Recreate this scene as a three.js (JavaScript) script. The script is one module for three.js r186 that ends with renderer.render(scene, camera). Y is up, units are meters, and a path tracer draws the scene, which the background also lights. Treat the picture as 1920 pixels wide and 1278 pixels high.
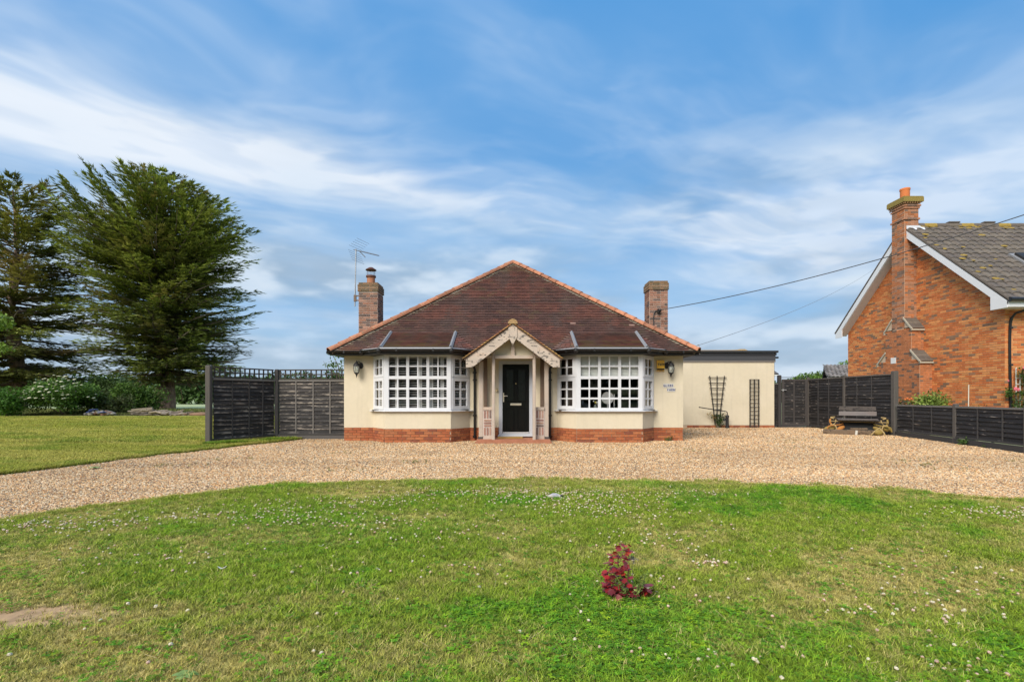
import * as THREE from 'three';
import { mergeGeometries, mergeVertices } from 'three/addons/utils/BufferGeometryUtils.js';
import { FontLoader } from 'three/addons/loaders/FontLoader.js';
import { TextGeometry } from 'three/addons/geometries/TextGeometry.js';

// ------------------------------------------------------------------ camera, sky, sun, exposure
const scene = new THREE.Scene();
const EYE = 1.225;
const camera = new THREE.PerspectiveCamera(69.27, 1920 / 1278, 0.1, 4000);
camera.position.set(0, EYE, 0);
camera.lookAt(0, EYE, -10);
camera.setViewOffset(1920, 1278, 0, -106, 1920, 1278);   // a shifted lens keeps the walls upright
const SUN = new THREE.Vector3(-0.52, 0.80, 0.66).normalize();
scene.background = skyTexture();
scene.environment = scene.background;
const sun = new THREE.DirectionalLight(new THREE.Color(1.0, 0.93, 0.83), 2.45);
sun.position.copy(SUN).multiplyScalar(80);
sun.target.position.set(0, 0, -14);
sun.castShadow = true;
sun.shadow.radius = 62;
sun.shadow.mapSize.set(4096, 4096);
Object.assign(sun.shadow.camera, { left: -60, right: 60, top: 60, bottom: -60, near: 1, far: 220 });
scene.add(sun, sun.target);
const renderer = new THREE.WebGLRenderer({ antialias: true });
renderer.setSize(1024, 681);
renderer.toneMapping = THREE.LinearToneMapping;
renderer.toneMappingExposure = 1.6;
renderer.shadowMap.enabled = true;

// ------------------------------------------------------------------ noise
function rng(seed) { let a = seed >>> 0; return () => { a = (a + 0x6d2b79f5) | 0; let t = Math.imul(a ^ (a >>> 15), 1 | a); t = (t + Math.imul(t ^ (t >>> 7), 61 | t)) ^ t; return ((t ^ (t >>> 14)) >>> 0) / 4294967296; }; }
function hash(x, y, s) { let h = Math.imul(x, 374761393) ^ Math.imul(y, 668265263) ^ Math.imul(s, 1442695041); h = Math.imul(h ^ (h >>> 13), 1274126177); h ^= h >>> 16; return (h >>> 0) / 4294967296; }
function vn(x, y, s, per) {                     // value noise 0..1, periodic when per is given
  let ix = Math.floor(x), iy = Math.floor(y); const fx = x - ix, fy = y - iy;
  const u = fx * fx * (3 - 2 * fx), v = fy * fy * (3 - 2 * fy);
  let jx = ix + 1, jy = iy + 1;
  if (per) { ix = ((ix % per) + per) % per; iy = ((iy % per) + per) % per; jx = ((jx % per) + per) % per; jy = ((jy % per) + per) % per; }
  const a = hash(ix, iy, s), b = hash(jx, iy, s), c = hash(ix, jy, s), d = hash(jx, jy, s);
  return a + (b - a) * u + (c - a) * v + (a - b - c + d) * u * v;
}
function fbm(x, y, o, s, per) { let t = 0, a = 0.5, n = 0; for (let i = 0; i < o; i++) { t += a * vn(x, y, s + i * 17, per); n += a; a *= 0.5; x *= 2; y *= 2; if (per) per *= 2; } return t / n; }
function vn3(x, y, z, s) { const iz = Math.floor(z), f = z - iz, w = f * f * (3 - 2 * f); const a = vn(x, y, s + iz * 131); return a + (vn(x, y, s + (iz + 1) * 131) - a) * w; }
function fbm3(x, y, z, o, s) { let t = 0, a = 0.5, n = 0; for (let i = 0; i < o; i++) { t += a * vn3(x, y, z, s + i * 29); n += a; a *= 0.5; x *= 2; y *= 2; z *= 2; } return t / n; }
function sst(a, b, x) { const t = Math.min(1, Math.max(0, (x - a) / (b - a))); return t * t * (3 - 2 * t); }
function mix(a, b, t) { return a + (b - a) * t; }
function mix3(a, b, t) { return [mix(a[0], b[0], t), mix(a[1], b[1], t), mix(a[2], b[2], t)]; }

// The sky: blue with streaked high cloud on a flat layer, thin stratus towards the horizon and bright thin cloud round the sun.
function skyTexture() {
  const W = 4096, H = 2048, data = new Float32Array(W * H * 4);
  for (let row = 0; row < H; row++) {
    const up = ((row + 0.5) / H - 0.5) * Math.PI, y = Math.sin(up), ch = Math.cos(up);
    for (let col = 0; col < W; col++) {
      const i = (row * W + col) * 4;
      data[i + 3] = 1;
      if (y <= 0) { data[i] = 0.2; data[i + 1] = 0.21; data[i + 2] = 0.15; continue; }
      const round = ((col + 0.5) / W - 0.5) * 2 * Math.PI, x = Math.cos(round) * ch, z = Math.sin(round) * ch;
      const yy = y + 0.03, u = x / yy, w = -z / yy;
      const s = 0.92 * u + 0.39 * w, v = -0.39 * u + 0.92 * w;
      // clear air
      const t = Math.exp(-up / 0.20);
      let c = mix3([0.044, 0.195, 0.445], [0.250, 0.405, 0.555], Math.min(1, t * 1.35));
      // cirrus: streaks along one wind direction, with a bent grain
      const bend = fbm(s * 0.55 + 3, v * 0.8, 3, 11) - 0.5, bend2 = fbm(s * 2.1, v * 2.1 + 7, 3, 12) - 0.5;
      const vv = v + bend * 0.9 + bend2 * 0.22, ss = s + bend2 * 0.5;
      const n1 = fbm(ss * 0.75, vv * 1.7, 4, 21), n2 = fbm(ss * 1.8, vv * 6.5, 5, 22), n3 = fbm(ss * 5.5, vv * 13, 3, 23), puff = fbm(ss * 3.2 + 20, vv * 4.6, 5, 24);
      const width = 0.26 + 0.10 * Math.sin(s * 1.3), bandAt = 2.15 + 0.05 * Math.sin(s * 2.0);
      const vb = v + bend2 * 0.30 + bend * 0.12;
      const band = Math.exp(-(((vb - bandAt) / width) ** 2)) * (0.50 - 0.24 * sst(-0.6, 0.6, s) - 0.10 * sst(1.2, 2.4, s));
      const band2 = Math.exp(-(((vb - 1.66) / 0.16) ** 2)) * 0.20 * sst(-0.2, -1.4, s);
      const far = sst(6.5, 2.6, Math.hypot(u, w));
      const veil = 0.30 * sst(0.55, 1.7, u) + 0.14 * sst(-0.6, -1.3, u);
      let d = sst(0.36, 1.02, n1 * 0.46 + n2 * 0.20 + n3 * 0.10 + puff * 0.24 + band * 1.12 + band2 + veil * 0.7 - 0.02);
      d = Math.min(1, d * mix(0.74, 1.14, sst(0.3, 0.7, 0.6 * puff + 0.4 * n3)) * far + (1 - far) * 0.3 * sst(0.35, 0.75, n1) + veil * 0.8 * sst(0.3, 0.62, n1));
      c = mix3(c, mix3([0.34, 0.44, 0.575], [0.545, 0.58, 0.63], Math.min(1, band * 2.2 + 0.35 * d)), d);
      // a soft wide veil
      const wide = fbm3(x * 1.6, y * 3.2, z * 1.6, 3, 51);
      c = mix3(c, [0.28, 0.41, 0.56], 0.62 * sst(0.36, 0.66, wide) * sst(0.75, 0.15, y));
      // stratus in layers near the horizon
      const low = sst(0.56, 0.16, up);
      const l1 = fbm3(x * 3.0 + 5, up * 13, z * 3.0, 5, 71), l2 = fbm3(x * 8 + 2, up * 26, z * 8, 5, 91);
      const lay = sst(0.34, 0.66, l1 * 0.65 + l2 * 0.35 + 0.10 * sst(0.30, 0.02, up)) * low;
      c = mix3(c, mix3([0.215, 0.295, 0.385], [0.375, 0.46, 0.555], sst(0.36, 0.68, l2)), lay * 0.88);
      const lit = sst(0.52, 0.72, l2 * 0.55 + l1 * 0.45) * low;
      c = mix3(c, [0.46, 0.52, 0.58], lit * 0.75);
      c = mix3(c, [0.36, 0.425, 0.50], 0.75 * Math.exp(-up / 0.055));
      // bright thin cloud round the sun
      const cs = Math.max(0, x * SUN.x + y * SUN.y + z * SUN.z), g = Math.pow(cs, 5);
      c = mix3(c, [1.3, 1.27, 1.22], g * 0.85);
      data[i] = c[0]; data[i + 1] = c[1]; data[i + 2] = c[2];
    }
  }
  const tx = new THREE.DataTexture(data, W, H, THREE.RGBAFormat, THREE.FloatType);
  tx.mapping = THREE.EquirectangularReflectionMapping;
  tx.magFilter = THREE.LinearFilter; tx.minFilter = THREE.LinearFilter;
  tx.needsUpdate = true;
  return tx;
}

// ------------------------------------------------------------------ geometry helpers (D is the distance in front of the camera: z = -D)
const V = (x, y, d) => new THREE.Vector3(x, y, -d);
const R = rng(20240611);
const rr = (a, b) => a + (b - a) * R();
function clean(g) {
  if (g.index) g = g.toNonIndexed();
  for (const n of Object.keys(g.attributes)) if (!['position', 'normal', 'uv', 'color'].includes(n)) g.deleteAttribute(n);
  if (!g.attributes.normal) g.computeVertexNormals();
  if (!g.attributes.uv) g.setAttribute('uv', new THREE.BufferAttribute(new Float32Array(g.attributes.position.count * 2), 2));
  g.morphAttributes = {};
  return g;
}
function merge(list) {
  const gs = list.flat(9).map(clean), anyColor = gs.some((g) => g.attributes.color);
  if (anyColor) for (const g of gs) if (!g.attributes.color) tint(g, [1, 1, 1]);
  return gs.length === 1 ? gs[0] : mergeGeometries(gs);
}
function tint(g, c) { const n = g.attributes.position.count, a = new Float32Array(n * 3); for (let i = 0; i < n; i++) a.set(c, i * 3); g.setAttribute('color', new THREE.BufferAttribute(a, 3)); return g; }
class Tri {                                     // triangle soup
  constructor() { this.p = []; this.u = []; this.c = []; }
  tri(a, b, c, col, uv) {
    this.p.push(a.x, a.y, a.z, b.x, b.y, b.z, c.x, c.y, c.z);
    if (uv) this.u.push(...uv); else this.u.push(0, 0, 1, 0, 0.5, 1);
    if (col) this.c.push(...col, ...col, ...col);
    return this;
  }
  quad(a, b, c, d, col, uv) { uv ||= [0, 0, 1, 0, 1, 1, 0, 1]; this.tri(a, b, c, col, [...uv.slice(0, 2), ...uv.slice(2, 4), ...uv.slice(4, 6)]); return this.tri(a, c, d, col, [...uv.slice(0, 2), ...uv.slice(4, 6), ...uv.slice(6, 8)]); }
  build() {
    const g = new THREE.BufferGeometry();
    g.setAttribute('position', new THREE.Float32BufferAttribute(this.p, 3));
    g.setAttribute('uv', new THREE.Float32BufferAttribute(this.u, 2));
    if (this.c.length) g.setAttribute('color', new THREE.Float32BufferAttribute(this.c, 3));
    g.computeVertexNormals();
    return g;
  }
}
// uv in metres along the two axes across each face
function metric(g, k = 1) {
  g = g.index ? g.toNonIndexed() : g;
  if (!g.attributes.normal) g.computeVertexNormals();
  const p = g.attributes.position, n = g.attributes.normal, uv = new Float32Array(p.count * 2);
  for (let i = 0; i < p.count; i++) {
    const ax = Math.abs(n.getX(i)), ay = Math.abs(n.getY(i)), az = Math.abs(n.getZ(i));
    const [a, b] = ay > ax && ay > az ? [p.getX(i), p.getZ(i)] : ax > az ? [p.getZ(i), p.getY(i)] : [p.getX(i), p.getY(i)];
    uv[i * 2] = a * k; uv[i * 2 + 1] = b * k;
  }
  g.setAttribute('uv', new THREE.BufferAttribute(uv, 2));
  return g;
}
function box(x0, x1, y0, y1, d0, d1) { const g = new THREE.BoxGeometry(x1 - x0, y1 - y0, d1 - d0); g.translate((x0 + x1) / 2, (y0 + y1) / 2, -(d0 + d1) / 2); return metric(g); }
// box with its long edges chamfered, along the local x axis or any a-b line
function bar(a, b, w, h, roll = 0, ch = 0) {
  const L = a.distanceTo(b), s = new THREE.Shape(), c = ch || Math.min(w, h) * 0.08, x = w / 2, y = h / 2;
  s.moveTo(-x + c, -y); s.lineTo(x - c, -y); s.lineTo(x, -y + c); s.lineTo(x, y - c); s.lineTo(x - c, y); s.lineTo(-x + c, y); s.lineTo(-x, y - c); s.lineTo(-x, -y + c); s.closePath();
  let g = metric(clean(new THREE.ExtrudeGeometry(s, { depth: L, bevelEnabled: false })));
  const dir = b.clone().sub(a).normalize(), up = Math.abs(dir.y) > 0.98 ? new THREE.Vector3(0, 0, 1) : new THREE.Vector3(0, 1, 0);
  const X = up.clone().cross(dir).normalize(), Y = dir.clone().cross(X);
  const m = new THREE.Matrix4().makeBasis(X, Y, dir).setPosition(a);
  if (roll) m.multiply(new THREE.Matrix4().makeRotationZ(roll));
  return g.applyMatrix4(m);
}
function tube(pts, r, seg = 8, steps) { const c = pts.length === 2 ? new THREE.LineCurve3(pts[0], pts[1]) : new THREE.CatmullRomCurve3(pts, false, 'centripetal'); return clean(new THREE.TubeGeometry(c, steps || Math.max(1, (pts.length - 1) * 5), r, seg, false)); }
function taper(pts, radii, seg = 7) {           // tapering tube along points
  const T = new Tri(), rings = [];
  for (let i = 0; i < pts.length; i++) {
    const d = (pts[Math.min(i + 1, pts.length - 1)]).clone().sub(pts[Math.max(i - 1, 0)]).normalize(), x = new THREE.Vector3(d.z, 0.01, -d.x + 0.02).cross(d).normalize(), y = d.clone().cross(x), ring = [];
    for (let k = 0; k < seg; k++) { const a = k / seg * 2 * Math.PI; ring.push(pts[i].clone().addScaledVector(x, Math.cos(a) * radii[i]).addScaledVector(y, Math.sin(a) * radii[i])); }
    rings.push(ring);
  }
  for (let i = 0; i + 1 < rings.length; i++) for (let k = 0; k < seg; k++) { const n = (k + 1) % seg, u0 = k / seg, u1 = (k + 1) / seg; T.quad(rings[i][k], rings[i][n], rings[i + 1][n], rings[i + 1][k], null, [u0, i, u1, i, u1, i + 1, u0, i + 1]); }
  const last = rings[rings.length - 1]; for (let k = 1; k + 1 < seg; k++) T.tri(last[0], last[k], last[k + 1]);
  return T.build();
}
function slab(pts, vec) {                       // convex polygon extruded by a vector
  const q = pts.map((p) => p.clone().add(vec)), T = new Tri(), n = pts.length;
  const nor = pts[1].clone().sub(pts[0]).cross(pts[2].clone().sub(pts[0]));
  const flip = nor.dot(vec) > 0;
  const a = flip ? q : pts, b = flip ? pts : q;  // a faces along nor
  for (let i = 1; i + 1 < n; i++) { T.tri(a[0], a[i], a[i + 1]); T.tri(b[0], b[i + 1], b[i]); }
  for (let i = 0; i < n; i++) { const j = (i + 1) % n; T.quad(a[j], a[i], b[i], b[j]); }
  return metric(T.build());
}
function sweep(path, prof) {                    // closed profile (out, up) swept along a level path with mitred corners; out is to the right of travel
  const T = new Tri(), rings = [];
  for (let i = 0; i < path.length; i++) {
    const d0 = i ? path[i].clone().sub(path[i - 1]).setY(0).normalize() : null, d1 = i + 1 < path.length ? path[i + 1].clone().sub(path[i]).setY(0).normalize() : null;
    const d = (d0 && d1 ? d0.clone().add(d1) : d0 || d1).normalize(), out = new THREE.Vector3(-d.z, 0, d.x), k = d0 && d1 ? 1 / Math.max(0.4, d.dot(d1)) : 1;
    rings.push(prof.map(([o, u]) => path[i].clone().addScaledVector(out, o * k).add(new THREE.Vector3(0, u, 0))));
  }
  const m = prof.length;
  for (let i = 0; i + 1 < rings.length; i++) for (let k = 0; k < m; k++) { const n = (k + 1) % m; T.quad(rings[i][k], rings[i + 1][k], rings[i + 1][n], rings[i][n]); }
  for (let k = 1; k + 1 < m; k++) { T.tri(rings[0][0], rings[0][k], rings[0][k + 1]); const e = rings[rings.length - 1]; T.tri(e[0], e[k + 1], e[k]); }
  return metric(T.build());
}

// ------------------------------------------------------------------ scene helpers
const taken = new Map();
function numbered(n) { const k = taken.get(n) || 0; taken.set(n, k + 1); return k ? n + '_' + String(k).padStart(3, '0') : n; }
function shade(o) { o.castShadow = true; o.receiveShadow = true; return o; }
function thing(name, label, category, [x, y, d] = [0, 0, 0], group) {
  const g = new THREE.Group(); g.name = numbered(name); g.position.set(x, y, -d);
  Object.assign(g.userData, { label, category }); if (group) g.userData.group = group;
  scene.add(g); return g;
}
function offsetOf(o) { const v = new THREE.Vector3(); for (; o && o !== scene; o = o.parent) v.add(o.position); return v; }
// a part given in world coordinates under an unturned parent
function part(parent, name, geo, mat, at) {
  const m = shade(new THREE.Mesh(Array.isArray(geo) ? merge(geo) : geo, mat)); m.name = name;
  m.position.copy(at || new THREE.Vector3()).sub(offsetOf(parent)); parent.add(m); return m;
}
// a part given in its parent's own coordinates
function sub(parent, name, geo, mat, x = 0, y = 0, z = 0) { const m = shade(new THREE.Mesh(Array.isArray(geo) ? merge(geo) : geo, mat)); m.name = name; m.position.set(x, y, z); parent.add(m); return m; }
function pgroup(parent, name, x = 0, y = 0, z = 0, turn = 0) { const g = new THREE.Group(); g.name = name; g.position.set(x, y, z); g.rotation.y = turn; parent.add(g); return g; }
function single(name, geo, mat, label, category, group) {
  const m = shade(new THREE.Mesh(Array.isArray(geo) ? merge(geo) : geo, mat)); m.name = numbered(name);
  Object.assign(m.userData, { label, category }); if (group) m.userData.group = group;
  scene.add(m); return m;
}
function structure(name, geo, mat, label) { const m = shade(new THREE.Mesh(geo, mat)); m.name = name; Object.assign(m.userData, { kind: 'structure' }); if (label) m.userData.label = label; scene.add(m); return m; }
function copies(parent, name, geo, mat, items, stuff = true) {   // items: [matrix, [r,g,b]]
  const im = new THREE.InstancedMesh(geo, mat, items.length); im.name = parent === scene ? numbered(name) : name;
  const col = new THREE.Color();
  items.forEach(([m, c], i) => { im.setMatrixAt(i, m); if (c) im.setColorAt(i, col.setRGB(c[0], c[1], c[2])); });
  if (stuff) im.userData.kind = 'stuff';
  shade(im); parent.add(im); return im;
}
const DUM = new THREE.Object3D();
function mat4(x, y, z, ry = 0, rx = 0, rz = 0, sx = 1, sy = sx, sz = sx) { DUM.position.set(x, y, z); DUM.rotation.set(rx, ry, rz, 'YXZ'); DUM.scale.set(sx, sy, sz); DUM.updateMatrix(); return DUM.matrix.clone(); }

// ------------------------------------------------------------------ materials
function texture(w, h, f, { srgb = true, repeat, wrap = true } = {}) {   // f(x, y) -> linear [r,g,b] (colour) or number (data)
  const data = new Uint8Array(w * h * 4), enc = (v) => { v = Math.min(1, Math.max(0, v)); return 255 * (v <= 0.0031308 ? v * 12.92 : 1.055 * Math.pow(v, 1 / 2.4) - 0.055); };
  for (let y = 0; y < h; y++) for (let x = 0; x < w; x++) {
    const c = f(x / w, y / h, x, y), i = (y * w + x) * 4;
    if (typeof c === 'number') data[i] = data[i + 1] = data[i + 2] = Math.min(255, Math.max(0, c * 255));
    else if (srgb) { data[i] = enc(c[0]); data[i + 1] = enc(c[1]); data[i + 2] = enc(c[2]); } else { data[i] = c[0] * 255; data[i + 1] = c[1] * 255; data[i + 2] = c[2] * 255; }
    data[i + 3] = 255;
  }
  const t = new THREE.DataTexture(data, w, h, THREE.RGBAFormat);
  if (srgb) t.colorSpace = THREE.SRGBColorSpace;
  t.wrapS = t.wrapT = wrap ? THREE.RepeatWrapping : THREE.ClampToEdgeWrapping;
  t.magFilter = THREE.LinearFilter; t.minFilter = THREE.LinearMipmapLinearFilter; t.generateMipmaps = true;
  if (repeat) t.repeat.set(repeat[0], repeat[1]);
  t.needsUpdate = true;
  return t;
}
function mat(c, rough = 0.8, o = {}) { const m = new THREE.MeshStandardMaterial({ roughness: rough, ...o }); m.color.setRGB(c[0], c[1], c[2]); return m; }
function phys(c, rough = 0.8, o = {}) { const m = new THREE.MeshPhysicalMaterial({ roughness: rough, ...o }); m.color.setRGB(c[0], c[1], c[2]); return m; }

const grainBump = texture(256, 256, (u, v) => 0.6 * fbm(u * 24, v * 24, 3, 5, 24) + 0.4 * fbm(u * 96, v * 96, 2, 6, 96), { srgb: false, repeat: [3, 3] });
// painted render: faint mottling, faint stains that run down
const renderMap = texture(1024, 1024, (u, v) => {
  const a = fbm(u * 6, v * 6, 4, 31, 6), b = fbm(u * 40, v * 40, 3, 32, 40), run = fbm(u * 34, v * 3, 3, 33, 34);
  const k = 0.93 + 0.10 * (a - 0.5) + 0.05 * (b - 0.5) - 0.04 * sst(0.52, 0.8, run);
  return [0.70 * k, 0.612 * k, 0.445 * k * (0.98 + 0.05 * a)];
}, { repeat: [0.33, 0.33] });
const renderBump = texture(512, 512, (u, v) => 0.5 * fbm(u * 60, v * 60, 3, 35, 60) + 0.5 * fbm(u * 12, v * 12, 2, 36, 12), { srgb: false, repeat: [1, 1] });
const M = {};
M.render = new THREE.MeshStandardMaterial({ map: renderMap, bumpMap: renderBump, bumpScale: 0.004, roughness: 0.85 });
M.upvc = mat([0.66, 0.665, 0.68], 0.35);
M.upvcGrey = mat([0.50, 0.52, 0.56], 0.35);
M.black = mat([0.012, 0.012, 0.013], 0.28);
M.blackMatt = mat([0.016, 0.015, 0.015], 0.6);
M.darkVoid = mat([0.03, 0.027, 0.025], 0.9);
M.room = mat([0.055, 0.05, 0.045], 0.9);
M.glass = phys([1, 1, 1], 0.02, { transmission: 1, thickness: 0, ior: 1.5 });
M.lead = mat([0.27, 0.27, 0.275], 0.55, { metalness: 0.25, bumpMap: grainBump, bumpScale: 0.004 });
M.mortar = mat([0.50, 0.38, 0.27], 0.95, { bumpMap: grainBump, bumpScale: 0.003 });
M.mortarPale = mat([0.58, 0.50, 0.43], 0.95, { bumpMap: grainBump, bumpScale: 0.003 });
const brickMap = texture(256, 256, (u, v) => { const a = fbm(u * 5, v * 5, 4, 41, 5), b = fbm(u * 50, v * 50, 2, 42, 50); const k = 0.72 + 0.42 * a + 0.22 * (b - 0.5); return [k, k * (0.94 + 0.1 * b), k * (0.92 + 0.12 * a)]; }, { repeat: [2.3, 2.3] });
const brickMat = (c) => mat(c, 0.9, { map: brickMap, bumpMap: grainBump, bumpScale: 0.003 });
M.plinth = [[0.42, 0.130, 0.048], [0.36, 0.105, 0.040], [0.46, 0.160, 0.062], [0.30, 0.088, 0.038], [0.40, 0.145, 0.060], [0.25, 0.080, 0.042]].map(brickMat);
M.house = [[0.62, 0.205, 0.055], [0.58, 0.165, 0.040], [0.66, 0.27, 0.085], [0.52, 0.140, 0.036], [0.64, 0.26, 0.090], [0.27, 0.150, 0.080], [0.20, 0.120, 0.075]].map(brickMat);
M.brickTint = new THREE.MeshStandardMaterial({ vertexColors: true, map: brickMap, roughness: 0.9, bumpMap: grainBump, bumpScale: 0.003 });
M.porchBrick = [[0.37, 0.205, 0.155], [0.31, 0.175, 0.14], [0.20, 0.14, 0.12], [0.42, 0.265, 0.20]].map(brickMat);
M.tile = new THREE.MeshStandardMaterial({ vertexColors: true, map: brickMap, roughness: 0.78, bumpMap: grainBump, bumpScale: 0.003 });
const hipMap = texture(256, 256, (u, v) => { const a = fbm(u * 6, v * 6, 4, 45, 6), l = sst(0.62, 0.76, fbm(u * 9, v * 9, 4, 46, 9)); return mix3([0.41 * (0.7 + 0.6 * a), 0.168 * (0.65 + 0.7 * a), 0.092 * (0.65 + 0.7 * a)], [0.30, 0.26, 0.16], l * 0.75); }, { repeat: [2, 2] });
M.hip = [1, 0.84, 0.70, 1.1].map((k) => mat([k, k, k * 0.96], 0.85, { map: hipMap, bumpMap: grainBump, bumpScale: 0.004 }));
M.mortarGrey = mat([0.24, 0.205, 0.15], 0.95, { bumpMap: grainBump, bumpScale: 0.02 });
// weathered oak: grain along u, dark flecks
const oak = (fleck, seed) => texture(512, 512, (u, v) => {
  const g = fbm(u * 5, v * 70, 4, seed, 5), b = fbm(u * 4, v * 4, 3, seed + 1, 4), k = 0.80 + 0.34 * (g - 0.5) + 0.30 * (b - 0.5);
  let c = [0.52 * k, 0.435 * k, 0.365 * k];
  c = mix3(c, [0.46 * k, 0.34 * k, 0.26 * k], sst(0.5, 0.8, b) * 0.6);
  const f = sst(fleck, fleck + 0.08, 0.65 * fbm(u * 16, v * 16, 4, seed + 2, 16) + 0.35 * fbm(u * 3, v * 3, 2, seed + 6, 3));
  return mix3(c, [0.07, 0.065, 0.06], f * 0.85);
}, { repeat: [0.9, 1.6] });
const oakA = oak(0.80, 61), oakB = oak(0.60, 67);
M.oak = mat([1.16, 1.15, 1.13], 0.85, { map: oakA, bumpMap: grainBump, bumpScale: 0.004 });
M.barge = mat([1.25, 1.24, 1.2], 0.85, { map: oakB, bumpMap: grainBump, bumpScale: 0.004 });
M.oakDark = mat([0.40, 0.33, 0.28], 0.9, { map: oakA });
// black stained boards: u along the board in metres, v across; pale wear on the lower lip
const stain = (wear, seed) => texture(1024, 256, (u, v) => {
  const g = fbm(u * 6, v * 26, 4, seed, 6), k = 0.55 + 0.9 * g;
  let c = [0.021 * k, 0.0185 * k, 0.018 * k];
  const patch = fbm(u * 14, v * 3, 4, seed + 3, 14), fine = fbm(u * 60, v * 30, 2, seed + 4, 60);
  const lip = sst(0.55, 0.05, v);
  const w = sst(wear, wear + 0.16, patch * 0.62 + fine * 0.38 + lip * 0.20 - 0.10);
  c = mix3(c, [0.20 + 0.16 * fine, 0.175 + 0.14 * fine, 0.145 + 0.12 * fine], w * 0.9);
  return mix3(c, [0.055, 0.05, 0.046], 0.4 * sst(0.5, 0.8, fbm(u * 5, v * 2, 3, seed + 5, 5)));
}, { repeat: [0.25, 1] });
M.slatWorn = mat([1, 1, 1], 0.75, { map: stain(0.55, 81), bumpMap: grainBump, bumpScale: 0.004 });
M.slat = mat([0.8, 0.78, 0.8], 0.7, { map: stain(0.66, 91), bumpMap: grainBump, bumpScale: 0.004 });
M.slatTones = [[0.8, 0.78, 0.8], [0.58, 0.56, 0.57], [1.05, 1.0, 0.98], [0.75, 0.68, 0.62]].map((c) => { const m = M.slat.clone(); m.color.setRGB(...c); return m; });
M.slatWornTones = [[1, 1, 1], [0.7, 0.69, 0.7], [1.2, 1.15, 1.1], [0.9, 0.82, 0.76]].map((c) => { const m = M.slatWorn.clone(); m.color.setRGB(...c); return m; });
M.post = mat([1, 1, 1], 0.85, { map: texture(256, 512, (u, v) => { const g = fbm(u * 30, v * 4, 4, 101, 4), k = 0.6 + 0.8 * g; return [0.085 * k, 0.074 * k, 0.064 * k]; }, { repeat: [4, 0.6] }), bumpMap: grainBump, bumpScale: 0.004 });
M.postDark = mat([0.045, 0.041, 0.039], 0.85, { bumpMap: grainBump, bumpScale: 0.004 });
M.trellis = mat([0.042, 0.036, 0.030], 0.85, { bumpMap: grainBump, bumpScale: 0.003 });
M.batten = mat([0.16, 0.145, 0.13], 0.85, { bumpMap: grainBump, bumpScale: 0.003 });
M.gravelBoard = mat([0.32, 0.25, 0.17], 0.95, { bumpMap: grainBump, bumpScale: 0.006 });
M.bark = mat([1, 1, 1], 0.95, { map: texture(256, 256, (u, v) => { const g = fbm(u * 22, v * 3, 4, 111, 2); const k = 0.35 + 1.2 * g; return [0.34 * k, 0.225 * k, 0.155 * k]; }) , bumpMap: grainBump, bumpScale: 0.03 });
M.twig = mat([0.16, 0.125, 0.09], 0.95);
M.leaf = phys([1, 1, 1], 0.75, { vertexColors: true, specularIntensity: 0.35, transmission: 0.35, thickness: 0, side: THREE.DoubleSide });
M.needle = phys([1, 1, 1], 0.85, { vertexColors: true, specularIntensity: 0.3, transmission: 0.30, thickness: 0, side: THREE.DoubleSide });
M.fascia = mat([0.030, 0.031, 0.034], 0.5);
M.steel = mat([0.42, 0.43, 0.44], 0.4, { metalness: 0.8 });
M.brass = mat([0.62, 0.47, 0.24], 0.35, { metalness: 0.8 });
M.letterplate = mat([0.80, 0.72, 0.58], 0.3, { metalness: 0.6 });

// ------------------------------------------------------------------ ground
function curve2(pts, closed, n) { const c = new THREE.CatmullRomCurve3(pts.map(([x, d]) => new THREE.Vector3(x, d, 0)), closed, 'centripetal'); return c.getPoints(n).map((p) => [p.x, p.y]); }
const wob = (pts, a, s) => pts.map(([x, d]) => [x + a * (fbm(x * 3, d * 3, 3, s) - 0.5), d + a * (fbm(x * 3 + 40, d * 3, 3, s) - 0.5)]);
const lawnEdge = wob(curve2([[-5.8, -6], [-5.6, 0], [-5.35, 3.1], [-4.95, 4.72], [-4.35, 5.66], [-3.31, 6.66], [-2.0, 7.08], [-0.85, 7.17], [0.4, 7.17], [2.57, 6.99], [4.53, 6.55], [5.97, 5.75], [7.4, 4.7], [8.5, 3.2], [9.0, 0], [9.2, -6]], false, 260), 0.22, 201);
const frontLawn = lawnEdge;
const sideEdge = wob(curve2([[-6.2, 14.45], [-6.45, 13.2], [-6.75, 12.6], [-7.0, 11.6], [-7.45, 10.5], [-7.8, 8.95], [-8.1, 7.7], [-8.8, 6.3], [-10.5, 4.6], [-14, 2.8], [-24, 1.5], [-60, 0]], false, 200), 0.25, 202);
const sideLawn = [[-6.2, 14.45], ...sideEdge.slice(1), [-60, 33], [-13, 33], [-8.6, 24], [-7.2, 14.7]];
function inside(poly, x, d) { let c = false; for (let i = 0, j = poly.length - 1; i < poly.length; j = i++) { const [xi, yi] = poly[i], [xj, yj] = poly[j]; if ((yi > d) !== (yj > d) && x < (xj - xi) * (d - yi) / (yj - yi) + xi) c = !c; } return c; }
const fenceX = (d) => d > 15.9 ? 12.3 : 11.3 + (d - 10.9) * 0.216;   // the boundary on the right

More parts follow.
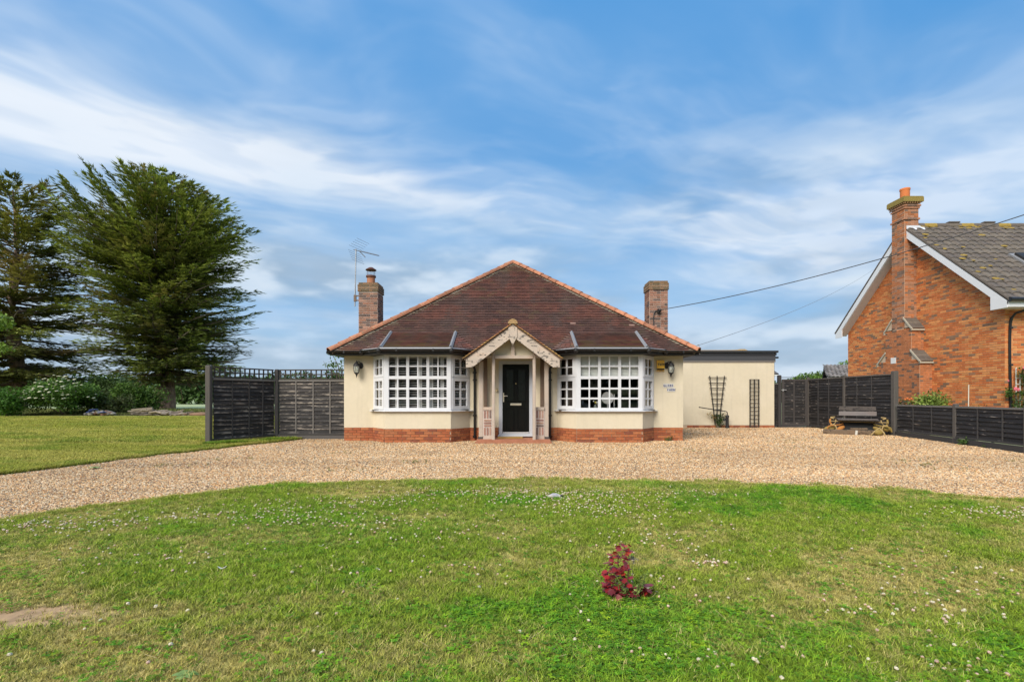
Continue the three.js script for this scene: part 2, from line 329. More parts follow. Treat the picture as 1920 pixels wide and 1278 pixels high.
// how the turf varies: lush clover, olive grass, dry straw
function turf(x, d) {
  const a = fbm(x * 0.55 + 9, d * 0.55, 3, 211), b = fbm(x * 1.6, d * 1.6 + 5, 3, 212), c = fbm(x * 5, d * 5, 3, 213);
  let dry = sst(0.44, 0.62, 0.45 * a + 0.35 * b + 0.2 * c);
  let lush = sst(0.48, 0.66, 0.40 * fbm(x * 0.5 + 40, d * 0.5 + 11, 3, 214) + 0.35 * fbm(x * 1.8 + 3, d * 1.8, 3, 215) + 0.25 * c);
  const near = sst(5.5, 2.2, d);
  lush = Math.min(1, lush + 0.9 * Math.exp(-(((x - 0.6) / 0.75) ** 2 + ((d - 2.5) / 0.45) ** 2)));
  lush = Math.min(1, lush + 0.6 * Math.exp(-(((x + 1.9) / 1.5) ** 2 + ((d - 4.6) / 0.9) ** 2)));
  dry = Math.min(1, dry * (0.75 + 0.45 * near) + 0.75 * Math.exp(-(((x + 1.6) / 1.1) ** 2 + ((d - 2.15) / 0.30) ** 2)) + 0.5 * Math.exp(-(((x + 0.2) / 0.7) ** 2 + ((d - 2.35) / 0.2) ** 2)) + 0.45 * Math.exp(-(((x - 1.55) / 0.8) ** 2 + ((d - 2.9) / 0.28) ** 2)) + 0.4 * sst(0.60, 0.74, fbm(x * 1.1 + 60, d * 2.4, 3, 217)));
  lush *= 1 - dry * 0.75;
  const ex = x + 2.75 + (d - 2.75) * -1.1, bare = sst(1.45, 0.25, Math.hypot(ex / 0.95, (d - 2.74) / 0.21) + 1.1 * (c - 0.5) + 0.7 * (b - 0.5));
  return { dry, lush, bare, c };
}
const turfColour = (x, d, k = 1) => {
  const t = turf(x, d);
  let c = mix3([0.255, 0.325, 0.030], [0.150, 0.320, 0.014], t.lush);
  c = mix3(c, [0.50, 0.40, 0.130], t.dry * 0.78);
  return [c[0] * k, c[1] * k, c[2] * k];
};
function sheet(poly, y) {
  const s = new THREE.Shape(poly.map(([x, d]) => new THREE.Vector2(x, d))), g = new THREE.ShapeGeometry(s), p = g.attributes.position, uv = new Float32Array(p.count * 2), n = new Float32Array(p.count * 3);
  for (let i = 0; i < p.count; i++) { const x = p.getX(i), d = p.getY(i); uv[i * 2] = x; uv[i * 2 + 1] = d; p.setXYZ(i, x, y, -d); n[i * 3 + 1] = 1; }
  g.setAttribute('uv', new THREE.BufferAttribute(uv, 2)); g.setAttribute('normal', new THREE.BufferAttribute(n, 3));
  return g;
}
// the open field that reaches the horizon
const fieldMap = texture(1024, 1024, (u, v) => { const a = fbm(u * 8, v * 8, 5, 221, 8), b = fbm(u * 90, v * 90, 2, 222, 90); return mix3([0.27, 0.33, 0.14], [0.40, 0.44, 0.24], 0.7 * a + 0.4 * (b - 0.3)); }, { repeat: [0.02, 0.02] });
structure('field', sheet([[-1800, -60], [1800, -60], [1800, 2500], [-1800, 2500]], -0.006), mat([1, 1, 1], 0.95, { map: fieldMap }), 'pale green open field reaching the horizon behind the trees');
// gravel: bedding under the loose stones
const GT = 2048, GC = 300;
const stoneCol = [[0.63, 0.395, 0.180], [0.67, 0.46, 0.245], [0.71, 0.545, 0.35], [0.49, 0.255, 0.115], [0.53, 0.355, 0.195], [0.30, 0.20, 0.11], [0.60, 0.32, 0.12], [0.70, 0.58, 0.40], [0.15, 0.105, 0.075]];
const cells = (u, v) => {
  const x = u * GC, y = v * GC, ix = Math.floor(x), iy = Math.floor(y); let b1 = 9, b2 = 9, id = 0;
  for (let j = -1; j <= 1; j++) for (let i = -1; i <= 1; i++) {
    const cx = (ix + i + GC) % GC, cy = (iy + j + GC) % GC, dx = ix + i + 0.1 + 0.8 * hash(cx, cy, 1) - x, dy = iy + j + 0.1 + 0.8 * hash(cx, cy, 2) - y, d = dx * dx + dy * dy;
    if (d < b1) { b2 = b1; b1 = d; id = cx * 1000 + cy; } else if (d < b2) b2 = d;
  }
  return [Math.sqrt(b2) - Math.sqrt(b1), id];
};
const gravelHeight = new Float32Array(GT * GT);
const gravelMap = texture(GT, GT, (u, v, x, y) => {
  const [e, id] = cells(u, v), r = hash(id, 7, 3), col = stoneCol[Math.min(8, Math.floor(r * 9))], k = 0.72 + 0.4 * hash(id, 3, 5), gap = sst(0.02, 0.22, e), wide = 0.84 + 0.32 * fbm(u * 6, v * 6, 3, 231, 6);
  gravelHeight[y * GT + x] = Math.min(1, e * 1.6);
  return mix3([0.10, 0.062, 0.034], [col[0] * k * wide, col[1] * k * wide, col[2] * k * wide], 0.25 + 0.75 * gap);
}, { repeat: [1 / 4.5, 1 / 4.5] });
const gravelBump = texture(GT, GT, (u, v, x, y) => gravelHeight[y * GT + x], { srgb: false, repeat: [1 / 4.5, 1 / 4.5] });
M.gravel = mat([1, 1, 1], 0.9, { map: gravelMap, bumpMap: gravelBump, bumpScale: 0.010 });
structure('gravel_drive', sheet([[-70, -8], [40, -8], [26, 3], [11.0, 9.0], [11.3, 10.9], [12.3, 15.9], [12.3, 22], [-4.9, 22], [-4.9, 14.56], [-7.9, 12.9], [-60, 10]], 0), M.gravel, 'golden gravel drive in front of the bungalow');
// soil and lawns
const lawnTex = (x0, x1, d0, d1, w, h, far) => texture(w, h, (u, v) => {
  const x = mix(x0, x1, u), d = mix(d0, d1, v), t = turf(x, d), f = fbm(x * 38, d * 38, 2, 241), g = fbm(x * 11, d * 11, 2, 242), k = 0.55 + 0.75 * (0.6 * f + 0.4 * g);
  let c;
  if (far) {
    const mow = 0.5 + 0.5 * Math.sin((d + 0.12 * x) * 2.4 + 2 * fbm(x * 0.2, d * 0.3, 2, 243)), y = fbm(x * 0.16, d * 0.5, 4, 244), z = fbm(x * 0.9, d * 2.2, 3, 245);
    c = mix3([0.33, 0.345, 0.050], [0.47, 0.42, 0.105], sst(0.32, 0.72, 0.45 * y + 0.35 * z + 0.2 * mow));
    c = mix3(c, [0.20, 0.27, 0.028], sst(0.58, 0.75, fbm(x * 0.7 + 9, d * 1.5, 3, 246)) * 0.6);
  } else { c = turfColour(x, d); c = mix3(c, [0.42, 0.27, 0.145], Math.min(1, t.bare * 1.15)); }
  return [c[0] * k, c[1] * k, c[2] * k];
}, { wrap: false });
const rescale = (g, x0, x1, d0, d1) => { const uv = g.attributes.uv; for (let i = 0; i < uv.count; i++) uv.setXY(i, (uv.getX(i) - x0) / (x1 - x0), (uv.getY(i) - d0) / (d1 - d0)); return g; };
structure('front_lawn', rescale(sheet(frontLawn, 0.012), -6, 9.5, -6.2, 7.5), mat([1, 1, 1], 0.95, { map: lawnTex(-6, 9.5, -6.2, 7.5, 2048, 1808) }), 'mottled oval lawn in the foreground with clover and dry patches');
structure('side_lawn', rescale(sheet(sideLawn, 0.010), -60, -5.9, -1, 34), mat([1, 1, 1], 0.95, { map: lawnTex(-60, -5.9, -1, 34, 2048, 1328, true) }), 'mown side lawn left of the black fence');
structure('soil_bank', rescale(sheet([[-60, 31.5], [-12, 31.5], [-13, 44], [-60, 46]], 0.004), -60, -12, 31, 46), mat([0.10, 0.082, 0.045], 0.95, { bumpMap: grainBump, bumpScale: 0.02 }), 'rough dark ground under the conifers');

// grass blades
function tuft(seed, n, h, w, spread, lean) {
  const q = rng(seed), T = new Tri();
  for (let i = 0; i < n; i++) {
    const a = q() * 6.283, r = Math.sqrt(q()) * spread, x = Math.cos(a) * r, z = Math.sin(a) * r, b = q() * 6.283, l = (0.3 + q()) * lean * h, hh = h * (0.55 + 0.6 * q()), ww = w * (0.7 + 0.6 * q());
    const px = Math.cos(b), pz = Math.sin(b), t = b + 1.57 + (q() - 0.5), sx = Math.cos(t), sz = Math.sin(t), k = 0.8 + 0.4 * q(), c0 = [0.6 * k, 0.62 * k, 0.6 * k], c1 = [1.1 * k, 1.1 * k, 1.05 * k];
    const A = new THREE.Vector3(x - sx * ww, 0, z - sz * ww), B = new THREE.Vector3(x + sx * ww, 0, z + sz * ww), C = new THREE.Vector3(x + px * l * 0.35 + sx * ww * 0.8, hh * 0.6, z + pz * l * 0.35 + sz * ww * 0.8), D = new THREE.Vector3(x + px * l * 0.35 - sx * ww * 0.8, hh * 0.6, z + pz * l * 0.35 - sz * ww * 0.8), E = new THREE.Vector3(x + px * l, hh, z + pz * l);
    T.quad(A, B, C, D, c0).tri(D, C, E, c1);
  }
  return T.build();
}
function cloverLeaf(seed, n, spread, h) {
  const q = rng(seed), T = new Tri();
  for (let i = 0; i < n; i++) {
    const a = q() * 6.283, r = Math.sqrt(q()) * spread, x = Math.cos(a) * r, z = Math.sin(a) * r, y = h * (0.4 + 0.7 * q()), tilt = (q() - 0.5) * 0.8, k = 0.8 + 0.45 * q();
    for (let j = 0; j < 3; j++) {
      const b = a + j * 2.094, L = 0.0085 * (0.8 + 0.5 * q()), dx = Math.cos(b), dz = Math.sin(b), w = L * 0.55, e = tilt * L * dx;
      T.quad(new THREE.Vector3(x, y, z), new THREE.Vector3(x + dx * L * 0.6 - dz * w, y + e + 0.002, z + dz * L * 0.6 + dx * w), new THREE.Vector3(x + dx * L * 1.1, y + e * 1.6, z + dz * L * 1.1), new THREE.Vector3(x + dx * L * 0.6 + dz * w, y + e + 0.002, z + dz * L * 0.6 - dx * w), [k, k, k]);
    }
  }
  return T.build();
}
function floret() {                             // a clover head: a ball of little tubes, browner below
  const g = new THREE.IcosahedronGeometry(1, 2), p = g.attributes.position, c = new Float32Array(p.count * 3);
  for (let i = 0; i < p.count; i++) { const y = p.getY(i), h = hash(Math.round(p.getX(i) * 40), Math.round(y * 40) * 13 + Math.round(p.getZ(i) * 40), 4), k = 0.8 + 0.35 * h, r = 0.78 + 0.34 * h; p.setXYZ(i, p.getX(i) * r, y * r, p.getZ(i) * r); c.set(y < -0.25 ? [0.8 * k, 0.6 * k, 0.42 * k] : [k, k, k], i * 3); }
  g.setAttribute('color', new THREE.BufferAttribute(c, 3)); g.computeVertexNormals();
  return g;
}
M.blade = phys([1, 1, 1], 0.8, { vertexColors: true, specularIntensity: 0.3, transmission: 0.35, thickness: 0, side: THREE.DoubleSide });
{
  const G = rng(77), sets = [[], [], []], clov = [], flowers = [], far = [[], []];
  const view = (x, d) => Math.abs(x) < d * 1.06 + 0.9;
  const bands = [[1.55, 2.6, 5200], [2.6, 3.6, 4300], [3.6, 4.8, 3000], [4.8, 6.0, 2100], [6.0, 7.4, 1700]];
  for (const [d0, d1, dens] of bands) {
    const half = Math.min(9.2, d1 * 1.06 + 0.9), n = Math.round(2 * half * (d1 - d0) * dens);
    for (let i = 0; i < n; i++) {
      const x = (G() * 2 - 1) * half, d = mix(d0, d1, G());
      if (!view(x, d) || !inside(frontLawn, x, d)) continue;
      const t = turf(x, d), k = 0.60 + 0.85 * G();
      if (G() < t.bare * 0.9) continue;
      let c = turfColour(x, d, k * 1.24);
      if (G() < 0.10 + 0.35 * t.dry) c = mix3(c, [0.62 * k, 0.50 * k, 0.22 * k], 0.75);
      if (G() < 0.15) c = mix3(c, [0.09, 0.15, 0.012], 0.65);
      const s = (0.75 + 0.6 * G()) * (1 - 0.35 * t.dry) * (d > 6.2 ? 1.25 : 1);
      if (G() < 0.03 + 0.50 * t.lush * t.lush) { const y = G(); clov.push([mat4(x, 0.004, -d, G() * 6.28, (G() - 0.5) * 0.3, (G() - 0.5) * 0.3, 0.8 + 0.7 * G()), [mix(0.11, 0.27, y * y) * k, mix(0.27, 0.37, y) * k, 0.014 * k]]); }
      else sets[i % 3].push([mat4(x, 0.008, -d, G() * 6.28, 0, 0, s, s * (0.75 + 0.5 * G()), s), c]);
    }
  }
  // clover heads: drifts along the far edge, scattered pairs nearer
  const drift = (x0, d0, sx, sd, n) => { for (let i = 0; i < n; i++) { const x = x0 + sx * (G() + G() + G() - 1.5) * 1.15, d = d0 + sd * (G() + G() + G() - 1.5) * 1.15; if (!inside(frontLawn, x, d)) continue; const pink = G(), k = 0.8 + 0.3 * G(), s = 0.0058 + 0.0042 * G() + 0.0002 * d; if (G() < 0.10) continue; flowers.push([mat4(x, 0.034 + 0.016 * G(), -d, G() * 6, G() * 0.8, 0, s, s * 0.8, s), pink < 0.6 ? [0.60 * k, 0.54 * k, 0.39 * k] : [0.56 * k, 0.39 * k, 0.30 * k]]); } };
  drift(-4.1, 4.62, 0.75, 0.28, 150); drift(-2.9, 5.0, 1.0, 0.3, 110); drift(-1.9, 5.6, 0.9, 0.3, 130); drift(-2.2, 5.05, 0.8, 0.25, 60); drift(-0.6, 6.2, 1.0, 0.45, 190); drift(0.6, 5.95, 0.8, 0.45, 260); drift(1.0, 5.2, 0.7, 0.3, 150); drift(1.5, 6.1, 1.3, 0.4, 130);
  drift(-1.5, 4.7, 0.9, 0.22, 60); drift(-0.9, 4.3, 0.7, 0.3, 36); drift(-0.8, 3.4, 0.6, 0.12, 22); drift(5.0, 5.1, 0.6, 0.25, 110); drift(1.45, 3.55, 0.16, 0.07, 26); drift(1.3, 4.2, 0.5, 0.35, 40);
  drift(2.2, 2.75, 0.55, 0.22, 46); drift(1.0, 2.25, 0.35, 0.10, 20); drift(2.1, 2.2, 0.5, 0.14, 42); drift(0.95, 3.1, 0.4, 0.3, 30); drift(3.0, 3.2, 0.9, 0.6, 60); drift(-2.6, 3.7, 0.9, 0.35, 30); drift(0, 4, 4, 2.2, 260);
  // side lawn: sparser and larger
  for (const [d0, d1, dens] of [[6.4, 9, 900], [9, 13, 520], [13, 19, 210], [19, 31, 80]]) {
    const x1 = -6.1, x0 = -(d1 * 1.06 + 1), n = Math.round((x1 - x0) * (d1 - d0) * dens);
    for (let i = 0; i < n; i++) {
      const x = mix(x0, x1, G()), d = mix(d0, d1, G());
      if (!view(x, d) || !inside(sideLawn, x, d)) continue;
      const k = 0.75 + 0.5 * G(), y = fbm(x * 0.16, d * 0.5, 4, 244), z = fbm(x * 0.9, d * 2.2, 3, 245), g = fbm(x * 0.7 + 9, d * 1.5, 3, 246);
      let c = mix3([0.36, 0.375, 0.050], [0.54, 0.48, 0.115], sst(0.30, 0.72, 0.5 * y + 0.5 * z)); c = mix3(c, [0.21, 0.30, 0.026], sst(0.56, 0.72, g) * 0.7);
      const s = (1.05 + 0.6 * G()) * (d > 13 ? 1.7 : 1.15);
      far[i % 2].push([mat4(x, 0.006, -d, G() * 6.28, 0, 0, s, s * (0.5 + 0.4 * G()), s), [c[0] * k, c[1] * k, c[2] * k]]);
    }
  }
  // longer fringe along the lawn edges and at the foot of the left fence
  const fringe = [];
  for (let i = 0; i < 9000; i++) { const p = lawnEdge[Math.floor(G() * lawnEdge.length)], rag = fbm(p[0] * 4, p[1] * 4, 3, 261), x = p[0] + (G() - 0.5) * 0.2, d = p[1] - 0.10 + G() * (0.02 + 0.34 * sst(0.42, 0.72, rag)) + 0.05; if (d < 2 || !view(x, d)) continue; const k = 0.95 + 0.5 * G(), s = 0.55 + 0.55 * G(); fringe.push([mat4(x, 0.002, -d, G() * 6.28, 0, 0, s), mix3([0.25 * k, 0.31 * k, 0.028 * k], [0.46 * k, 0.39 * k, 0.13 * k], G() < 0.25 ? 0.9 : 0.1)]); }
  for (let i = 0; i < 2000; i++) { const p = sideEdge[Math.floor(Math.pow(G(), 1.3) * 110)], x = p[0] - G() * 0.16, d = p[1] + (G() - 0.3) * 0.12; const k = 0.95 + 0.5 * G(), s = 0.75 + 0.8 * G(); fringe.push([mat4(x, 0.002, -d, G() * 6.28, 0, 0, s), mix3([0.26 * k, 0.32 * k, 0.03 * k], [0.46 * k, 0.31 * k, 0.14 * k], G() < 0.35 ? 0.8 : 0.1)]); }
  for (let i = 0; i < 2600; i++) { const t = G(), x = mix(-7.75, -6.35, t) + (G() - 0.5) * 0.35, d = mix(12.75, 14.35, t) - 0.05 - G() * 0.42 * (0.6 + 0.4 * Math.sin(t * 3)); const k = 0.8 + 0.5 * G(), s = 1.1 + 2.0 * G() * fbm(x * 3, d * 3, 2, 5); fringe.push([mat4(x, 0.002, -d, G() * 6.28, 0, 0, s), [0.17 * k, 0.27 * k, 0.022 * k]]); }
  const stuff = (name, geo, m, items, label) => { const im = copies(scene, name, geo, m, items); im.userData.label = label; return im; };
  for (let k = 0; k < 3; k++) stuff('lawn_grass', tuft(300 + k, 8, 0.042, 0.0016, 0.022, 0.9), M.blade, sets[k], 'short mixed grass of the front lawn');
  stuff('clover_leaves', cloverLeaf(311, 7, 0.03, 0.03), M.blade, clov, 'lush green clover patches in the front lawn');
  stuff('clover_flowers', floret(), new THREE.MeshStandardMaterial({ vertexColors: true, roughness: 0.95 }), flowers, 'white and pinkish clover heads dotted over the front lawn');
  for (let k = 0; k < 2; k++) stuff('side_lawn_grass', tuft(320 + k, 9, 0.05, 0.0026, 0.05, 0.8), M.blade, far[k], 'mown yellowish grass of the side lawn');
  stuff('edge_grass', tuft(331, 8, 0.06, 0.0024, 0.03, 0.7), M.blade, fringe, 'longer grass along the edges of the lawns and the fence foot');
  // a few seedlings in the gravel
  const seed = []; for (let i = 0; i < 260; i++) { const cl = Math.floor(G() * 22), x = -6 + hash(cl, 1, 71) * 16 + (G() - 0.5) * 0.9, d = 8.2 + hash(cl, 2, 71) * 6 + (G() - 0.5) * 0.5; if (inside(sideLawn, x, d) || (d > 13 && x < 5)) continue; const k = 0.7 + 0.5 * G(); seed.push([mat4(x, 0.004, -d, G() * 6.28, 0, 0, 0.45 + 0.5 * G()), [0.20 * k, 0.26 * k, 0.04 * k]]); }
  stuff('gravel_weeds', tuft(351, 7, 0.05, 0.003, 0.03, 1.1), M.blade, seed, 'tiny weeds coming up through the gravel');
  // loose stones
  const stones = [[], [], []];
  const houseAt = (x, d) => (x > -4.85 && x < 4.95 && d > 13.97) || (x > -4.0 && x < -1.1 && d > 13.42 + Math.max(0, Math.max(-3.5 - x, x + 1.7)) * 1.2) || (x > 1.2 && x < 4.1 && d > 13.42 + Math.max(0, Math.max(1.75 - x, x - 3.56)) * 1.2) || (Math.abs(x - 0.05) < 1.02 && d > 13.18);
  for (const [d0, d1, dens, sz] of [[3.6, 6.2, 4200, 1], [6.2, 8.5, 3000, 1.05], [8.5, 11, 1900, 1.15], [11, 14.6, 1150, 1.3], [14, 20, 620, 1.6]]) {
    const half = Math.min(14, d1 * 1.06 + 0.6), x0 = d0 === 14 ? 4.9 : -half, n = Math.round((half - x0) * (d1 - d0) * dens);
    for (let i = 0; i < n; i++) {
      const x = mix(x0, half, G()), d = mix(d0, d1, G());
      if (!view(x, d) || x > fenceX(d) - 0.05 || inside(frontLawn, x, d) || (x < -5.9 && inside(sideLawn, x, d)) || houseAt(x, d) || (x < -4.8 && d > 14.5) || (d0 !== 14 && d > 14.5 && x > 4.9)) continue;
      const c = stoneCol[Math.floor(Math.pow(G(), 1.05) * 9)], k = 0.78 + 0.42 * G(), w = 0.74 + 0.42 * fbm(x * 0.45, d * 1.0, 3, 251) - 0.10 * Math.exp(-(((d - 9.4 + 0.012 * x * x) / 0.30) ** 2)) - 0.10 * Math.exp(-(((d - 11.0 + 0.012 * x * x) / 0.30) ** 2)), s = sz * (0.0055 + 0.0065 * G() * G() + 0.002 * G());
      stones[i % 3].push([mat4(x, s * 0.35, -d, G() * 6.28, (G() - 0.5) * 0.9, (G() - 0.5) * 0.9, s * (0.9 + 0.6 * G()), s * (0.55 + 0.3 * G()), s), [c[0] * k * w, c[1] * k * w, c[2] * k * w]]);
    }
  }
  M.stone = mat([1, 1, 1], 0.85);
  for (let k = 0; k < 3; k++) {
    const g = new THREE.IcosahedronGeometry(1, 0), p = g.attributes.position;
    for (let i = 0; i < p.count; i++) { const h = (hash(Math.round(p.getX(i) * 50), Math.round(p.getY(i) * 50) * 7 + Math.round(p.getZ(i) * 50), 9 + k) - 0.5) * 0.5 + 1; p.setXYZ(i, p.getX(i) * h, p.getY(i) * h, p.getZ(i) * h); }
    g.computeVertexNormals();
    stuff('gravel', g, M.stone, stones[k], 'loose golden gravel stones of the drive');
  }
}

// ------------------------------------------------------------------ the bungalow
const X0 = 0.045, FD = 14.0, BD = 13.41, XL = -4.77, XR = 4.86, PL = 0.374;   // middle, front wall, bay front, side walls, plinth height
const bungalow = thing('bungalow', 'cream rendered bungalow with brown hipped tile roof and twin white bay windows', 'house', [X0, 0, FD]);
const EA = 13.62, EY0 = 2.50, PITCH = 0.839;                                    // eaves line and roof pitch
const mir = (x, s) => s < 0 ? x : 2 * X0 - x;                                   // the right-hand bay mirrors the left one
{
  // walls, with the plinth core a little behind the brick face
  const wallBox = (a, b, y0, y1) => box(a, b, y0, y1, FD, FD + 0.28);
  const w = [], pcore = [];
  const bx0 = -3.935, bx1 = -1.196;
  const spans = [[XL, bx0], [bx1, -0.372], [0.582, mir(bx1, 1)], [mir(bx0, 1), XR]];
  for (const [a, b] of spans) { w.push(wallBox(a, b, PL, 2.48)); pcore.push(box(a + 0.012, b - 0.012, -0.1, PL, FD + 0.012, FD + 0.27)); }
  w.push(wallBox(-0.372, 0.582, 2.262, 2.48));
  for (const s of [-1, 1]) {
    const a = mir(bx0, s), b = mir(bx1, s), lo = Math.min(a, b), hi = Math.max(a, b);
    w.push(wallBox(lo, hi, 2.385, 2.48));
    // bay walls below the sill
    const fl = mir(-3.464, s), fr = mir(-1.667, s), P = [[a, FD], [fl, BD], [fr, BD], [b, FD]];
    for (let i = 0; i < 3; i++) {
      const [x0, d0] = P[i], [x1, d1] = P[i + 1], q = new THREE.Vector3(-(d1 - d0), 0, -(x1 - x0)).normalize(); if (q.z > 0) q.negate();
      const inn = q.clone().multiplyScalar(0.22);
      w.push(slab([V(x0, PL, d0), V(x1, PL, d1), V(x1, 0.86, d1), V(x0, 0.86, d0)], inn));
      const o = q.clone().multiplyScalar(0.012);
      pcore.push(slab([V(x0, -0.1, d0).add(o), V(x1, -0.1, d1).add(o), V(x1, PL - 0.001, d1).add(o), V(x0, PL - 0.001, d0).add(o)], inn.clone().multiplyScalar(0.9)));
    }
  }
  w.push(box(XL, XL + 0.28, 0.0, 2.48, FD + 0.283, 23.4), box(XR - 0.28, XR, 0.0, 2.48, FD + 0.283, 23.4), box(XL + 0.283, XR - 0.283, 0, 2.48, 23.1, 23.4));
  part(bungalow, 'wall', w, M.render);
  pcore.forEach((g) => part(bungalow, 'plinth_core', [g], M.mortar));
  // dark rooms behind the windows
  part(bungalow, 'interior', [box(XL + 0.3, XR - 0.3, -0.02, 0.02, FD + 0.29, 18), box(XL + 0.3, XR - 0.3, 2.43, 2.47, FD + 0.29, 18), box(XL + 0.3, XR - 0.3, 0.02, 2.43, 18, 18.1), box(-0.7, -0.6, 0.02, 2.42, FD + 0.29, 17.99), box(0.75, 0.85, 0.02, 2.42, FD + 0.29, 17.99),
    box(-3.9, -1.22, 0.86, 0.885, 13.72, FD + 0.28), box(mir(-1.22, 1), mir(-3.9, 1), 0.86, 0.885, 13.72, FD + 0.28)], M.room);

  // plinth bricks, each its own piece
  const plinth = pgroup(bungalow, 'plinth');
  const bg = [0, 1, 2].map((k) => { const g = new THREE.BoxGeometry(0.226 - k * 0.003, 0.064 + k * 0.001, 0.04); const uv = g.attributes.uv; for (let i = 0; i < uv.count; i++) uv.setXY(i, uv.getX(i) * 0.23 + k * 0.31, uv.getY(i) * 0.065 + k * 0.17); return g; });
  const run = (x0, d0, x1, d1) => {
    const L = Math.hypot(x1 - x0, d1 - d0), ux = (x1 - x0) / L, ud = (d1 - d0) / L, turn = Math.atan2(ud, ux);
    for (let r = 0; r < 5; r++) {
      let at = (r % 2) * -0.118; 
      while (at < L - 0.02) {
        const a = Math.max(0.004, at + 0.005), b = Math.min(L - 0.004, at + 0.231); at += 0.236;
        if (b - a < 0.03) continue;
        const m = shade(new THREE.Mesh(bg[Math.floor(R() * 3)], M.plinth[Math.floor(R() * (r === 0 ? 6 : 5.3))])), c = (a + b) / 2;
        m.name = 'brick'; m.scale.x = (b - a) / 0.226; m.rotation.y = turn;
        m.position.set(x0 + ux * c - X0, 0.037 + r * 0.0748, -(d0 + ud * c) + FD - 0.012 + (R() - 0.5) * 0.003);
        plinth.add(m);
      }
    }
  };
  run(XL, FD, bx0, FD); run(bx0, FD, -3.464, BD); run(-3.464, BD, -1.667, BD); run(-1.667, BD, bx1, FD); run(bx1, FD, -0.38, FD);
  run(0.59, FD, mir(bx1, 1), FD); run(mir(bx1, 1), FD, mir(-1.667, 1), BD); run(mir(-1.667, 1), BD, mir(-3.464, 1), BD); run(mir(-3.464, 1), BD, mir(bx0, 1), FD); run(mir(bx0, 1), FD, XR, FD);

  // roof: board, then every tile of the front slope
  const ex0 = -5.03, ex1 = 5.12, ad = 17.92, ay = EY0 + (ad - EA) * PITCH, rd = 19.6, bd = 23.9;
  const roof = pgroup(bungalow, 'roof');
  const A = V(ex0, EY0, EA), B = V(ex1, EY0, EA), C = V(X0, ay, ad), Dd = V(X0, ay, rd), E1 = V(ex0, EY0, bd), F1 = V(ex1, EY0, bd), dn = new THREE.Vector3(0, -0.06, 0);
  part(roof, 'roof_deck', [slab([A, B, C], dn), slab([E1, A, C, Dd], dn), slab([B, F1, Dd, C], dn), slab([F1, E1, Dd], dn)], M.darkVoid);
  const tileTone = (x, y, q) => {
    const st = fbm(x * 0.9, y * 2.2, 4, 301), run = fbm(x * 3.2, y * 0.7, 3, 302), l = fbm(x * 4, y * 4, 3, 303), k = 0.62 + 0.75 * q * 0.55 + 0.5 * (run - 0.3);
    let c = mix3([0.108, 0.052, 0.038], [0.168, 0.062, 0.040], sst(0.35, 0.65, st)); c = mix3(c, [0.082, 0.056, 0.045], sst(0.50, 0.70, run) * 0.6);
    c = c.map((v) => v * k);
    return mix3(c, [0.13, 0.09, 0.04], sst(0.64, 0.78, l) * 0.4);
  };
  const tiles = [];
  const tw = 0.165, gauge = 0.1, slopeLen = Math.hypot(ad - EA, ay - EY0), sn = (ay - EY0) / slopeLen, cs = (ad - EA) / slopeLen;
  const tileAt = (x0, x1, s, basis, col) => {   // a slab lying on a slope; its lower edge rides on the course below
    const [o, U, S, N] = basis, len = gauge + 0.055, t0 = 0.046, t1 = 0.006, th = 0.014;
    const p = (x, ss, n) => o.clone().addScaledVector(U, x).addScaledVector(S, ss).addScaledVector(N, n);
    const T = new Tri(), a = p(x0, s, t0), b = p(x1, s, t0), c = p(x1, s + len, t1), d = p(x0, s + len, t1), a2 = p(x0, s, t0 - th), b2 = p(x1, s, t0 - th), uv = [x0, s, x1, s, x1, s + len, x0, s + len];
    T.quad(a, b, c, d, col, uv).quad(a2, b2, b, a, col, uv).quad(a2, a, d, p(x0, s + len, t1 - th), col, uv).quad(b, b2, p(x1, s + len, t1 - th), c, col, uv);
    return T.build();
  };
  const fBasis = [V(0, EY0, EA), new THREE.Vector3(1, 0, 0), new THREE.Vector3(0, sn, -cs), new THREE.Vector3(0, cs, sn)];
  for (let s = -0.03, r = 0; s < slopeLen - 0.1; s += gauge, r++) {
    const f = Math.max(0, s) / slopeLen, lx = mix(ex0, X0, f) + 0.02, hx = mix(ex1, X0, f) - 0.02;
    for (let x = ex0 - (r % 2) * tw / 2; x < hx; x += tw) {
      const a = Math.max(lx, x + 0.0015), b = Math.min(hx, x + tw - 0.0015); if (b - a < 0.02) continue;
      // left out where the bay roofs and the porch roof cover them
      let c = tileTone(x, s, R());
      const edge = Math.min(x - lx, hx - x) + 0.3 * (fbm(x * 3, s * 3, 2, 305) - 0.5);
      if (edge < 0.24 && R() < 0.6) c = mix3(c, [0.19, 0.16, 0.10], 0.25 + 0.35 * R());
      if (s > slopeLen - 0.75) c = mix3(c, [0.14, 0.105, 0.04], 0.5 * R());
      if (R() < 0.004) c = [0.36, 0.22, 0.17];
      tiles.push(tileAt(a, b, s + (R() - 0.5) * 0.006, fBasis, c));
    }
  }
  const front = part(roof, 'roof_tiles', tiles, M.tile); front.userData.kind = 'stuff';
  // pale bedding under the hip tiles, then each hip tile
  for (const s of [-1, 1]) {
    const lo = s < 0 ? A.clone() : B.clone(), hi = C.clone(), dir = hi.clone().sub(lo), L = dir.length(); dir.normalize();
    const off = new THREE.Vector3(0, 0.01, 0.02);
    part(roof, 'hip_bedding', [tube(Array.from({ length: 26 }, (_, i) => lo.clone().addScaledVector(dir, L * i / 25).add(off).add(new THREE.Vector3(0.05 * (fbm(i * 0.9, s, 2, 7) - 0.5) - s * 0.07, -0.055, 0.03 + 0.06 * (fbm(i * 1.3, 4 + s, 2, 8) - 0.5)))), 0.042, 6)], M.mortarGrey);
    const n = 21, seg = L / n;
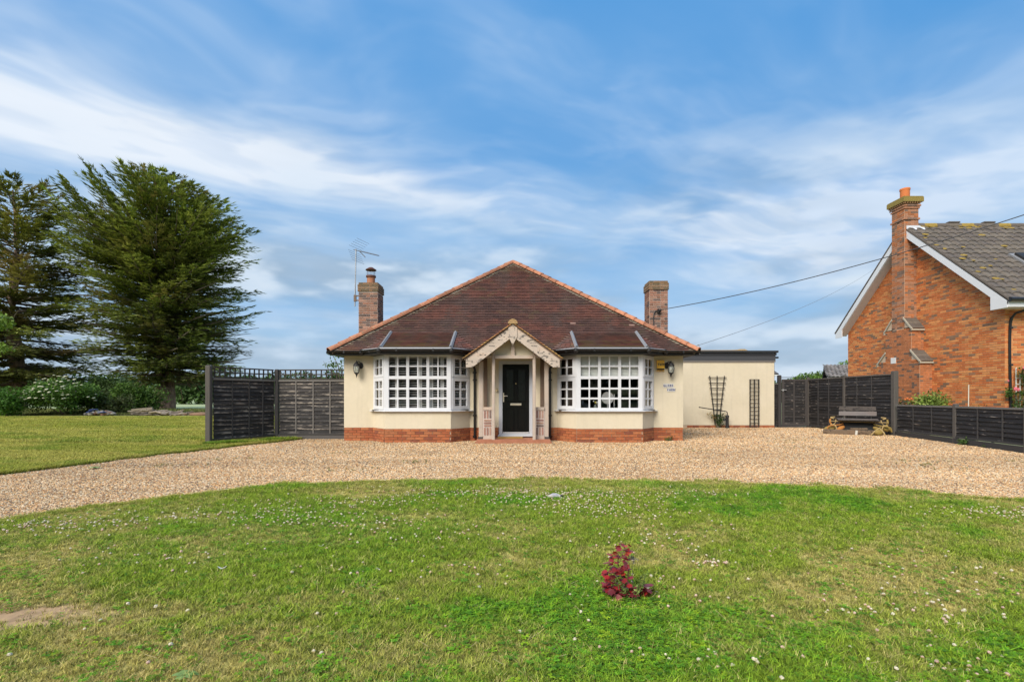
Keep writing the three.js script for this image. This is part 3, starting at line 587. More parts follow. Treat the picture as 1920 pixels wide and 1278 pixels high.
    for (let i = 0; i < n; i++) {
      const r0 = 0.128, r1 = 0.106, T = new Tri(), K = 9, len = seg + 0.045, ring = (r, z) => Array.from({ length: K }, (_, k) => { const a = (k / (K - 1)) * Math.PI; return new THREE.Vector3(Math.cos(a) * r, Math.sin(a) * r * 0.82, z); });
      const o0 = ring(r0, 0), o1 = ring(r1, len), i0 = ring(r0 - 0.016, 0);
      for (let k = 0; k + 1 < K; k++) { T.quad(o0[k], o0[k + 1], o1[k + 1], o1[k], null, [k * 0.04, 0, k * 0.04 + 0.04, 0, k * 0.04 + 0.04, len, k * 0.04, len]); T.quad(i0[k + 1], o0[k + 1], o0[k], i0[k], null, [0, 0, 0.03, 0, 0.03, 0.03, 0, 0.03]); }
      const g = T.build(), up = new THREE.Vector3(0, 1, 0), Xa = up.clone().cross(dir).normalize(), Ya = dir.clone().cross(Xa);
      g.applyMatrix4(new THREE.Matrix4().makeBasis(Xa, Ya, dir).setPosition(lo.clone().addScaledVector(dir, i * seg - 0.03).addScaledVector(Ya, 0.022 + (R() - 0.5) * 0.008).add(new THREE.Vector3((R() - 0.5) * 0.01, 0, 0))));
      g.applyMatrix4(new THREE.Matrix4().makeTranslation(R() * 0, 0, 0));
      part(roof, 'hip_tile', [g], M.hip[Math.floor(R() * 4)]);
    }
  }
  part(roof, 'ridge_tiles', [tube([V(X0, ay - 0.02, ad - 0.03), V(X0, ay - 0.02, rd)], 0.12, 10)], M.hip[0]);

  // bay roofs: a low slope in front and a small triangle on the porch side and outer side
  for (const s of [-1, 1]) {
    const bay = pgroup(bungalow, 'bay_roof');
    const fl = mir(-3.50, s), fr = mir(-1.63, s), lo = Math.min(fl, fr), hi = Math.max(fl, fr), d0 = 13.12, y0 = 2.515, d1 = 14.26, y1 = EY0 + (d1 - EA) * PITCH + 0.045;
    const L = Math.hypot(d1 - d0, y1 - y0), S = new THREE.Vector3(0, (y1 - y0) / L, -(d1 - d0) / L), N = new THREE.Vector3(0, (d1 - d0) / L, (y1 - y0) / L), g = [];
    const bs = [V(0, y0, d0), new THREE.Vector3(1, 0, 0), S, N];
    for (let t = -0.02, r = 0; t < L - 0.05; t += gauge, r++) for (let x = lo - (r % 2) * tw / 2; x < hi; x += tw) {
      const a = Math.max(lo, x + 0.0015), b = Math.min(hi, x + tw - 0.0015); if (b - a < 0.02) continue;
      let c = tileTone(x + 7, t + 3, R()).map((v) => v * 1.05); if (t < 0.14) c = mix3(c, [0.17, 0.105, 0.028], 0.7); else if (t < 0.5 && R() < 0.35) c = mix3(c, [0.15, 0.10, 0.03], 0.5);
      g.push(tileAt(a, b, t, bs, c));
    }
    const deck = [slab([V(lo, y0, d0), V(hi, y0, d0), V(hi, y1 - 0.01, d1), V(lo, y1 - 0.01, d1)], new THREE.Vector3(0, -0.03, 0))];
    for (const e of [0, 1]) {                    // splayed facets, tiled in a fan of courses
      const hx = e ? hi : lo, ox = hx + (e ? 1 : -1) * 0.62, P = V(hx, y0, d0), Q = V(hx, y1, d1), O = V(ox, EY0 + 0.03, EA + 0.02), nn = O.clone().sub(P).cross(Q.clone().sub(P)).normalize(); if (nn.y < 0) nn.negate();
      deck.push(slab(e ? [P, O, Q] : [O, P, Q], new THREE.Vector3(0, -0.02, 0)));
      const U = O.clone().sub(P), n = 9;
      for (let i = 0; i < n; i++) {
        const f0 = i / n, f1 = (i + 1) / n + 0.03, a0 = P.clone().lerp(Q, f0), b0 = O.clone().lerp(Q, f0), a1 = P.clone().lerp(Q, Math.min(1, f1)), b1 = O.clone().lerp(Q, Math.min(1, f1)), m = Math.max(1, Math.round(a0.distanceTo(b0) / tw));
        for (let k = 0; k < m; k++) {
          const T = new Tri(), q = (A, B, f, h) => A.clone().lerp(B, f).addScaledVector(nn, h), c = tileTone(i + k * 0.3 + 20 * e, i * 0.2, R()).map((v) => v * 1.25), k0 = k / m + 0.01, k1 = (k + 1) / m - 0.01;
          const v0 = q(a0, b0, k0, 0.032), v1 = q(a0, b0, k1, 0.032), v2 = q(a1, b1, k1, 0.012), v3 = q(a1, b1, k0, 0.012), w0 = q(a0, b0, k0, 0.015), w1 = q(a0, b0, k1, 0.015);
          if (e) T.quad(v0, v1, v2, v3, c).quad(w0, w1, v1, v0, c); else T.quad(v1, v0, v3, v2, c).quad(w1, w0, v0, v1, c);
          g.push(T.build());
        }
      }
    }
    part(bay, 'roof_deck', deck, M.darkVoid);
    part(bay, 'roof_tiles', g, M.tile).userData.kind = 'stuff';
    for (const hx of [lo, hi]) part(bay, 'lead_roll', [bar(V(hx, y0 + 0.045, d0 - 0.01), V(hx, y1 + 0.03, d1 - 0.01), 0.10, 0.045, 0, 0.02), tube([V(hx, y0 + 0.055, d0 - 0.03), V(hx, y1 + 0.045, d1 - 0.02)], 0.03, 8)], M.lead);
    // lead apron behind the gutter
    const px = [mir(-4.16, s), mir(-3.52, s), mir(-1.61, s), mir(-1.07, s)], pd = [13.64, 13.07, 13.07, 13.62], pth = px.map((x, i) => V(x, 2.515, pd[i])); if (s > 0) pth.reverse();
    part(bay, 'lead_apron', [sweep(pth, [[-0.09, 0.052], [0.005, 0.036], [0.02, 0.0], [0.012, 0.0], [-0.004, 0.027], [-0.09, 0.043]])], M.lead);
  }

  // gutters, fascia and soffit in black
  const half = []; for (let k = 0; k <= 8; k++) { const a = Math.PI * k / 8; half.push([0.058 - Math.cos(a) * 0.058 - 0.0, -Math.sin(a) * 0.06]); }
  for (let k = 8; k >= 0; k--) { const a = Math.PI * k / 8; half.push([0.058 - Math.cos(a) * 0.049, -Math.sin(a) * 0.05 - 0.002]); }
  const gutterPath = (pts) => sweep(pts.map(([x, d]) => V(x, 2.512, d)), half);
  const gl = [[ex0 - 0.05, EA + 0.0], [-4.14, EA], [-3.53, 13.10], [-1.60, 13.10], [-1.13, 13.56]], gr = gl.map(([x, d]) => [mir(x, 1), d]).reverse();
  gr[gr.length - 1][0] = ex1 + 0.05;
  for (const p of [gl, gr]) {
    const gt = pgroup(bungalow, 'gutter');
    part(gt, 'trough', [gutterPath(p)], M.black);
    const fas = p.map(([x, d]) => V(x, 2.30, d + 0.01));
    part(gt, 'fascia_board', [sweep(p.map(([x, d]) => V(x, 2.40, d + 0.004)), [[-0.02, 0], [-0.002, 0], [-0.002, 0.11], [-0.02, 0.11]])], M.blackMatt);
    const br = [];
    for (let i = 0; i + 1 < p.length; i++) { const [xa, da] = p[i], [xb, db] = p[i + 1], L = Math.hypot(xb - xa, db - da), n = Math.max(1, Math.round(L / 0.9)); for (let k = 0; k < n; k++) { const f = (k + 0.5) / n, x = mix(xa, xb, f), d = mix(da, db, f) - 0.058; br.push(box(x - 0.02, x + 0.02, 2.44, 2.518, d - 0.066, d - 0.055)); } }
    for (const [x, d] of p.slice(1, -1)) br.push(new THREE.SphereGeometry(0.069, 10, 6).translate(x, 2.47, -(d - 0.06)));
    part(gt, 'bracket', br, M.blackMatt);
  }
  const sof = [];
  for (const s of [-1, 1]) {
    const T = [V(mir(bx0, s), 2.392, FD), V(mir(-4.16, s), 2.392, 13.64), V(mir(-3.53, s), 2.392, 13.115), V(mir(-1.60, s), 2.392, 13.115), V(mir(-1.10, s), 2.392, 13.58), V(mir(-1.10, s), 2.392, FD)];
    sof.push(slab(s < 0 ? T : T.reverse(), new THREE.Vector3(0, 0.008, 0)));
    const xa = s < 0 ? ex0 : mir(bx0, s), xb = s < 0 ? bx0 : ex1; sof.push(box(xa, xb, 2.404, 2.414, EA + 0.02, FD - 0.002));
  }
  sof.push(box(-1.09, 1.18, 2.404, 2.414, EA + 0.02, FD - 0.002), box(ex0, XL - 0.002, 2.404, 2.414, FD + 0.001, bd), box(XR + 0.002, ex1, 2.404, 2.414, FD + 0.001, bd));
  part(bungalow, 'soffit', sof, M.blackMatt);
  part(bungalow, 'side_gutter', [bar(V(ex0 - 0.05, 2.47, EA), V(ex0 - 0.05, 2.47, bd), 0.11, 0.07), bar(V(ex1 + 0.05, 2.47, EA), V(ex1 + 0.05, 2.47, bd), 0.11, 0.07)], M.black);
  for (const s of [-1, 1]) {
    const x = s < 0 ? -1.055 : 1.075, x1 = s < 0 ? -1.16 : 1.30, dp = pgroup(bungalow, 'downpipe');
    part(dp, 'pipe', [tube([V(x1, 2.44, 13.62), V(x1, 2.20, 13.66), V(mix(x1, x, 0.35), 2.13, 13.76), V(x, 2.05, 13.93), V(x, 1.9, 13.945), V(x, 0.08, 13.945)], 0.034, 10)], M.black);
    for (const y of [1.93, 1.72, 0.72, 0.12]) part(dp, 'pipe_clip', [new THREE.CylinderGeometry(0.042, 0.042, 0.05, 12).translate(x, y, -13.945), box(x - 0.06, x + 0.06, y - 0.014, y + 0.014, 13.972, 13.998)], M.black);
  }
}

// bay windows: frame, glazing bars and a pane for every opening
function bayWindow(s) {
  const win = pgroup(bungalow, 'bay_window');
  const yb = 0.877, H = 1.508;
  const face = (xa, da, xb, db) => {             // local frame: u along the face from left to right, v up, n outwards
    const L = Math.hypot(xb - xa, db - da), U = new THREE.Vector3((xb - xa) / L, 0, -(db - da) / L), N = new THREE.Vector3(-U.z, 0, U.x); if (N.z < 0) N.negate();
    const O = V(xa, yb, da), m = new THREE.Matrix4().makeBasis(U, new THREE.Vector3(0, 1, 0), N).setPosition(O);
    return { L, at: (u0, u1, v0, v1, n0, n1) => { const g = metric(new THREE.BoxGeometry((u1 - u0) * L, v1 - v0, n1 - n0).translate((u0 + u1) / 2 * L, (v0 + v1) / 2, (n0 + n1) / 2)); return g.applyMatrix4(m); }, m };
  };
  const fr = [], bars = [];
  const pane = (f, u0, u1, v0, v1, n) => {
    const T = new Tri(), a = (R() - 0.5) * 0.006, b = (R() - 0.5) * 0.006, p = (u, v, k) => new THREE.Vector3(u * f.L, v, n + k).applyMatrix4(f.m);
    T.quad(p(u0, v0, -a - b), p(u1, v0, a - b), p(u1, v1, a + b), p(u0, v1, -a + b));
    part(win, 'pane', [T.build()], M.glass);
  };
  const y = (f) => H * (1 - f);                   // fraction from the top -> height above the sill
  const aL = mir(-3.935, s), fL = mir(-3.464, s), fR = mir(-1.667, s), aR = mir(-1.196, s);
  const [p0, p1, p2, p3] = s < 0 ? [aL, fL, fR, aR] : [aR, fR, fL, aL];
  const F = face(p1, BD, p2, BD), Lf = face(p0, FD, p1, BD), Rf = face(p2, BD, p3, FD);
  // front: fixed lights
  const rows = [[0.030, 0.190], [0.217, 0.382], [0.437, 0.591], [0.623, 0.770], [0.802, 0.955]], cols = []; let u = 0.062;
  for (let k = 0; k < 3; k++) { cols.push([u, u + 0.122], [u + 0.142, u + 0.264]); u += 0.264 + 0.042; }
  fr.push(F.at(0, 0.062, 0, H, -0.06, 0.004), F.at(0.938, 1, 0, H, -0.06, 0.004), F.at(0.062, 0.938, y(0.030), H, -0.06, 0.002), F.at(0.062, 0.938, 0, y(0.955), -0.06, 0.002), F.at(0.062, 0.938, y(0.437), y(0.382), -0.06, 0.001));
  for (const m of [0.326, 0.632]) fr.push(F.at(m, m + 0.042, y(0.955), y(0.030), -0.06, -0.001));
  for (let k = 0; k < 3; k++) { const c = 0.062 + k * 0.306 + 0.122; bars.push(F.at(c, c + 0.02, y(0.955), y(0.030), -0.042, -0.012)); for (const v of [[0.190, 0.217], [0.591, 0.623], [0.770, 0.802]]) bars.push(F.at(c - 0.122, c + 0.142, y(v[1]), y(v[0]), -0.040, -0.014)); }
  for (const [a, b] of cols) for (const [v0, v1] of rows) pane(F, a - 0.004, b + 0.004, y(v1) - 0.006, y(v0) + 0.006, -0.030);
  // splayed sides: an opening light over a taller one
  for (const [f, flip] of [[Lf, true], [Rf, false]]) {
    const w = (a, b) => flip ? [1 - b, 1 - a] : [a, b], put = (a, b, v0, v1, n0, n1, to) => { const [q, r] = w(a, b); to.push(f.at(q, r, v0, v1, n0, n1)); };
    put(0, 0.06, 0, H, -0.06, 0.003, fr); put(0.96, 1, 0, H, -0.06, 0.003, fr); put(0.06, 0.96, y(0.025), H, -0.06, 0.001, fr); put(0.06, 0.96, 0, y(0.985), -0.06, 0.001, fr); put(0.06, 0.96, y(0.418), y(0.398), -0.06, 0.001, fr);
    for (const [t, b, rs] of [[0.027, 0.396, [[0.067, 0.205], [0.222, 0.353]]], [0.42, 0.983, [[0.468, 0.603], [0.628, 0.778], [0.801, 0.923]]]]) {
      const r0 = rs[0][0], r1 = rs[rs.length - 1][1];
      put(0.063, 0.19, y(b), y(t), -0.045, 0.014, fr); put(0.835, 0.957, y(b), y(t), -0.045, 0.014, fr); put(0.19, 0.835, y(r0), y(t), -0.045, 0.013, fr); put(0.19, 0.835, y(b), y(r1), -0.045, 0.013, fr);
      put(0.48, 0.545, y(r1), y(r0), -0.03, -0.002, bars);
      for (let k = 0; k + 1 < rs.length; k++) put(0.19, 0.835, y(rs[k + 1][0]), y(rs[k][1]), -0.028, -0.004, bars);
      for (const [v0, v1] of rs) for (const c of [[0.185, 0.485], [0.54, 0.84]]) { const [q, r] = w(...c); pane(f, q, r, y(v1) - 0.005, y(v0) + 0.005, -0.018); }
    }
  }
  part(win, 'frame', fr, M.upvc);
  part(win, 'glazing_bars', bars, M.upvc);
  const path = [V(p0 - 0.04, yb - 0.035, FD), V(p1, yb - 0.035, BD), V(p2, yb - 0.035, BD), V(p3 + 0.04, yb - 0.035, FD)];
  part(win, 'sill', [sweep(path, [[-0.07, 0], [0.075, 0], [0.08, 0.012], [0.075, 0.024], [-0.07, 0.034]])], M.upvc);
  return { F, Lf, Rf };
}
const bayL = bayWindow(-1), bayR = bayWindow(1);

// chimney stacks of the bungalow: coursed bricks over a mortar core
function stackBricks(x0, x1, d0, d1, y0, y1, tone, seed, faces = 'fl r') {
  const q = rng(seed), out = [], h = 0.0735; let r = 0;
  for (let y = y0; y < y1 - h * 0.6; y += h, r++) {
    for (const [ax, len] of [['f', x1 - x0], ['l', d1 - d0], ['r', d1 - d0]]) {
      if (!faces.includes(ax)) continue;
      let at = 0, k = r % 2 ? 1 : 0; const n = Math.max(2, Math.round(len / 0.17)), unit = len / n;
      const cut = []; let p = 0; for (let i = 0; p < len - 0.02; i++) { const w = ((i + r) % 2 ? 0.215 : 0.105) + 0.01; cut.push([p, Math.min(len, p + w)]); p += w; }
      if (cut.length > 1 && cut[cut.length - 1][1] - cut[cut.length - 1][0] < 0.05) { cut[cut.length - 2][1] = len; cut.pop(); }
      for (const [a, b] of cut) {
        const c = tone(q), lo = y + 0.0085, hi = y + h - 0.0085, e = 0.010 + 0.003 * q();
        const g = ax === 'f' ? box(x0 + a + 0.005, x0 + b - 0.005, lo, hi, d0 - e, d0 + 0.02) : ax === 'l' ? box(x0 - e, x0 + 0.02, lo, hi, d0 + a + 0.005, d0 + b - 0.005) : box(x1 - 0.02, x1 + e, lo, hi, d0 + a + 0.005, d0 + b - 0.005);
        out.push(tint(g, c));
      }
    }
  }
  return out;
}
{
  const tone = (q) => { const k = 0.75 + 0.5 * q(), r = q(); return r < 0.2 ? [0.14 * k, 0.092 * k, 0.078 * k] : r < 0.6 ? [0.28 * k, 0.130 * k, 0.085 * k] : [0.33 * k, 0.180 * k, 0.125 * k]; };
  const mossy = (q) => mix3(tone(q), [0.16, 0.125, 0.05], 0.55);
  for (const [x0, x1, d0, d1, top, label] of [[-4.69, -4.12, 15.1, 15.74, 4.74, 'brick chimney stack with terracotta pot and cowl'], [4.27, 4.83, 15.3, 15.86, 4.84, 'brick chimney stack without a pot']]) {
    const ch = pgroup(bungalow, 'chimney'); ch.userData.label = label;
    part(ch, 'core', [box(x0, x1, 2.5, top - 0.02, d0, d1), box(x0 - 0.02, x1 + 0.02, top - 0.26, top - 0.06, d0 - 0.02, d1 + 0.02)], M.mortarPale);
    part(ch, 'brickwork', stackBricks(x0, x1, d0, d1, 2.6, top - 0.28, tone, 401 + x0 * 10, 'flr'), M.brickTint).userData.kind = 'stuff';
    part(ch, 'corbel', [stackBricks(x0 - 0.025, x1 + 0.025, d0 - 0.025, d1 + 0.025, top - 0.275, top - 0.06, mossy, 405, 'flr'), stackBricks(x0, x1, d0, d1, top - 0.062, top, mossy, 406, 'flr')], M.brickTint).userData.kind = 'stuff';
    const dome = new THREE.SphereGeometry(0.5, 16, 6, 0, 6.283, 0, 1.2).scale((x1 - x0) * 0.98, 0.12, (d1 - d0) * 0.98).translate((x0 + x1) / 2, top - 0.036, -(d0 + d1) / 2);
    part(ch, 'flaunching', [dome], M.mortarPale);
    if (x0 < 0) {
      const cx = -4.41, cz = -15.42;
      part(ch, 'chimney_pot', [new THREE.LatheGeometry([[0.125, 4.74], [0.12, 4.98], [0.135, 5.0], [0.135, 5.03], [0.10, 5.03], [0.10, 4.8]].map(([a, b]) => new THREE.Vector2(a, b)), 20).translate(cx, 0, cz)], M.hip[1]);
      part(ch, 'cowl', [new THREE.LatheGeometry([[0.001, 5.30], [0.06, 5.285], [0.165, 5.215], [0.165, 5.195], [0.05, 5.20], [0.001, 5.2]].map(([a, b]) => new THREE.Vector2(a, b)), 20).translate(cx, 0, cz), new THREE.CylinderGeometry(0.152, 0.152, 0.05, 20).translate(cx, 5.0, cz), ...[0, 1, 2, 3, 4, 5].map((k) => { const a = k * 1.047; return tube([new THREE.Vector3(cx + 0.12 * Math.cos(a), 5.0, cz + 0.12 * Math.sin(a)), new THREE.Vector3(cx + 0.12 * Math.cos(a), 5.22, cz + 0.12 * Math.sin(a))], 0.006, 5); })], mat([0.10, 0.035, 0.02], 0.7));
    }
  }
}

// front door
{
  const door = pgroup(bungalow, 'front_door');
  const x0 = -0.372, x1 = 0.582, d = 13.985;
  part(door, 'frame', [box(x0, x0 + 0.10, 0.20, 2.26, d, 14.12), box(x1 - 0.092, x1, 0.20, 2.26, d, 14.12), box(x0 + 0.10, x1 - 0.092, 2.17, 2.26, d, 14.12), box(x0 - 0.03, x1 + 0.03, 0.125, 0.165, d - 0.05, 14.1), box(x0, x1, 0.165, 0.20, d - 0.01, 14.12)], M.upvcGrey);
  const lx0 = -0.270, lx1 = 0.488, gloss = phys([0.006, 0.006, 0.0065], 0.22, { specularIntensity: 0.6, bumpMap: grainBump, bumpScale: 0.0008 });
  const leaf = part(door, 'door_leaf', [box(lx0, lx1, 0.205, 2.168, 14.035, 14.09)], gloss);
  const mould = (a, b, y0, y1) => { const q = [[a, y0], [b, y0], [b, y1], [a, y1]]; const g = []; for (let i = 0; i < 4; i++) { const [xa, ya] = q[i], [xb, yb] = q[(i + 1) % 4]; g.push(bar(V(xa, ya, 14.031), V(xb, yb, 14.031), 0.028, 0.022, 0, 0.008)); } return g; };
  part(door, 'panel_moulding', [mould(-0.165, 0.055, 0.32, 0.92), mould(0.165, 0.385, 0.32, 0.92), mould(-0.165, 0.055, 1.12, 2.02), mould(0.165, 0.385, 1.12, 2.02), box(-0.14, 0.03, 0.35, 0.89, 14.026, 14.036), box(0.19, 0.36, 0.35, 0.89, 14.026, 14.036)], gloss);
  part(door, 'glazing', [box(-0.15, 0.04, 1.135, 2.005, 14.0315, 14.036), box(0.18, 0.37, 1.135, 2.005, 14.0315, 14.036)], phys([0.006, 0.007, 0.008], 0.06, { bumpMap: grainBump, bumpScale: 0.003 }));
  part(door, 'weather_bar', [box(lx0 + 0.01, lx1 - 0.01, 0.21, 0.245, 14.0, 14.04)], mat([0.75, 0.75, 0.77], 0.3, { metalness: 0.4 }));
  part(door, 'letterplate', [bar(V(-0.045, 1.03, 14.018), V(0.265, 1.03, 14.018), 0.022, 0.062, 0, 0.008), box(-0.03, 0.25, 1.035, 1.042, 14.0, 14.01)], M.letterplate);
  part(door, 'handle', [box(-0.262, -0.225, 1.10, 1.36, 14.018, 14.035), tube([V(-0.244, 1.27, 14.03), V(-0.244, 1.27, 13.98), V(-0.13, 1.268, 13.975)], 0.010, 8)], M.letterplate);
  part(door, 'spyhole', [new THREE.CylinderGeometry(0.016, 0.016, 0.012, 14).rotateX(Math.PI / 2).translate(0.11, 1.62, -14.03)], M.brass);
}

// timber porch
{
  const porch = pgroup(bungalow, 'porch'), c = 0.02;
  part(porch, 'step', [box(-0.95, 1.03, 0, 0.095, 13.18, 13.99), box(-0.98, 1.06, 0, 0.05, 13.12, 13.18)], mat([0.40, 0.165, 0.090], 0.8, { map: brickMap, bumpMap: grainBump, bumpScale: 0.003 }));
  for (const [x0, x1, d, y0, top] of [[-0.905, -0.788, 13.5, 0.155, 2.5], [-0.538, -0.458, 13.27, 0.0, 2.44], [0.556, 0.637, 13.27, 0.0, 2.44], [0.886, 1.0, 13.5, 0.155, 2.5]]) part(porch, 'post', [bar(V((x0 + x1) / 2, y0, d), V((x0 + x1) / 2, top, d), x1 - x0, 0.10, 0, 0.010)], M.oak);
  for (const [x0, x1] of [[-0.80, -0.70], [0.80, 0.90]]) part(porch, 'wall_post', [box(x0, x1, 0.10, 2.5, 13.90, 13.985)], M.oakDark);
  for (const [x0, x1] of [[-0.93, -0.79], [0.885, 1.02]]) part(porch, 'padstone', [box(x0, x1, 0.095, 0.155, 13.43, 13.57)], mat([0.07, 0.06, 0.055], 0.9));
  // brick nogging panels beside the door
  for (const s of [-1, 1]) {
    const x0 = s < 0 ? -0.785 : 0.640, x1 = s < 0 ? -0.545 : 0.883, d = 13.46;
    part(porch, 'panel_rail', [box(x0, x1, 0.885, 0.965, d - 0.045, d + 0.05), box(x0, x1, 0.075, 0.185, d - 0.045, d + 0.05)], M.oak);
    const backing = part(porch, 'nogging', [box(x0, x1, 0.185, 0.885, d - 0.020, d + 0.04)], mat([0.62, 0.54, 0.48], 0.95, { bumpMap: grainBump, bumpScale: 0.004 }));
    const w = x1 - x0, put = (a, b, y0, y1) => part(backing, 'brick', [box(x0 + a, x0 + b, y0, y1, d - 0.034 - 0.004 * R(), d)], M.porchBrick[Math.floor(R() * 4)]);
    for (const [y0, y1] of [[0.205, 0.405], [0.665, 0.865]]) for (let k = 0; k < 3; k++) put(0.018 + k * (w - 0.016) / 3, (k + 1) * (w - 0.016) / 3 - 0.008, y0, y1);
    for (let k = 0; k < 3; k++) put(0.022, w - 0.022, 0.432 + k * 0.075, 0.482 + k * 0.075);
  }
  part(porch, 'tie_beam', [box(-0.46, 0.56, 2.27, 2.355, 13.20, 13.32), box(-0.90, -0.54, 2.29, 2.355, 13.24, 13.32), box(0.64, 1.0, 2.29, 2.355, 13.24, 13.32), box(c - 0.045, c + 0.05, 2.355, 2.85, 13.22, 13.30)], M.oak);
  part(porch, 'gable_infill', [slab([V(-0.95, 2.36, 13.30), V(1.0, 2.36, 13.30), V(c, 3.05, 13.30)], new THREE.Vector3(0, 0, -0.05))], M.render);
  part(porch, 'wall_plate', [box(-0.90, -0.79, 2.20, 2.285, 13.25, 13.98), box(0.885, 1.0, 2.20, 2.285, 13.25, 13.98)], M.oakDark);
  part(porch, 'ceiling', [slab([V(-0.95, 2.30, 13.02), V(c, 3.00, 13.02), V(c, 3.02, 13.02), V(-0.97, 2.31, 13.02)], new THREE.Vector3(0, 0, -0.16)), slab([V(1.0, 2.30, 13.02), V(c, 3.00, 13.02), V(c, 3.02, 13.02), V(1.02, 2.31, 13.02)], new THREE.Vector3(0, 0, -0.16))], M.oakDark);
  // barge boards: thick boards with flecked faces, and the pointed pendant
  const top = 3.13, ex = 1.232, d = 12.95;
  for (const s of [-1, 1]) {
    const X = (x) => c + s * x, P = [V(X(0), top, d), V(X(ex), 2.245, d), V(X(ex), 2.02, d), V(X(ex - 0.17), 2.02, d), V(X(0), 2.83, d)];
    part(porch, 'barge_board', [slab(s > 0 ? P : P.reverse(), new THREE.Vector3(0, 0, -0.055))], M.barge);
  }
  part(porch, 'pendant', [slab([V(c - 0.115, 3.06, 12.93), V(c - 0.115, 2.82, 12.93), V(c, 2.60, 12.93), V(c + 0.115, 2.82, 12.93), V(c + 0.115, 3.06, 12.93), V(c, 3.15, 12.93)], new THREE.Vector3(0, 0, -0.055))], M.barge);
  // porch roof tiles
  const g = [], deck = [];
  for (const s of [-1, 1]) {
    const O = V(c + s * 1.29, 2.245, 12.90), Tp = V(c, 3.165, 12.90), S = Tp.clone().sub(O), L = S.length(); S.normalize();
    const U = new THREE.Vector3(0, 0, -1), N = new THREE.Vector3(s * S.y, Math.abs(S.x), 0);
    deck.push(slab([V(c + s * 1.27, 2.20, 12.94), V(c, 3.12, 12.94), V(c, 3.15, 12.94), V(c + s * 1.29, 2.24, 12.94)], new THREE.Vector3(0, 0, -1.42)));
    for (let t = -0.02, r = 0; t < L - 0.06; t += 0.1, r++) for (let u = -(r % 2) * 0.0825; u < 1.45; u += 0.165) {
      const a = Math.max(0, u), b = Math.min(1.45, u + 0.163); if (b - a < 0.03) continue;
      const q = R(), k = 0.7 + 0.6 * R(), col = u < 0.1 ? (q < 0.6 ? [0.40 * k, 0.235 * k, 0.075 * k] : [0.36 * k, 0.15 * k, 0.06 * k]) : [0.22 * k, 0.10 * k, 0.05 * k];
      const T = new Tri(), p = (uu, ss, n) => O.clone().addScaledVector(U, uu).addScaledVector(S, ss).addScaledVector(N, n), A = p(a, t, 0.032), B = p(b, t, 0.032), C = p(b, t + 0.15, 0.012), D = p(a, t + 0.15, 0.012), A2 = p(a, t, 0.016), B2 = p(b, t, 0.016), D2 = p(a, t + 0.15, -0.004);
      T.quad(A, B, C, D, col).quad(A2, B2, B, A, col).quad(A2, A, D, D2, col); g.push(T.build());
    }
  }
  part(porch, 'roof_deck', deck, M.oakDark);
  part(porch, 'roof_tiles', g, M.tile).userData.kind = 'stuff';
  const ochre = mat([0.62, 0.40, 0.15], 0.9, { map: hipMap, bumpMap: grainBump, bumpScale: 0.005 }); ochre.color.setRGB(0.9, 1.35, 1.1);
  for (let k = 0; k < 3; k++) part(porch, 'ridge_tile', [new THREE.CylinderGeometry(0.128 - 0.004 * (k % 2), 0.128, 0.47, 14, 1, false, 0, Math.PI).rotateZ(Math.PI / 2).rotateY(Math.PI / 2).translate(c, 3.155, -(12.89 + 0.235 + k * 0.46))], ochre);
}

// ------------------------------------------------------------------ things on and in the bungalow
function inFace(f, u, v, n) { return new THREE.Vector3(u * f.L, v, n).applyMatrix4(f.m); }
{
  // slatted shutters behind the left bay
  const t = thing('window_shutters', 'white slatted shutters standing inside the left bay window', 'shutters', [-2.56, 0.88, 13.55]);
  const white = mat([0.56, 0.56, 0.54], 0.5), slatG = metric(new THREE.BoxGeometry(1, 0.010, 0.056));
  const panelOn = (f, a, b, n, tilt) => {
    const L = (b - a) * f.L, p = inFace(f, a, 0.02, n), q = inFace(f, b, 0.02, n), turn = Math.atan2(-(q.z - p.z), q.x - p.x), base = offsetOf(t);
    const g = pgroup(t, 'shutter_panel', p.x - base.x, p.y - base.y, p.z - base.z, turn), h = 1.46, st = 0.042;
    sub(g, 'panel_frame', [metric(new THREE.BoxGeometry(st, h, 0.026).translate(st / 2, h / 2, 0)), metric(new THREE.BoxGeometry(st, h, 0.026).translate(L - st / 2, h / 2, 0)), metric(new THREE.BoxGeometry(L - 2 * st, 0.05, 0.026).translate(L / 2, 0.025, 0)), metric(new THREE.BoxGeometry(L - 2 * st, 0.05, 0.026).translate(L / 2, h - 0.025, 0)), metric(new THREE.BoxGeometry(L - 2 * st, 0.04, 0.026).translate(L / 2, h * 0.58, 0))], white);
    for (let y = 0.085; y < h - 0.06; y += 0.0645) { if (Math.abs(y - h * 0.58) < 0.04) continue; const m = sub(g, 'slat', slatG, white, L / 2, y, 0); m.scale.x = L - 2 * st - 0.004; m.rotation.x = tilt; }
  };
  for (const [a, b, tl] of [[0.03, 0.165, 0.06], [0.17, 0.52, 0.04], [0.525, 0.69, 0.05], [0.695, 0.855, 0.07], [0.86, 0.98, 0.05]]) panelOn(bayL.F, a, b, -0.16, tl);
  panelOn(bayL.Lf, 0.06, 0.92, -0.16, 0.9); panelOn(bayL.Rf, 0.08, 0.94, -0.16, 0.5);
}
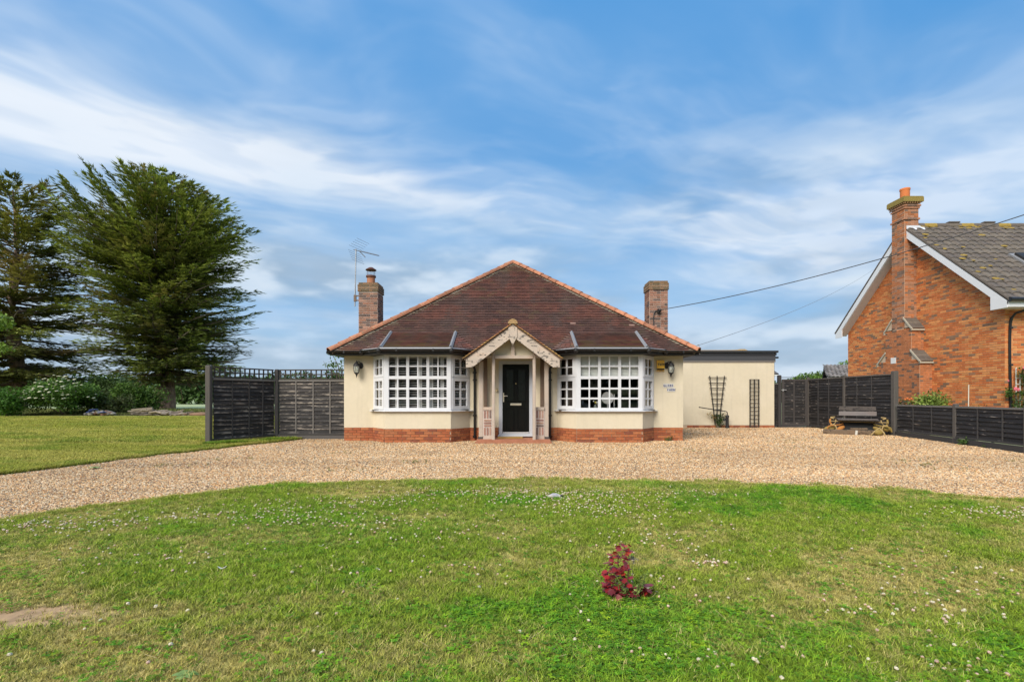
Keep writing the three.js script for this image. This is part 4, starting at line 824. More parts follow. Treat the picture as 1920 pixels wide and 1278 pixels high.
{
  // blinds in the right bay
  const fold = (n) => { const T = []; return T; };
  const cloth = mat([0.50, 0.52, 0.48], 0.9, { map: texture(128, 128, (u, v) => { const k = 0.93 + 0.14 * fbm(u * 30, v * 6, 3, 501, 6); return [k, k, k]; }) });
  const t = thing('window_blind', 'pale fabric blind drawn halfway down inside the right bay window', 'blind', [2.66, 1.8, 13.55]);
  for (let k = 0; k < 3; k++) {
    const a = 0.055 + k * 0.303, T = new Tri(), f = bayR.F, N = 14;
    for (let i = 0; i < N; i++) { const v0 = 0.935 + 0.565 * i / N, v1 = 0.935 + 0.565 * (i + 1) / N, z = (v) => -0.12 + (v < 1.2 ? 0.008 * Math.sin((v - 0.93) * 48) : 0); T.quad(inFace(f, a, v0, z(v0)), inFace(f, a + 0.292, v0, z(v0)), inFace(f, a + 0.292, v1, z(v1)), inFace(f, a, v1, z(v1))); }
    part(t, 'blind_cloth', [T.build()], cloth);
    part(t, 'bottom_rail', [f.at(a, a + 0.292, 0.918, 0.936, -0.13, -0.11)], cloth);
  }
  const c2 = mat([0.30, 0.285, 0.25], 0.95), ct = thing('curtain', 'beige curtain hanging in the outer side light of the right bay', 'curtain', [3.8, 0.9, 13.75]);
  const T = new Tri(), f = bayR.Rf; for (let i = 0; i < 30; i++) { const u0 = 0.12 + 0.8 * i / 30, u1 = 0.12 + 0.8 * (i + 1) / 30, z = (u) => -0.15 + 0.02 * Math.sin(u * 60); T.quad(inFace(f, u0, 0.02, z(u0)), inFace(f, u1, 0.02, z(u1)), inFace(f, u1, 1.48, z(u1)), inFace(f, u0, 1.48, z(u0))); }
  part(ct, 'cloth', [T.build()], c2); part(ct, 'curtain_rail', [f.at(0.1, 0.94, 1.48, 1.50, -0.17, -0.13)], M.upvc);
  const ct2 = thing('curtain', 'dark curtain in the porch side light of the right bay', 'curtain', [1.5, 0.9, 13.75]);
  const T2 = new Tri(), f2 = bayR.Lf; for (let i = 0; i < 30; i++) { const u0 = 0.1 + 0.8 * i / 30, u1 = 0.1 + 0.8 * (i + 1) / 30, z = (u) => -0.2 + 0.02 * Math.sin(u * 55); T2.quad(inFace(f2, u0, 0.02, z(u0)), inFace(f2, u1, 0.02, z(u1)), inFace(f2, u1, 1.48, z(u1)), inFace(f2, u0, 1.48, z(u0))); }
  part(ct2, 'cloth', [T2.build()], mat([0.085, 0.070, 0.058], 0.95)); part(ct2, 'curtain_rail', [f2.at(0.08, 0.94, 1.48, 1.50, -0.22, -0.18)], M.upvc);
  const m = thing('table_mirror', 'round pale mirror back standing on the right bay sill', 'mirror', [2.68, 0.885, 13.82]);
  part(m, 'mirror_disc', [new THREE.CylinderGeometry(0.170, 0.170, 0.02, 40).rotateX(Math.PI / 2).rotateX(0.06).translate(2.68, 1.215, -13.82)], mat([0.50, 0.50, 0.49], 0.4));
  part(m, 'stand', [tube([V(2.68, 1.05, 13.84), V(2.68, 0.90, 13.84)], 0.012, 8), new THREE.CylinderGeometry(0.08, 0.09, 0.014, 20).translate(2.68, 0.893, -13.84)], mat([0.50, 0.50, 0.49], 0.4));
  const cn = thing('candlestick', 'thin white candlestick beside the round mirror', 'candlestick', [2.86, 0.885, 13.8]);
  part(cn, 'candle', [tube([V(2.86, 1.0, 13.8), V(2.86, 1.32, 13.8)], 0.010, 8)], mat([0.7, 0.7, 0.68], 0.6)); part(cn, 'holder', [new THREE.LatheGeometry([[0.05, 0.886], [0.045, 0.9], [0.012, 0.92], [0.02, 1.0], [0.016, 1.0]].map(([a, b]) => new THREE.Vector2(a, b)), 14).translate(2.86, 0, -13.8)], M.steel);
  const vs = thing('flower_vase', 'small glass vase of yellow and white flowers on the bay sill', 'vase', [2.33, 0.885, 13.78]);
  part(vs, 'vase', [new THREE.LatheGeometry([[0.001, 0.888], [0.04, 0.89], [0.05, 0.95], [0.03, 1.0], [0.045, 1.03]].map(([a, b]) => new THREE.Vector2(a, b)), 16).translate(2.33, 0, -13.78)], mat([0.25, 0.28, 0.26], 0.2));
  part(vs, 'flower', [0, 1, 2, 3, 4].map((k) => tint(new THREE.IcosahedronGeometry(0.022, 1).translate(2.33 + 0.045 * Math.cos(k * 1.7), 1.06 + 0.03 * (k % 3), -13.78 + 0.03 * Math.sin(k * 2)), k % 2 ? [0.65, 0.55, 0.12] : [0.65, 0.65, 0.58])), new THREE.MeshStandardMaterial({ vertexColors: true, roughness: 0.9 }));
}
// wall lanterns
function lantern(x, side, label) {
  const t = thing('wall_lantern', label, 'lantern', [x, 1.78, 13.99], 'wall lanterns either side of the front');
  const c = x, d = 13.83, bk = x - side * 0.075;
  part(t, 'backplate', [new THREE.CylinderGeometry(0.062, 0.062, 0.018, 20).rotateX(Math.PI / 2).scale(1, 1.45, 1).translate(bk, 2.13, -13.99)], M.blackMatt);
  part(t, 'arm', [tube([V(bk, 2.15, 13.985), V(bk, 2.20, 13.93), V(mix(bk, c, 0.5), 2.235, 13.87), V(c, 2.215, d)], 0.012, 8)], M.blackMatt);
  const lathe = (p, n = 6) => new THREE.LatheGeometry(p.map(([a, b]) => new THREE.Vector2(a, b)), n).translate(c, 0, -d);
  part(t, 'cap', [lathe([[0.001, 2.265], [0.012, 2.25], [0.01, 2.225], [0.03, 2.215], [0.065, 2.18], [0.09, 2.135], [0.096, 2.115], [0.09, 2.11], [0.001, 2.112]], 12)], M.blackMatt);
  part(t, 'glass', [lathe([[0.076, 2.11], [0.082, 2.05], [0.072, 1.97], [0.058, 1.925]], 6)], phys([0.9, 0.93, 0.88], 0.12, { transmission: 0.75, thickness: 0 }));
  const ribs = []; for (let k = 0; k < 6; k++) { const a = k * 1.047, q = [[0.080, 2.11], [0.087, 2.05], [0.077, 1.97], [0.062, 1.92]].map(([r, y]) => new THREE.Vector3(c + Math.sin(a) * r, y, -d + Math.cos(a) * r)); ribs.push(tube(q, 0.0065, 5)); }
  part(t, 'cage', ribs, M.blackMatt);
  part(t, 'bulb', [new THREE.SphereGeometry(0.03, 12, 10).scale(1, 1.3, 1).translate(c, 2.03, -d)], mat([0.8, 0.8, 0.76], 0.4));
  part(t, 'finial', [lathe([[0.066, 1.925], [0.07, 1.91], [0.045, 1.89], [0.022, 1.86], [0.024, 1.84], [0.010, 1.82], [0.006, 1.785], [0.001, 1.77]], 12)], M.blackMatt);
}
lantern(-4.36, -1, 'black hexagonal wall lantern left of the left bay window'); lantern(4.46, 1, 'black hexagonal wall lantern beside the yellow alarm box');
const font = await new FontLoader().loadAsync('fonts/droid/droid_sans_bold.typeface.json');
const text = (s, size, depth = 0.006) => { const g = clean(new TextGeometry(s, { font, size, depth, curveSegments: 4, bevelEnabled: false })); g.computeBoundingBox(); const b = g.boundingBox; return g.translate(-(b.min.x + b.max.x) / 2, -(b.min.y + b.max.y) / 2, 0); };
{
  const t = thing('alarm_box', 'yellow burglar alarm box with black base high on the wall', 'alarm box', [4.205, 1.98, 14]);
  part(t, 'cover', [slab([V(4.10, 2.045, 13.93), V(4.312, 2.045, 13.93), V(4.312, 2.28, 13.945), V(4.10, 2.28, 13.945)], new THREE.Vector3(0, 0, -0.05)), box(4.098, 4.314, 1.985, 1.995, 13.93, 13.998)], mat([0.95, 0.52, 0.035], 0.45));
  part(t, 'strobe', [box(4.115, 4.298, 1.996, 2.044, 13.927, 13.998)], mat([0.012, 0.01, 0.014], 0.25));
  part(t, 'lettering', [text('Yale', 0.07).translate(4.212, 2.165, -13.937)], mat([0.05, 0.03, 0.02], 0.5));
}
{
  const t = thing('house_name_sign', 'house name in small blue lettered tiles on the cream wall', 'sign', [4.46, 1.39, 14]);
  const tileM = mat([0.66, 0.64, 0.60], 0.35), ink = mat([0.045, 0.06, 0.17], 0.4);
  for (const [word, x0, y] of [['GLEBE', 4.322, 1.565], ['FARM', 4.425, 1.445]]) [...word].forEach((ch, i) => {
    const x = x0 + i * 0.0585, pl = part(t, 'letter_tile', [box(x - 0.027, x + 0.027, y - 0.052, y + 0.052, 13.988, 13.999)], tileM);
    part(pl, 'letter', [text(ch, 0.062, 0.003).translate(x, y, -13.9875)], ink);
  });
}
single('door_bell', [new THREE.LatheGeometry([[0.001, 1.475], [0.018, 1.47], [0.026, 1.44], [0.042, 1.41], [0.036, 1.408], [0.001, 1.42]].map(([a, b]) => new THREE.Vector2(a, b)), 16).translate(-0.425, 0, -13.94), tube([V(-0.425, 1.475, 13.94), V(-0.425, 1.50, 13.96), V(-0.425, 1.49, 13.998)], 0.006, 6), tube([V(-0.425, 1.41, 13.94), V(-0.425, 1.375, 13.94)], 0.007, 6)], M.brass, 'small brass bell on the wall left of the front door', 'bell');
single('door_mat', [bar(V(-0.40, 0.1105, 13.78), V(0.30, 0.1105, 13.78), 0.36, 0.028, 0, 0.008)], mat([0.36, 0.215, 0.055], 1, { bumpMap: grainBump, bumpScale: 0.01 }), 'ochre coir door mat on the terracotta step', 'door mat');
{
  // aerial on the left chimney
  const t = thing('tv_aerial', 'television aerial on a tall mast strapped to the left chimney', 'aerial', [-4.86, 4.05, 15.3]), x = -4.87, d = 15.3;
  part(t, 'mast', [tube([V(x - 0.01, 4.05, d), V(x + 0.03, 5.83, d)], 0.019, 8)], M.steel);
  part(t, 'bracket', [box(x - 0.03, -4.66, 4.22, 4.25, d - 0.03, d + 0.02), box(x - 0.03, -4.66, 4.36, 4.39, d - 0.03, d + 0.02), box(x - 0.035, x + 0.035, 4.2, 4.4, d - 0.035, d + 0.03)], mat([0.16, 0.11, 0.08], 0.7));
  const a = V(x + 0.05, 5.78, d - 0.02), b = V(-4.06, 5.535, d - 0.30), dir = b.clone().sub(a).normalize(), side = dir.clone().cross(new THREE.Vector3(0, 1, 0)).normalize(), upv = side.clone().cross(dir).normalize();
  part(t, 'boom', [tube([a.clone().addScaledVector(dir, -0.12), b], 0.012, 6), tube([V(x + 0.12, 5.78, d), V(x + 0.33, 5.56, d - 0.05)], 0.014, 6)], mat([0.12, 0.12, 0.13], 0.5));
  const el = []; for (let k = 0; k < 16; k++) { const p = a.clone().addScaledVector(dir, 0.22 + k * 0.042), w = 0.10 - k * 0.003; el.push(tube([p.clone().addScaledVector(side, -w).addScaledVector(upv, 0.02), p.clone(), p.clone().addScaledVector(side, w).addScaledVector(upv, 0.02)], 0.004, 4)); }
  part(t, 'directors', el, mat([0.2, 0.2, 0.21], 0.5));
  const rf = []; for (let k = 0; k < 5; k++) for (const s of [1, -1]) { const c = a.clone().addScaledVector(dir, -0.06 + 0.10 * k * 0.55).addScaledVector(upv, s * (0.07 + 0.07 * k * 0.9)); rf.push(tube([c.clone().addScaledVector(side, -0.30), c.clone().addScaledVector(side, 0.30)], 0.005, 4)); }
  part(t, 'reflector', rf, M.steel);
}
{
  // overhead cables
  const cable = mat([0.03, 0.03, 0.032], 0.6), sag = (a, b, s, n = 24) => Array.from({ length: n + 1 }, (_, i) => { const f = i / n; return a.clone().lerp(b, f).add(new THREE.Vector3(0, -s * 4 * f * (1 - f), 0)); });
  const t = thing('overhead_cable', 'black overhead cable running from the right chimney past the brick house', 'cable', [4.56, 3.92, 15.24]);
  part(t, 'line', [tube(sag(V(4.60, 3.93, 15.2), V(13.6, 6.05, 9.6), 0.33), 0.011, 6, 40)], cable);
  part(t, 'bracket', [box(4.50, 4.58, 3.84, 3.96, 15.19, 15.285), new THREE.SphereGeometry(0.05, 10, 8).translate(4.56, 3.91, -15.18)], M.blackMatt);
  part(t, 'lead_in', [tube([V(4.56, 3.92, 15.24), V(4.45, 3.90, 15.26), V(4.40, 3.82, 15.265), V(4.395, 3.35, 15.27), V(4.40, 3.10, 15.27)], 0.014, 6)], cable);
  const t2 = thing('overhead_cable', 'thin telephone wire hooked to the right corner of the tiled roof', 'cable', [5.08, 2.6, 13.6]);
  part(t2, 'line', [tube(sag(V(5.12, 2.66, 13.58), V(22, 9.0, 30), 0.3), 0.007, 6, 40)], mat([0.22, 0.24, 0.27], 0.6));
  part(t2, 'hook', [tube([V(5.06, 2.52, 13.6), V(5.08, 2.62, 13.58), V(5.12, 2.68, 13.56), V(5.14, 2.63, 13.56), V(5.10, 2.61, 13.57)], 0.010, 6)], M.steel);
}

// ------------------------------------------------------------------ flat-roofed outbuilding behind, and what leans on it
{
  const t = thing('outbuilding', 'cream flat-roofed outbuilding with dark grey fascia behind the bungalow', 'outbuilding', [8, 0, 20]);
  part(t, 'wall', [box(5.3, 10.64, 0.105, 2.70, 20, 26)], M.render);
  part(t, 'roof', [box(5.25, 10.70, 2.93, 3.03, 19.93, 26.05)], M.fascia);
  part(t, 'fascia', [box(5.28, 10.67, 2.72, 2.925, 19.955, 26)], mat([0.058, 0.059, 0.064], 0.45));
  part(t, 'cover_strip', [box(5.27, 10.68, 2.66, 2.715, 19.965, 26)], mat([0.20, 0.18, 0.16], 0.6));
  part(t, 'roof_edge', [bar(V(5.25, 3.075, 19.91), V(10.74, 3.075, 19.91), 0.10, 0.085, 0, 0.015)], mat([0.030, 0.031, 0.033], 0.4));
  part(t, 'gutter_end', [bar(V(10.66, 2.86, 20.2), V(10.90, 2.86, 20.2), 0.11, 0.07, 0, 0.02), tube([V(10.67, 2.85, 20.1), V(10.67, 2.1, 20.1), V(10.67, 0.1, 20.1)], 0.03, 8)], M.black);
  const bg = new THREE.BoxGeometry(0.226, 0.085, 0.03);
  for (let x = 7.1; x < 10.6; x += 0.236) sub(t, 'brick', bg, M.plinth[Math.floor(R() * 6)], x + 0.118 - 8, 0.05, 0.005);
  part(t, 'plinth_core', [box(5.31, 10.63, -0.05, 0.104, 20.012, 20.3)], M.mortar);
}
const blackLath = mat([0.035, 0.030, 0.024], 0.8);
{
  const t = thing('fan_trellis', 'dark fan-shaped trellis on the cream outbuilding wall', 'trellis', [8.3, 0.1, 19.96]), d = 19.95;
  for (const [tx, bx] of [[-0.30, -0.075], [0, 0], [0.30, 0.075]]) part(t, 'upright', [bar(V(8.30 + tx, 2.10, d), V(8.30 + bx, 0.12, d), 0.034, 0.024)], blackLath);
  for (let k = 0; k < 9; k++) { const y = 2.03 - k * 0.215, w = mix(0.375, 0.12, k / 8); part(t, 'rung', [bar(V(8.30 - w, y, d - 0.024), V(8.30 + w, y, d - 0.024), 0.020, 0.030)], blackLath); }
  const l = thing('ladder_trellis', 'tall narrow ladder-shaped trellis near the gate end of the outbuilding', 'trellis', [9.81, 0, 19.96]);
  for (const x of [9.635, 9.81, 9.985]) part(l, 'upright', [bar(V(x, 0.02, d), V(x, 1.965, d), 0.042, 0.024)], blackLath);
  for (let k = 0; k < 13; k++) part(l, 'rung', [bar(V(9.615, 0.05 + k * 0.158, d - 0.024), V(10.005, 0.05 + k * 0.158, d - 0.024), 0.020, 0.032)], blackLath);
  const s = thing('edge_on_trellis', 'brown trellis seen edge-on against the corner of the bungalow', 'trellis', [4.90, 0.4, 14.9]);
  for (const dd of [14.55, 14.85, 15.15]) part(s, 'upright', [bar(V(4.895, 0.40, dd), V(4.895, 1.77, dd), 0.028, 0.03)], M.trellis);
  for (let k = 0; k < 7; k++) part(s, 'rung', [bar(V(4.925, 0.5 + k * 0.2, 14.5), V(4.925, 0.5 + k * 0.2, 15.2), 0.028, 0.026)], M.trellis);
  const p = thing('water_pump', 'black cast iron water pump with a long lever handle', 'water pump', [8.6, 0, 19.7]);
  part(p, 'pump_body', [new THREE.LatheGeometry([[0.001, 0.0], [0.085, 0.0], [0.08, 0.05], [0.062, 0.07], [0.058, 0.42], [0.07, 0.44], [0.07, 0.50], [0.03, 0.53], [0.001, 0.53]].map(([a, b]) => new THREE.Vector2(a, b)), 16).translate(8.60, 0, -19.7), tube([V(8.57, 0.34, 19.7), V(8.50, 0.36, 19.69), V(8.47, 0.30, 19.68)], 0.032, 10)], M.blackMatt);
  part(p, 'lever', [tube([V(8.605, 0.50, 19.7), V(8.605, 0.62, 19.7), V(8.585, 0.66, 19.7), V(8.52, 0.675, 19.7), V(8.0, 0.755, 19.7), V(7.49, 0.835, 19.7)], 0.018, 8), new THREE.SphereGeometry(0.026, 10, 8).translate(7.49, 0.835, -19.7)], M.blackMatt);
}

// ------------------------------------------------------------------ lapped board fences
function slatGeo(seed, h = 0.135) {
  const T = new Tri(), n = 16, lo = [], hi = [], off = (seed * 0.37) % 4;
  for (let i = 0; i <= n; i++) { const x = i / n; lo.push(-h / 2 + 0.013 * (fbm(x * 5 + seed * 9, 3, 3, 601) - 0.5)); hi.push(h / 2 + 0.008 * (fbm(x * 4 + seed * 5, 8, 2, 602) - 0.5)); }
  for (let i = 0; i < n; i++) {
    const x0 = i / n - 0.5, x1 = (i + 1) / n - 0.5, z = (x) => 0.004 * Math.sin(x * 9 + seed), u0 = (x0 + 0.5) * 1.8 + off, u1 = (x1 + 0.5) * 1.8 + off;
    const a = new THREE.Vector3(x0, lo[i], 0.030 + z(x0)), b = new THREE.Vector3(x1, lo[i + 1], 0.030 + z(x1)), c = new THREE.Vector3(x1, hi[i + 1], 0.002), d = new THREE.Vector3(x0, hi[i], 0.002), back = new THREE.Vector3(0, 0, -0.010);
    T.quad(a, b, c, d, null, [u0, 0.02, u1, 0.02, u1, 0.98, u0, 0.98]);
    const [a2, b2, c2, d2] = [a, b, c, d].map((p) => p.clone().add(back));
    T.quad(a2, b2, b, a, null, [u0, 0, u1, 0, u1, 0.04, u0, 0.04]).quad(d, c, c2, d2).quad(b2, a2, d2, c2, null, [u0, 0.5, u1, 0.5, u1, 0.9, u0, 0.9]);
  }
  return T.build();
}
const slatPool = Array.from({ length: 9 }, (_, k) => slatGeo(k + 1));
// a panel between two ground points; its slats face the drive
function lapPanel(fence, xa, da, xb, db, y0, y1, m, battens, o = {}) {
  const base = offsetOf(fence), L = Math.hypot(xb - xa, db - da), turn = Math.atan2(db - da, xb - xa);
  const g = pgroup(fence, 'panel', xa - base.x, y0 - base.y, -da - base.z, turn), H = y1 - y0, pitch = o.pitch || 0.112, n = Math.round((H - 0.07) / pitch), step = (H - 0.06) / n;
  for (let k = 0; k < n; k++) { const s = sub(g, 'slat', slatPool[Math.floor(R() * 9)], (m === M.slat ? M.slatTones : M.slatWornTones)[Math.floor(R() * 4)], L / 2, 0.06 + step * (k + 0.5), 0.004 * R()); s.scale.set(L - 0.03, step / 0.112, 1); s.rotation.z = (R() - 0.5) * 0.011; if (R() < 0.5) s.rotation.y = 0; s.position.z += (R() - 0.5) * 0.005; }
  sub(g, 'top_rail', [bar(new THREE.Vector3(0, H - 0.015, 0.02), new THREE.Vector3(L, H - 0.015, 0.02), 0.055, 0.05)], o.rail || M.batten);
  sub(g, 'bottom_rail', [bar(new THREE.Vector3(0, 0.03, 0.02), new THREE.Vector3(L, 0.03, 0.02), 0.045, 0.05)], M.postDark);
  battens.forEach((f, i) => sub(g, 'batten', [bar(new THREE.Vector3(f * L, 0.05, 0.028), new THREE.Vector3(f * L, H - 0.03, 0.028), 0.034, 0.026)], o.pale && o.pale.includes(i) ? M.batten : M.postDark));
  return { g, L, H };
}
function fencePost(fence, x, d, top, m, w = 0.1, y0 = 0) { return part(fence, 'post', [bar(V(x, y0, d), V(x, top - 0.02, d), w, w, 0, 0.012), new THREE.CylinderGeometry(w * 0.42, w * 0.69, 0.022, 4).rotateY(Math.PI / 4).translate(x, top - 0.01, -d)], m); }
function topper(fence, xa, da, xb, db, y0, y1, n) {
  const base = offsetOf(fence), L = Math.hypot(xb - xa, db - da), g = pgroup(fence, 'trellis_topper', xa - base.x, y0 - base.y, -da - base.z, Math.atan2(db - da, xb - xa)), H = y1 - y0;
  for (let k = 0; k <= n; k++) sub(g, 'lath', [bar(new THREE.Vector3(0.02 + (L - 0.04) * k / n, 0, 0), new THREE.Vector3(0.02 + (L - 0.04) * k / n, H, 0), 0.036, 0.022)], M.trellis);
  for (const y of [0.02, H / 2, H - 0.02]) sub(g, 'lath', [bar(new THREE.Vector3(0, y, 0.022), new THREE.Vector3(L, y, 0.022), 0.022, 0.036)], M.trellis);
}
{
  const t = thing('lapped_fence', 'worn black lapped fence with trellis top left of the bungalow', 'fence', [-6.96, 0, 14.6]);
  lapPanel(t, -7.90, 13.00, -7.02, 14.55, 0.085, 1.73, M.slatWorn, [0.29, 0.56, 0.79], { pale: [] });
  topper(t, -7.88, 13.02, -7.04, 14.52, 1.745, 2.05, 12);
  lapPanel(t, -6.88, 14.58, -4.82, 14.50, 0.12, 1.73, M.slatWorn, [0.25, 0.50, 0.745], { pale: [0, 1, 2] });
  topper(t, -6.87, 14.58, -4.83, 14.50, 1.745, 2.055, 13);
  fencePost(t, -7.95, 12.93, 2.07, M.post, 0.13); fencePost(t, -6.96, 14.60, 2.06, M.postDark, 0.11);
  part(t, 'end_post', [bar(V(-4.81, 0, 14.48), V(-4.81, 1.74, 14.48), 0.05, 0.06)], M.postDark);
  part(t, 'gravel_board', [bar(V(-7.88, 0.06, 13.02), V(-7.03, 0.06, 14.52), 0.04, 0.13), bar(V(-6.90, 0.065, 14.57), V(-4.83, 0.065, 14.49), 0.04, 0.14)].slice(0, 1), M.gravelBoard);
  part(t, 'gravel_board', [bar(V(-6.90, 0.065, 14.57), V(-4.83, 0.065, 14.49), 0.04, 0.14)], mat([0.10, 0.09, 0.085], 0.95, { bumpMap: grainBump, bumpScale: 0.006 }));
}
{
  const g = thing('garden_gate', 'black lapped board gate with steel latch beside the outbuilding', 'gate', [11.7, 0, 20.4]);
  const base = offsetOf(g), p = pgroup(g, 'gate_leaf', 11.14 - base.x, 0.05, -20.38 - base.z, 0), W = 1.06, H = 1.93;
  const gm = mat([0.055, 0.047, 0.043], 0.8, { bumpMap: grainBump, bumpScale: 0.004 });
  for (let k = 0; k < 15; k++) { const s = sub(p, 'slat', slatPool[Math.floor(R() * 9)], M.slatTones[Math.floor(R() * 4)], W / 2, 0.11 + k * 0.118 + 0.06, 0); s.scale.set(W - 0.1, 1.06, 1); }
  sub(p, 'stile', [bar(new THREE.Vector3(0.05, 0, 0.03), new THREE.Vector3(0.05, H, 0.03), 0.10, 0.035)], gm); sub(p, 'stile', [bar(new THREE.Vector3(W - 0.05, 0, 0.03), new THREE.Vector3(W - 0.05, H, 0.03), 0.10, 0.035)], gm); sub(p, 'stile', [bar(new THREE.Vector3(W / 2 - 0.03, 0.06, 0.03), new THREE.Vector3(W / 2 - 0.03, H - 0.06, 0.03), 0.05, 0.03)], gm);
  sub(p, 'rail', [bar(new THREE.Vector3(0.1, H - 0.04, 0.03), new THREE.Vector3(W - 0.1, H - 0.04, 0.03), 0.034, 0.08)], gm); sub(p, 'rail', [bar(new THREE.Vector3(0.1, 0.05, 0.03), new THREE.Vector3(W - 0.1, 0.05, 0.03), 0.034, 0.1)], gm);
  part(g, 'latch', [box(11.10, 11.30, 1.525, 1.55, 20.29, 20.32), box(11.15, 11.19, 1.48, 1.57, 20.30, 20.325)], mat([0.62, 0.62, 0.60], 0.35, { metalness: 0.5 }));
  part(g, 'overhead_bar', [bar(V(11.1, 2.055, 20.42), V(12.25, 2.055, 20.42), 0.02, 0.025)], M.blackMatt);
}
{
  const t = thing('tall_fence', 'tall black lapped fence from the outbuilding to the bench corner', 'fence', [12.3, 0, 18.3]);
  fencePost(t, 11.07, 20.42, 2.15, M.postDark, 0.13); fencePost(t, 12.26, 20.42, 2.06, M.post, 0.1); fencePost(t, 12.38, 18.35, 2.06, M.post, 0.1); fencePost(t, 12.36, 15.92, 2.08, M.post, 0.15);
  lapPanel(t, 10.62, 20.44, 11.02, 20.44, 0.05, 1.8, M.slat, []);
  lapPanel(t, 12.27, 20.34, 12.37, 18.42, 0.03, 1.975, M.slat, [0.30, 0.62], { rail: M.post });
  lapPanel(t, 12.38, 18.28, 12.37, 16.02, 0.03, 1.985, M.slat, [0.28, 0.60], { rail: M.post });
  part(t, 'gravel_board', [bar(V(12.33, 0.03, 20.3), V(12.34, 0.03, 16.0), 0.04, 0.09)], M.postDark);
  const u = thing('low_fence', 'low black lapped fence running towards the camera on the right', 'fence', [11.8, 0, 13.1]);
  const pts = [[12.33, 15.80], [11.82, 13.13], [11.32, 10.82], [10.8, 8.5]];
  for (let k = 0; k < 3; k++) { const [xa, da] = pts[k], [xb, db] = pts[k + 1], ux = (xb - xa) * 0.02, ud = (db - da) * 0.02; lapPanel(u, xa + ux, da + ud, xb - ux, db - ud, 0.15, 0.985, M.slat, k ? [0.36, 0.72] : [0.33, 0.66], { rail: M.batten }); if (k) fencePost(u, xa, da, 1.06, M.post, 0.105); part(u, 'gravel_board', [bar(V(xa - 0.03, 0.075, da), V(xb - 0.03, 0.075, db), 0.05, 0.14)], M.postDark); }
}

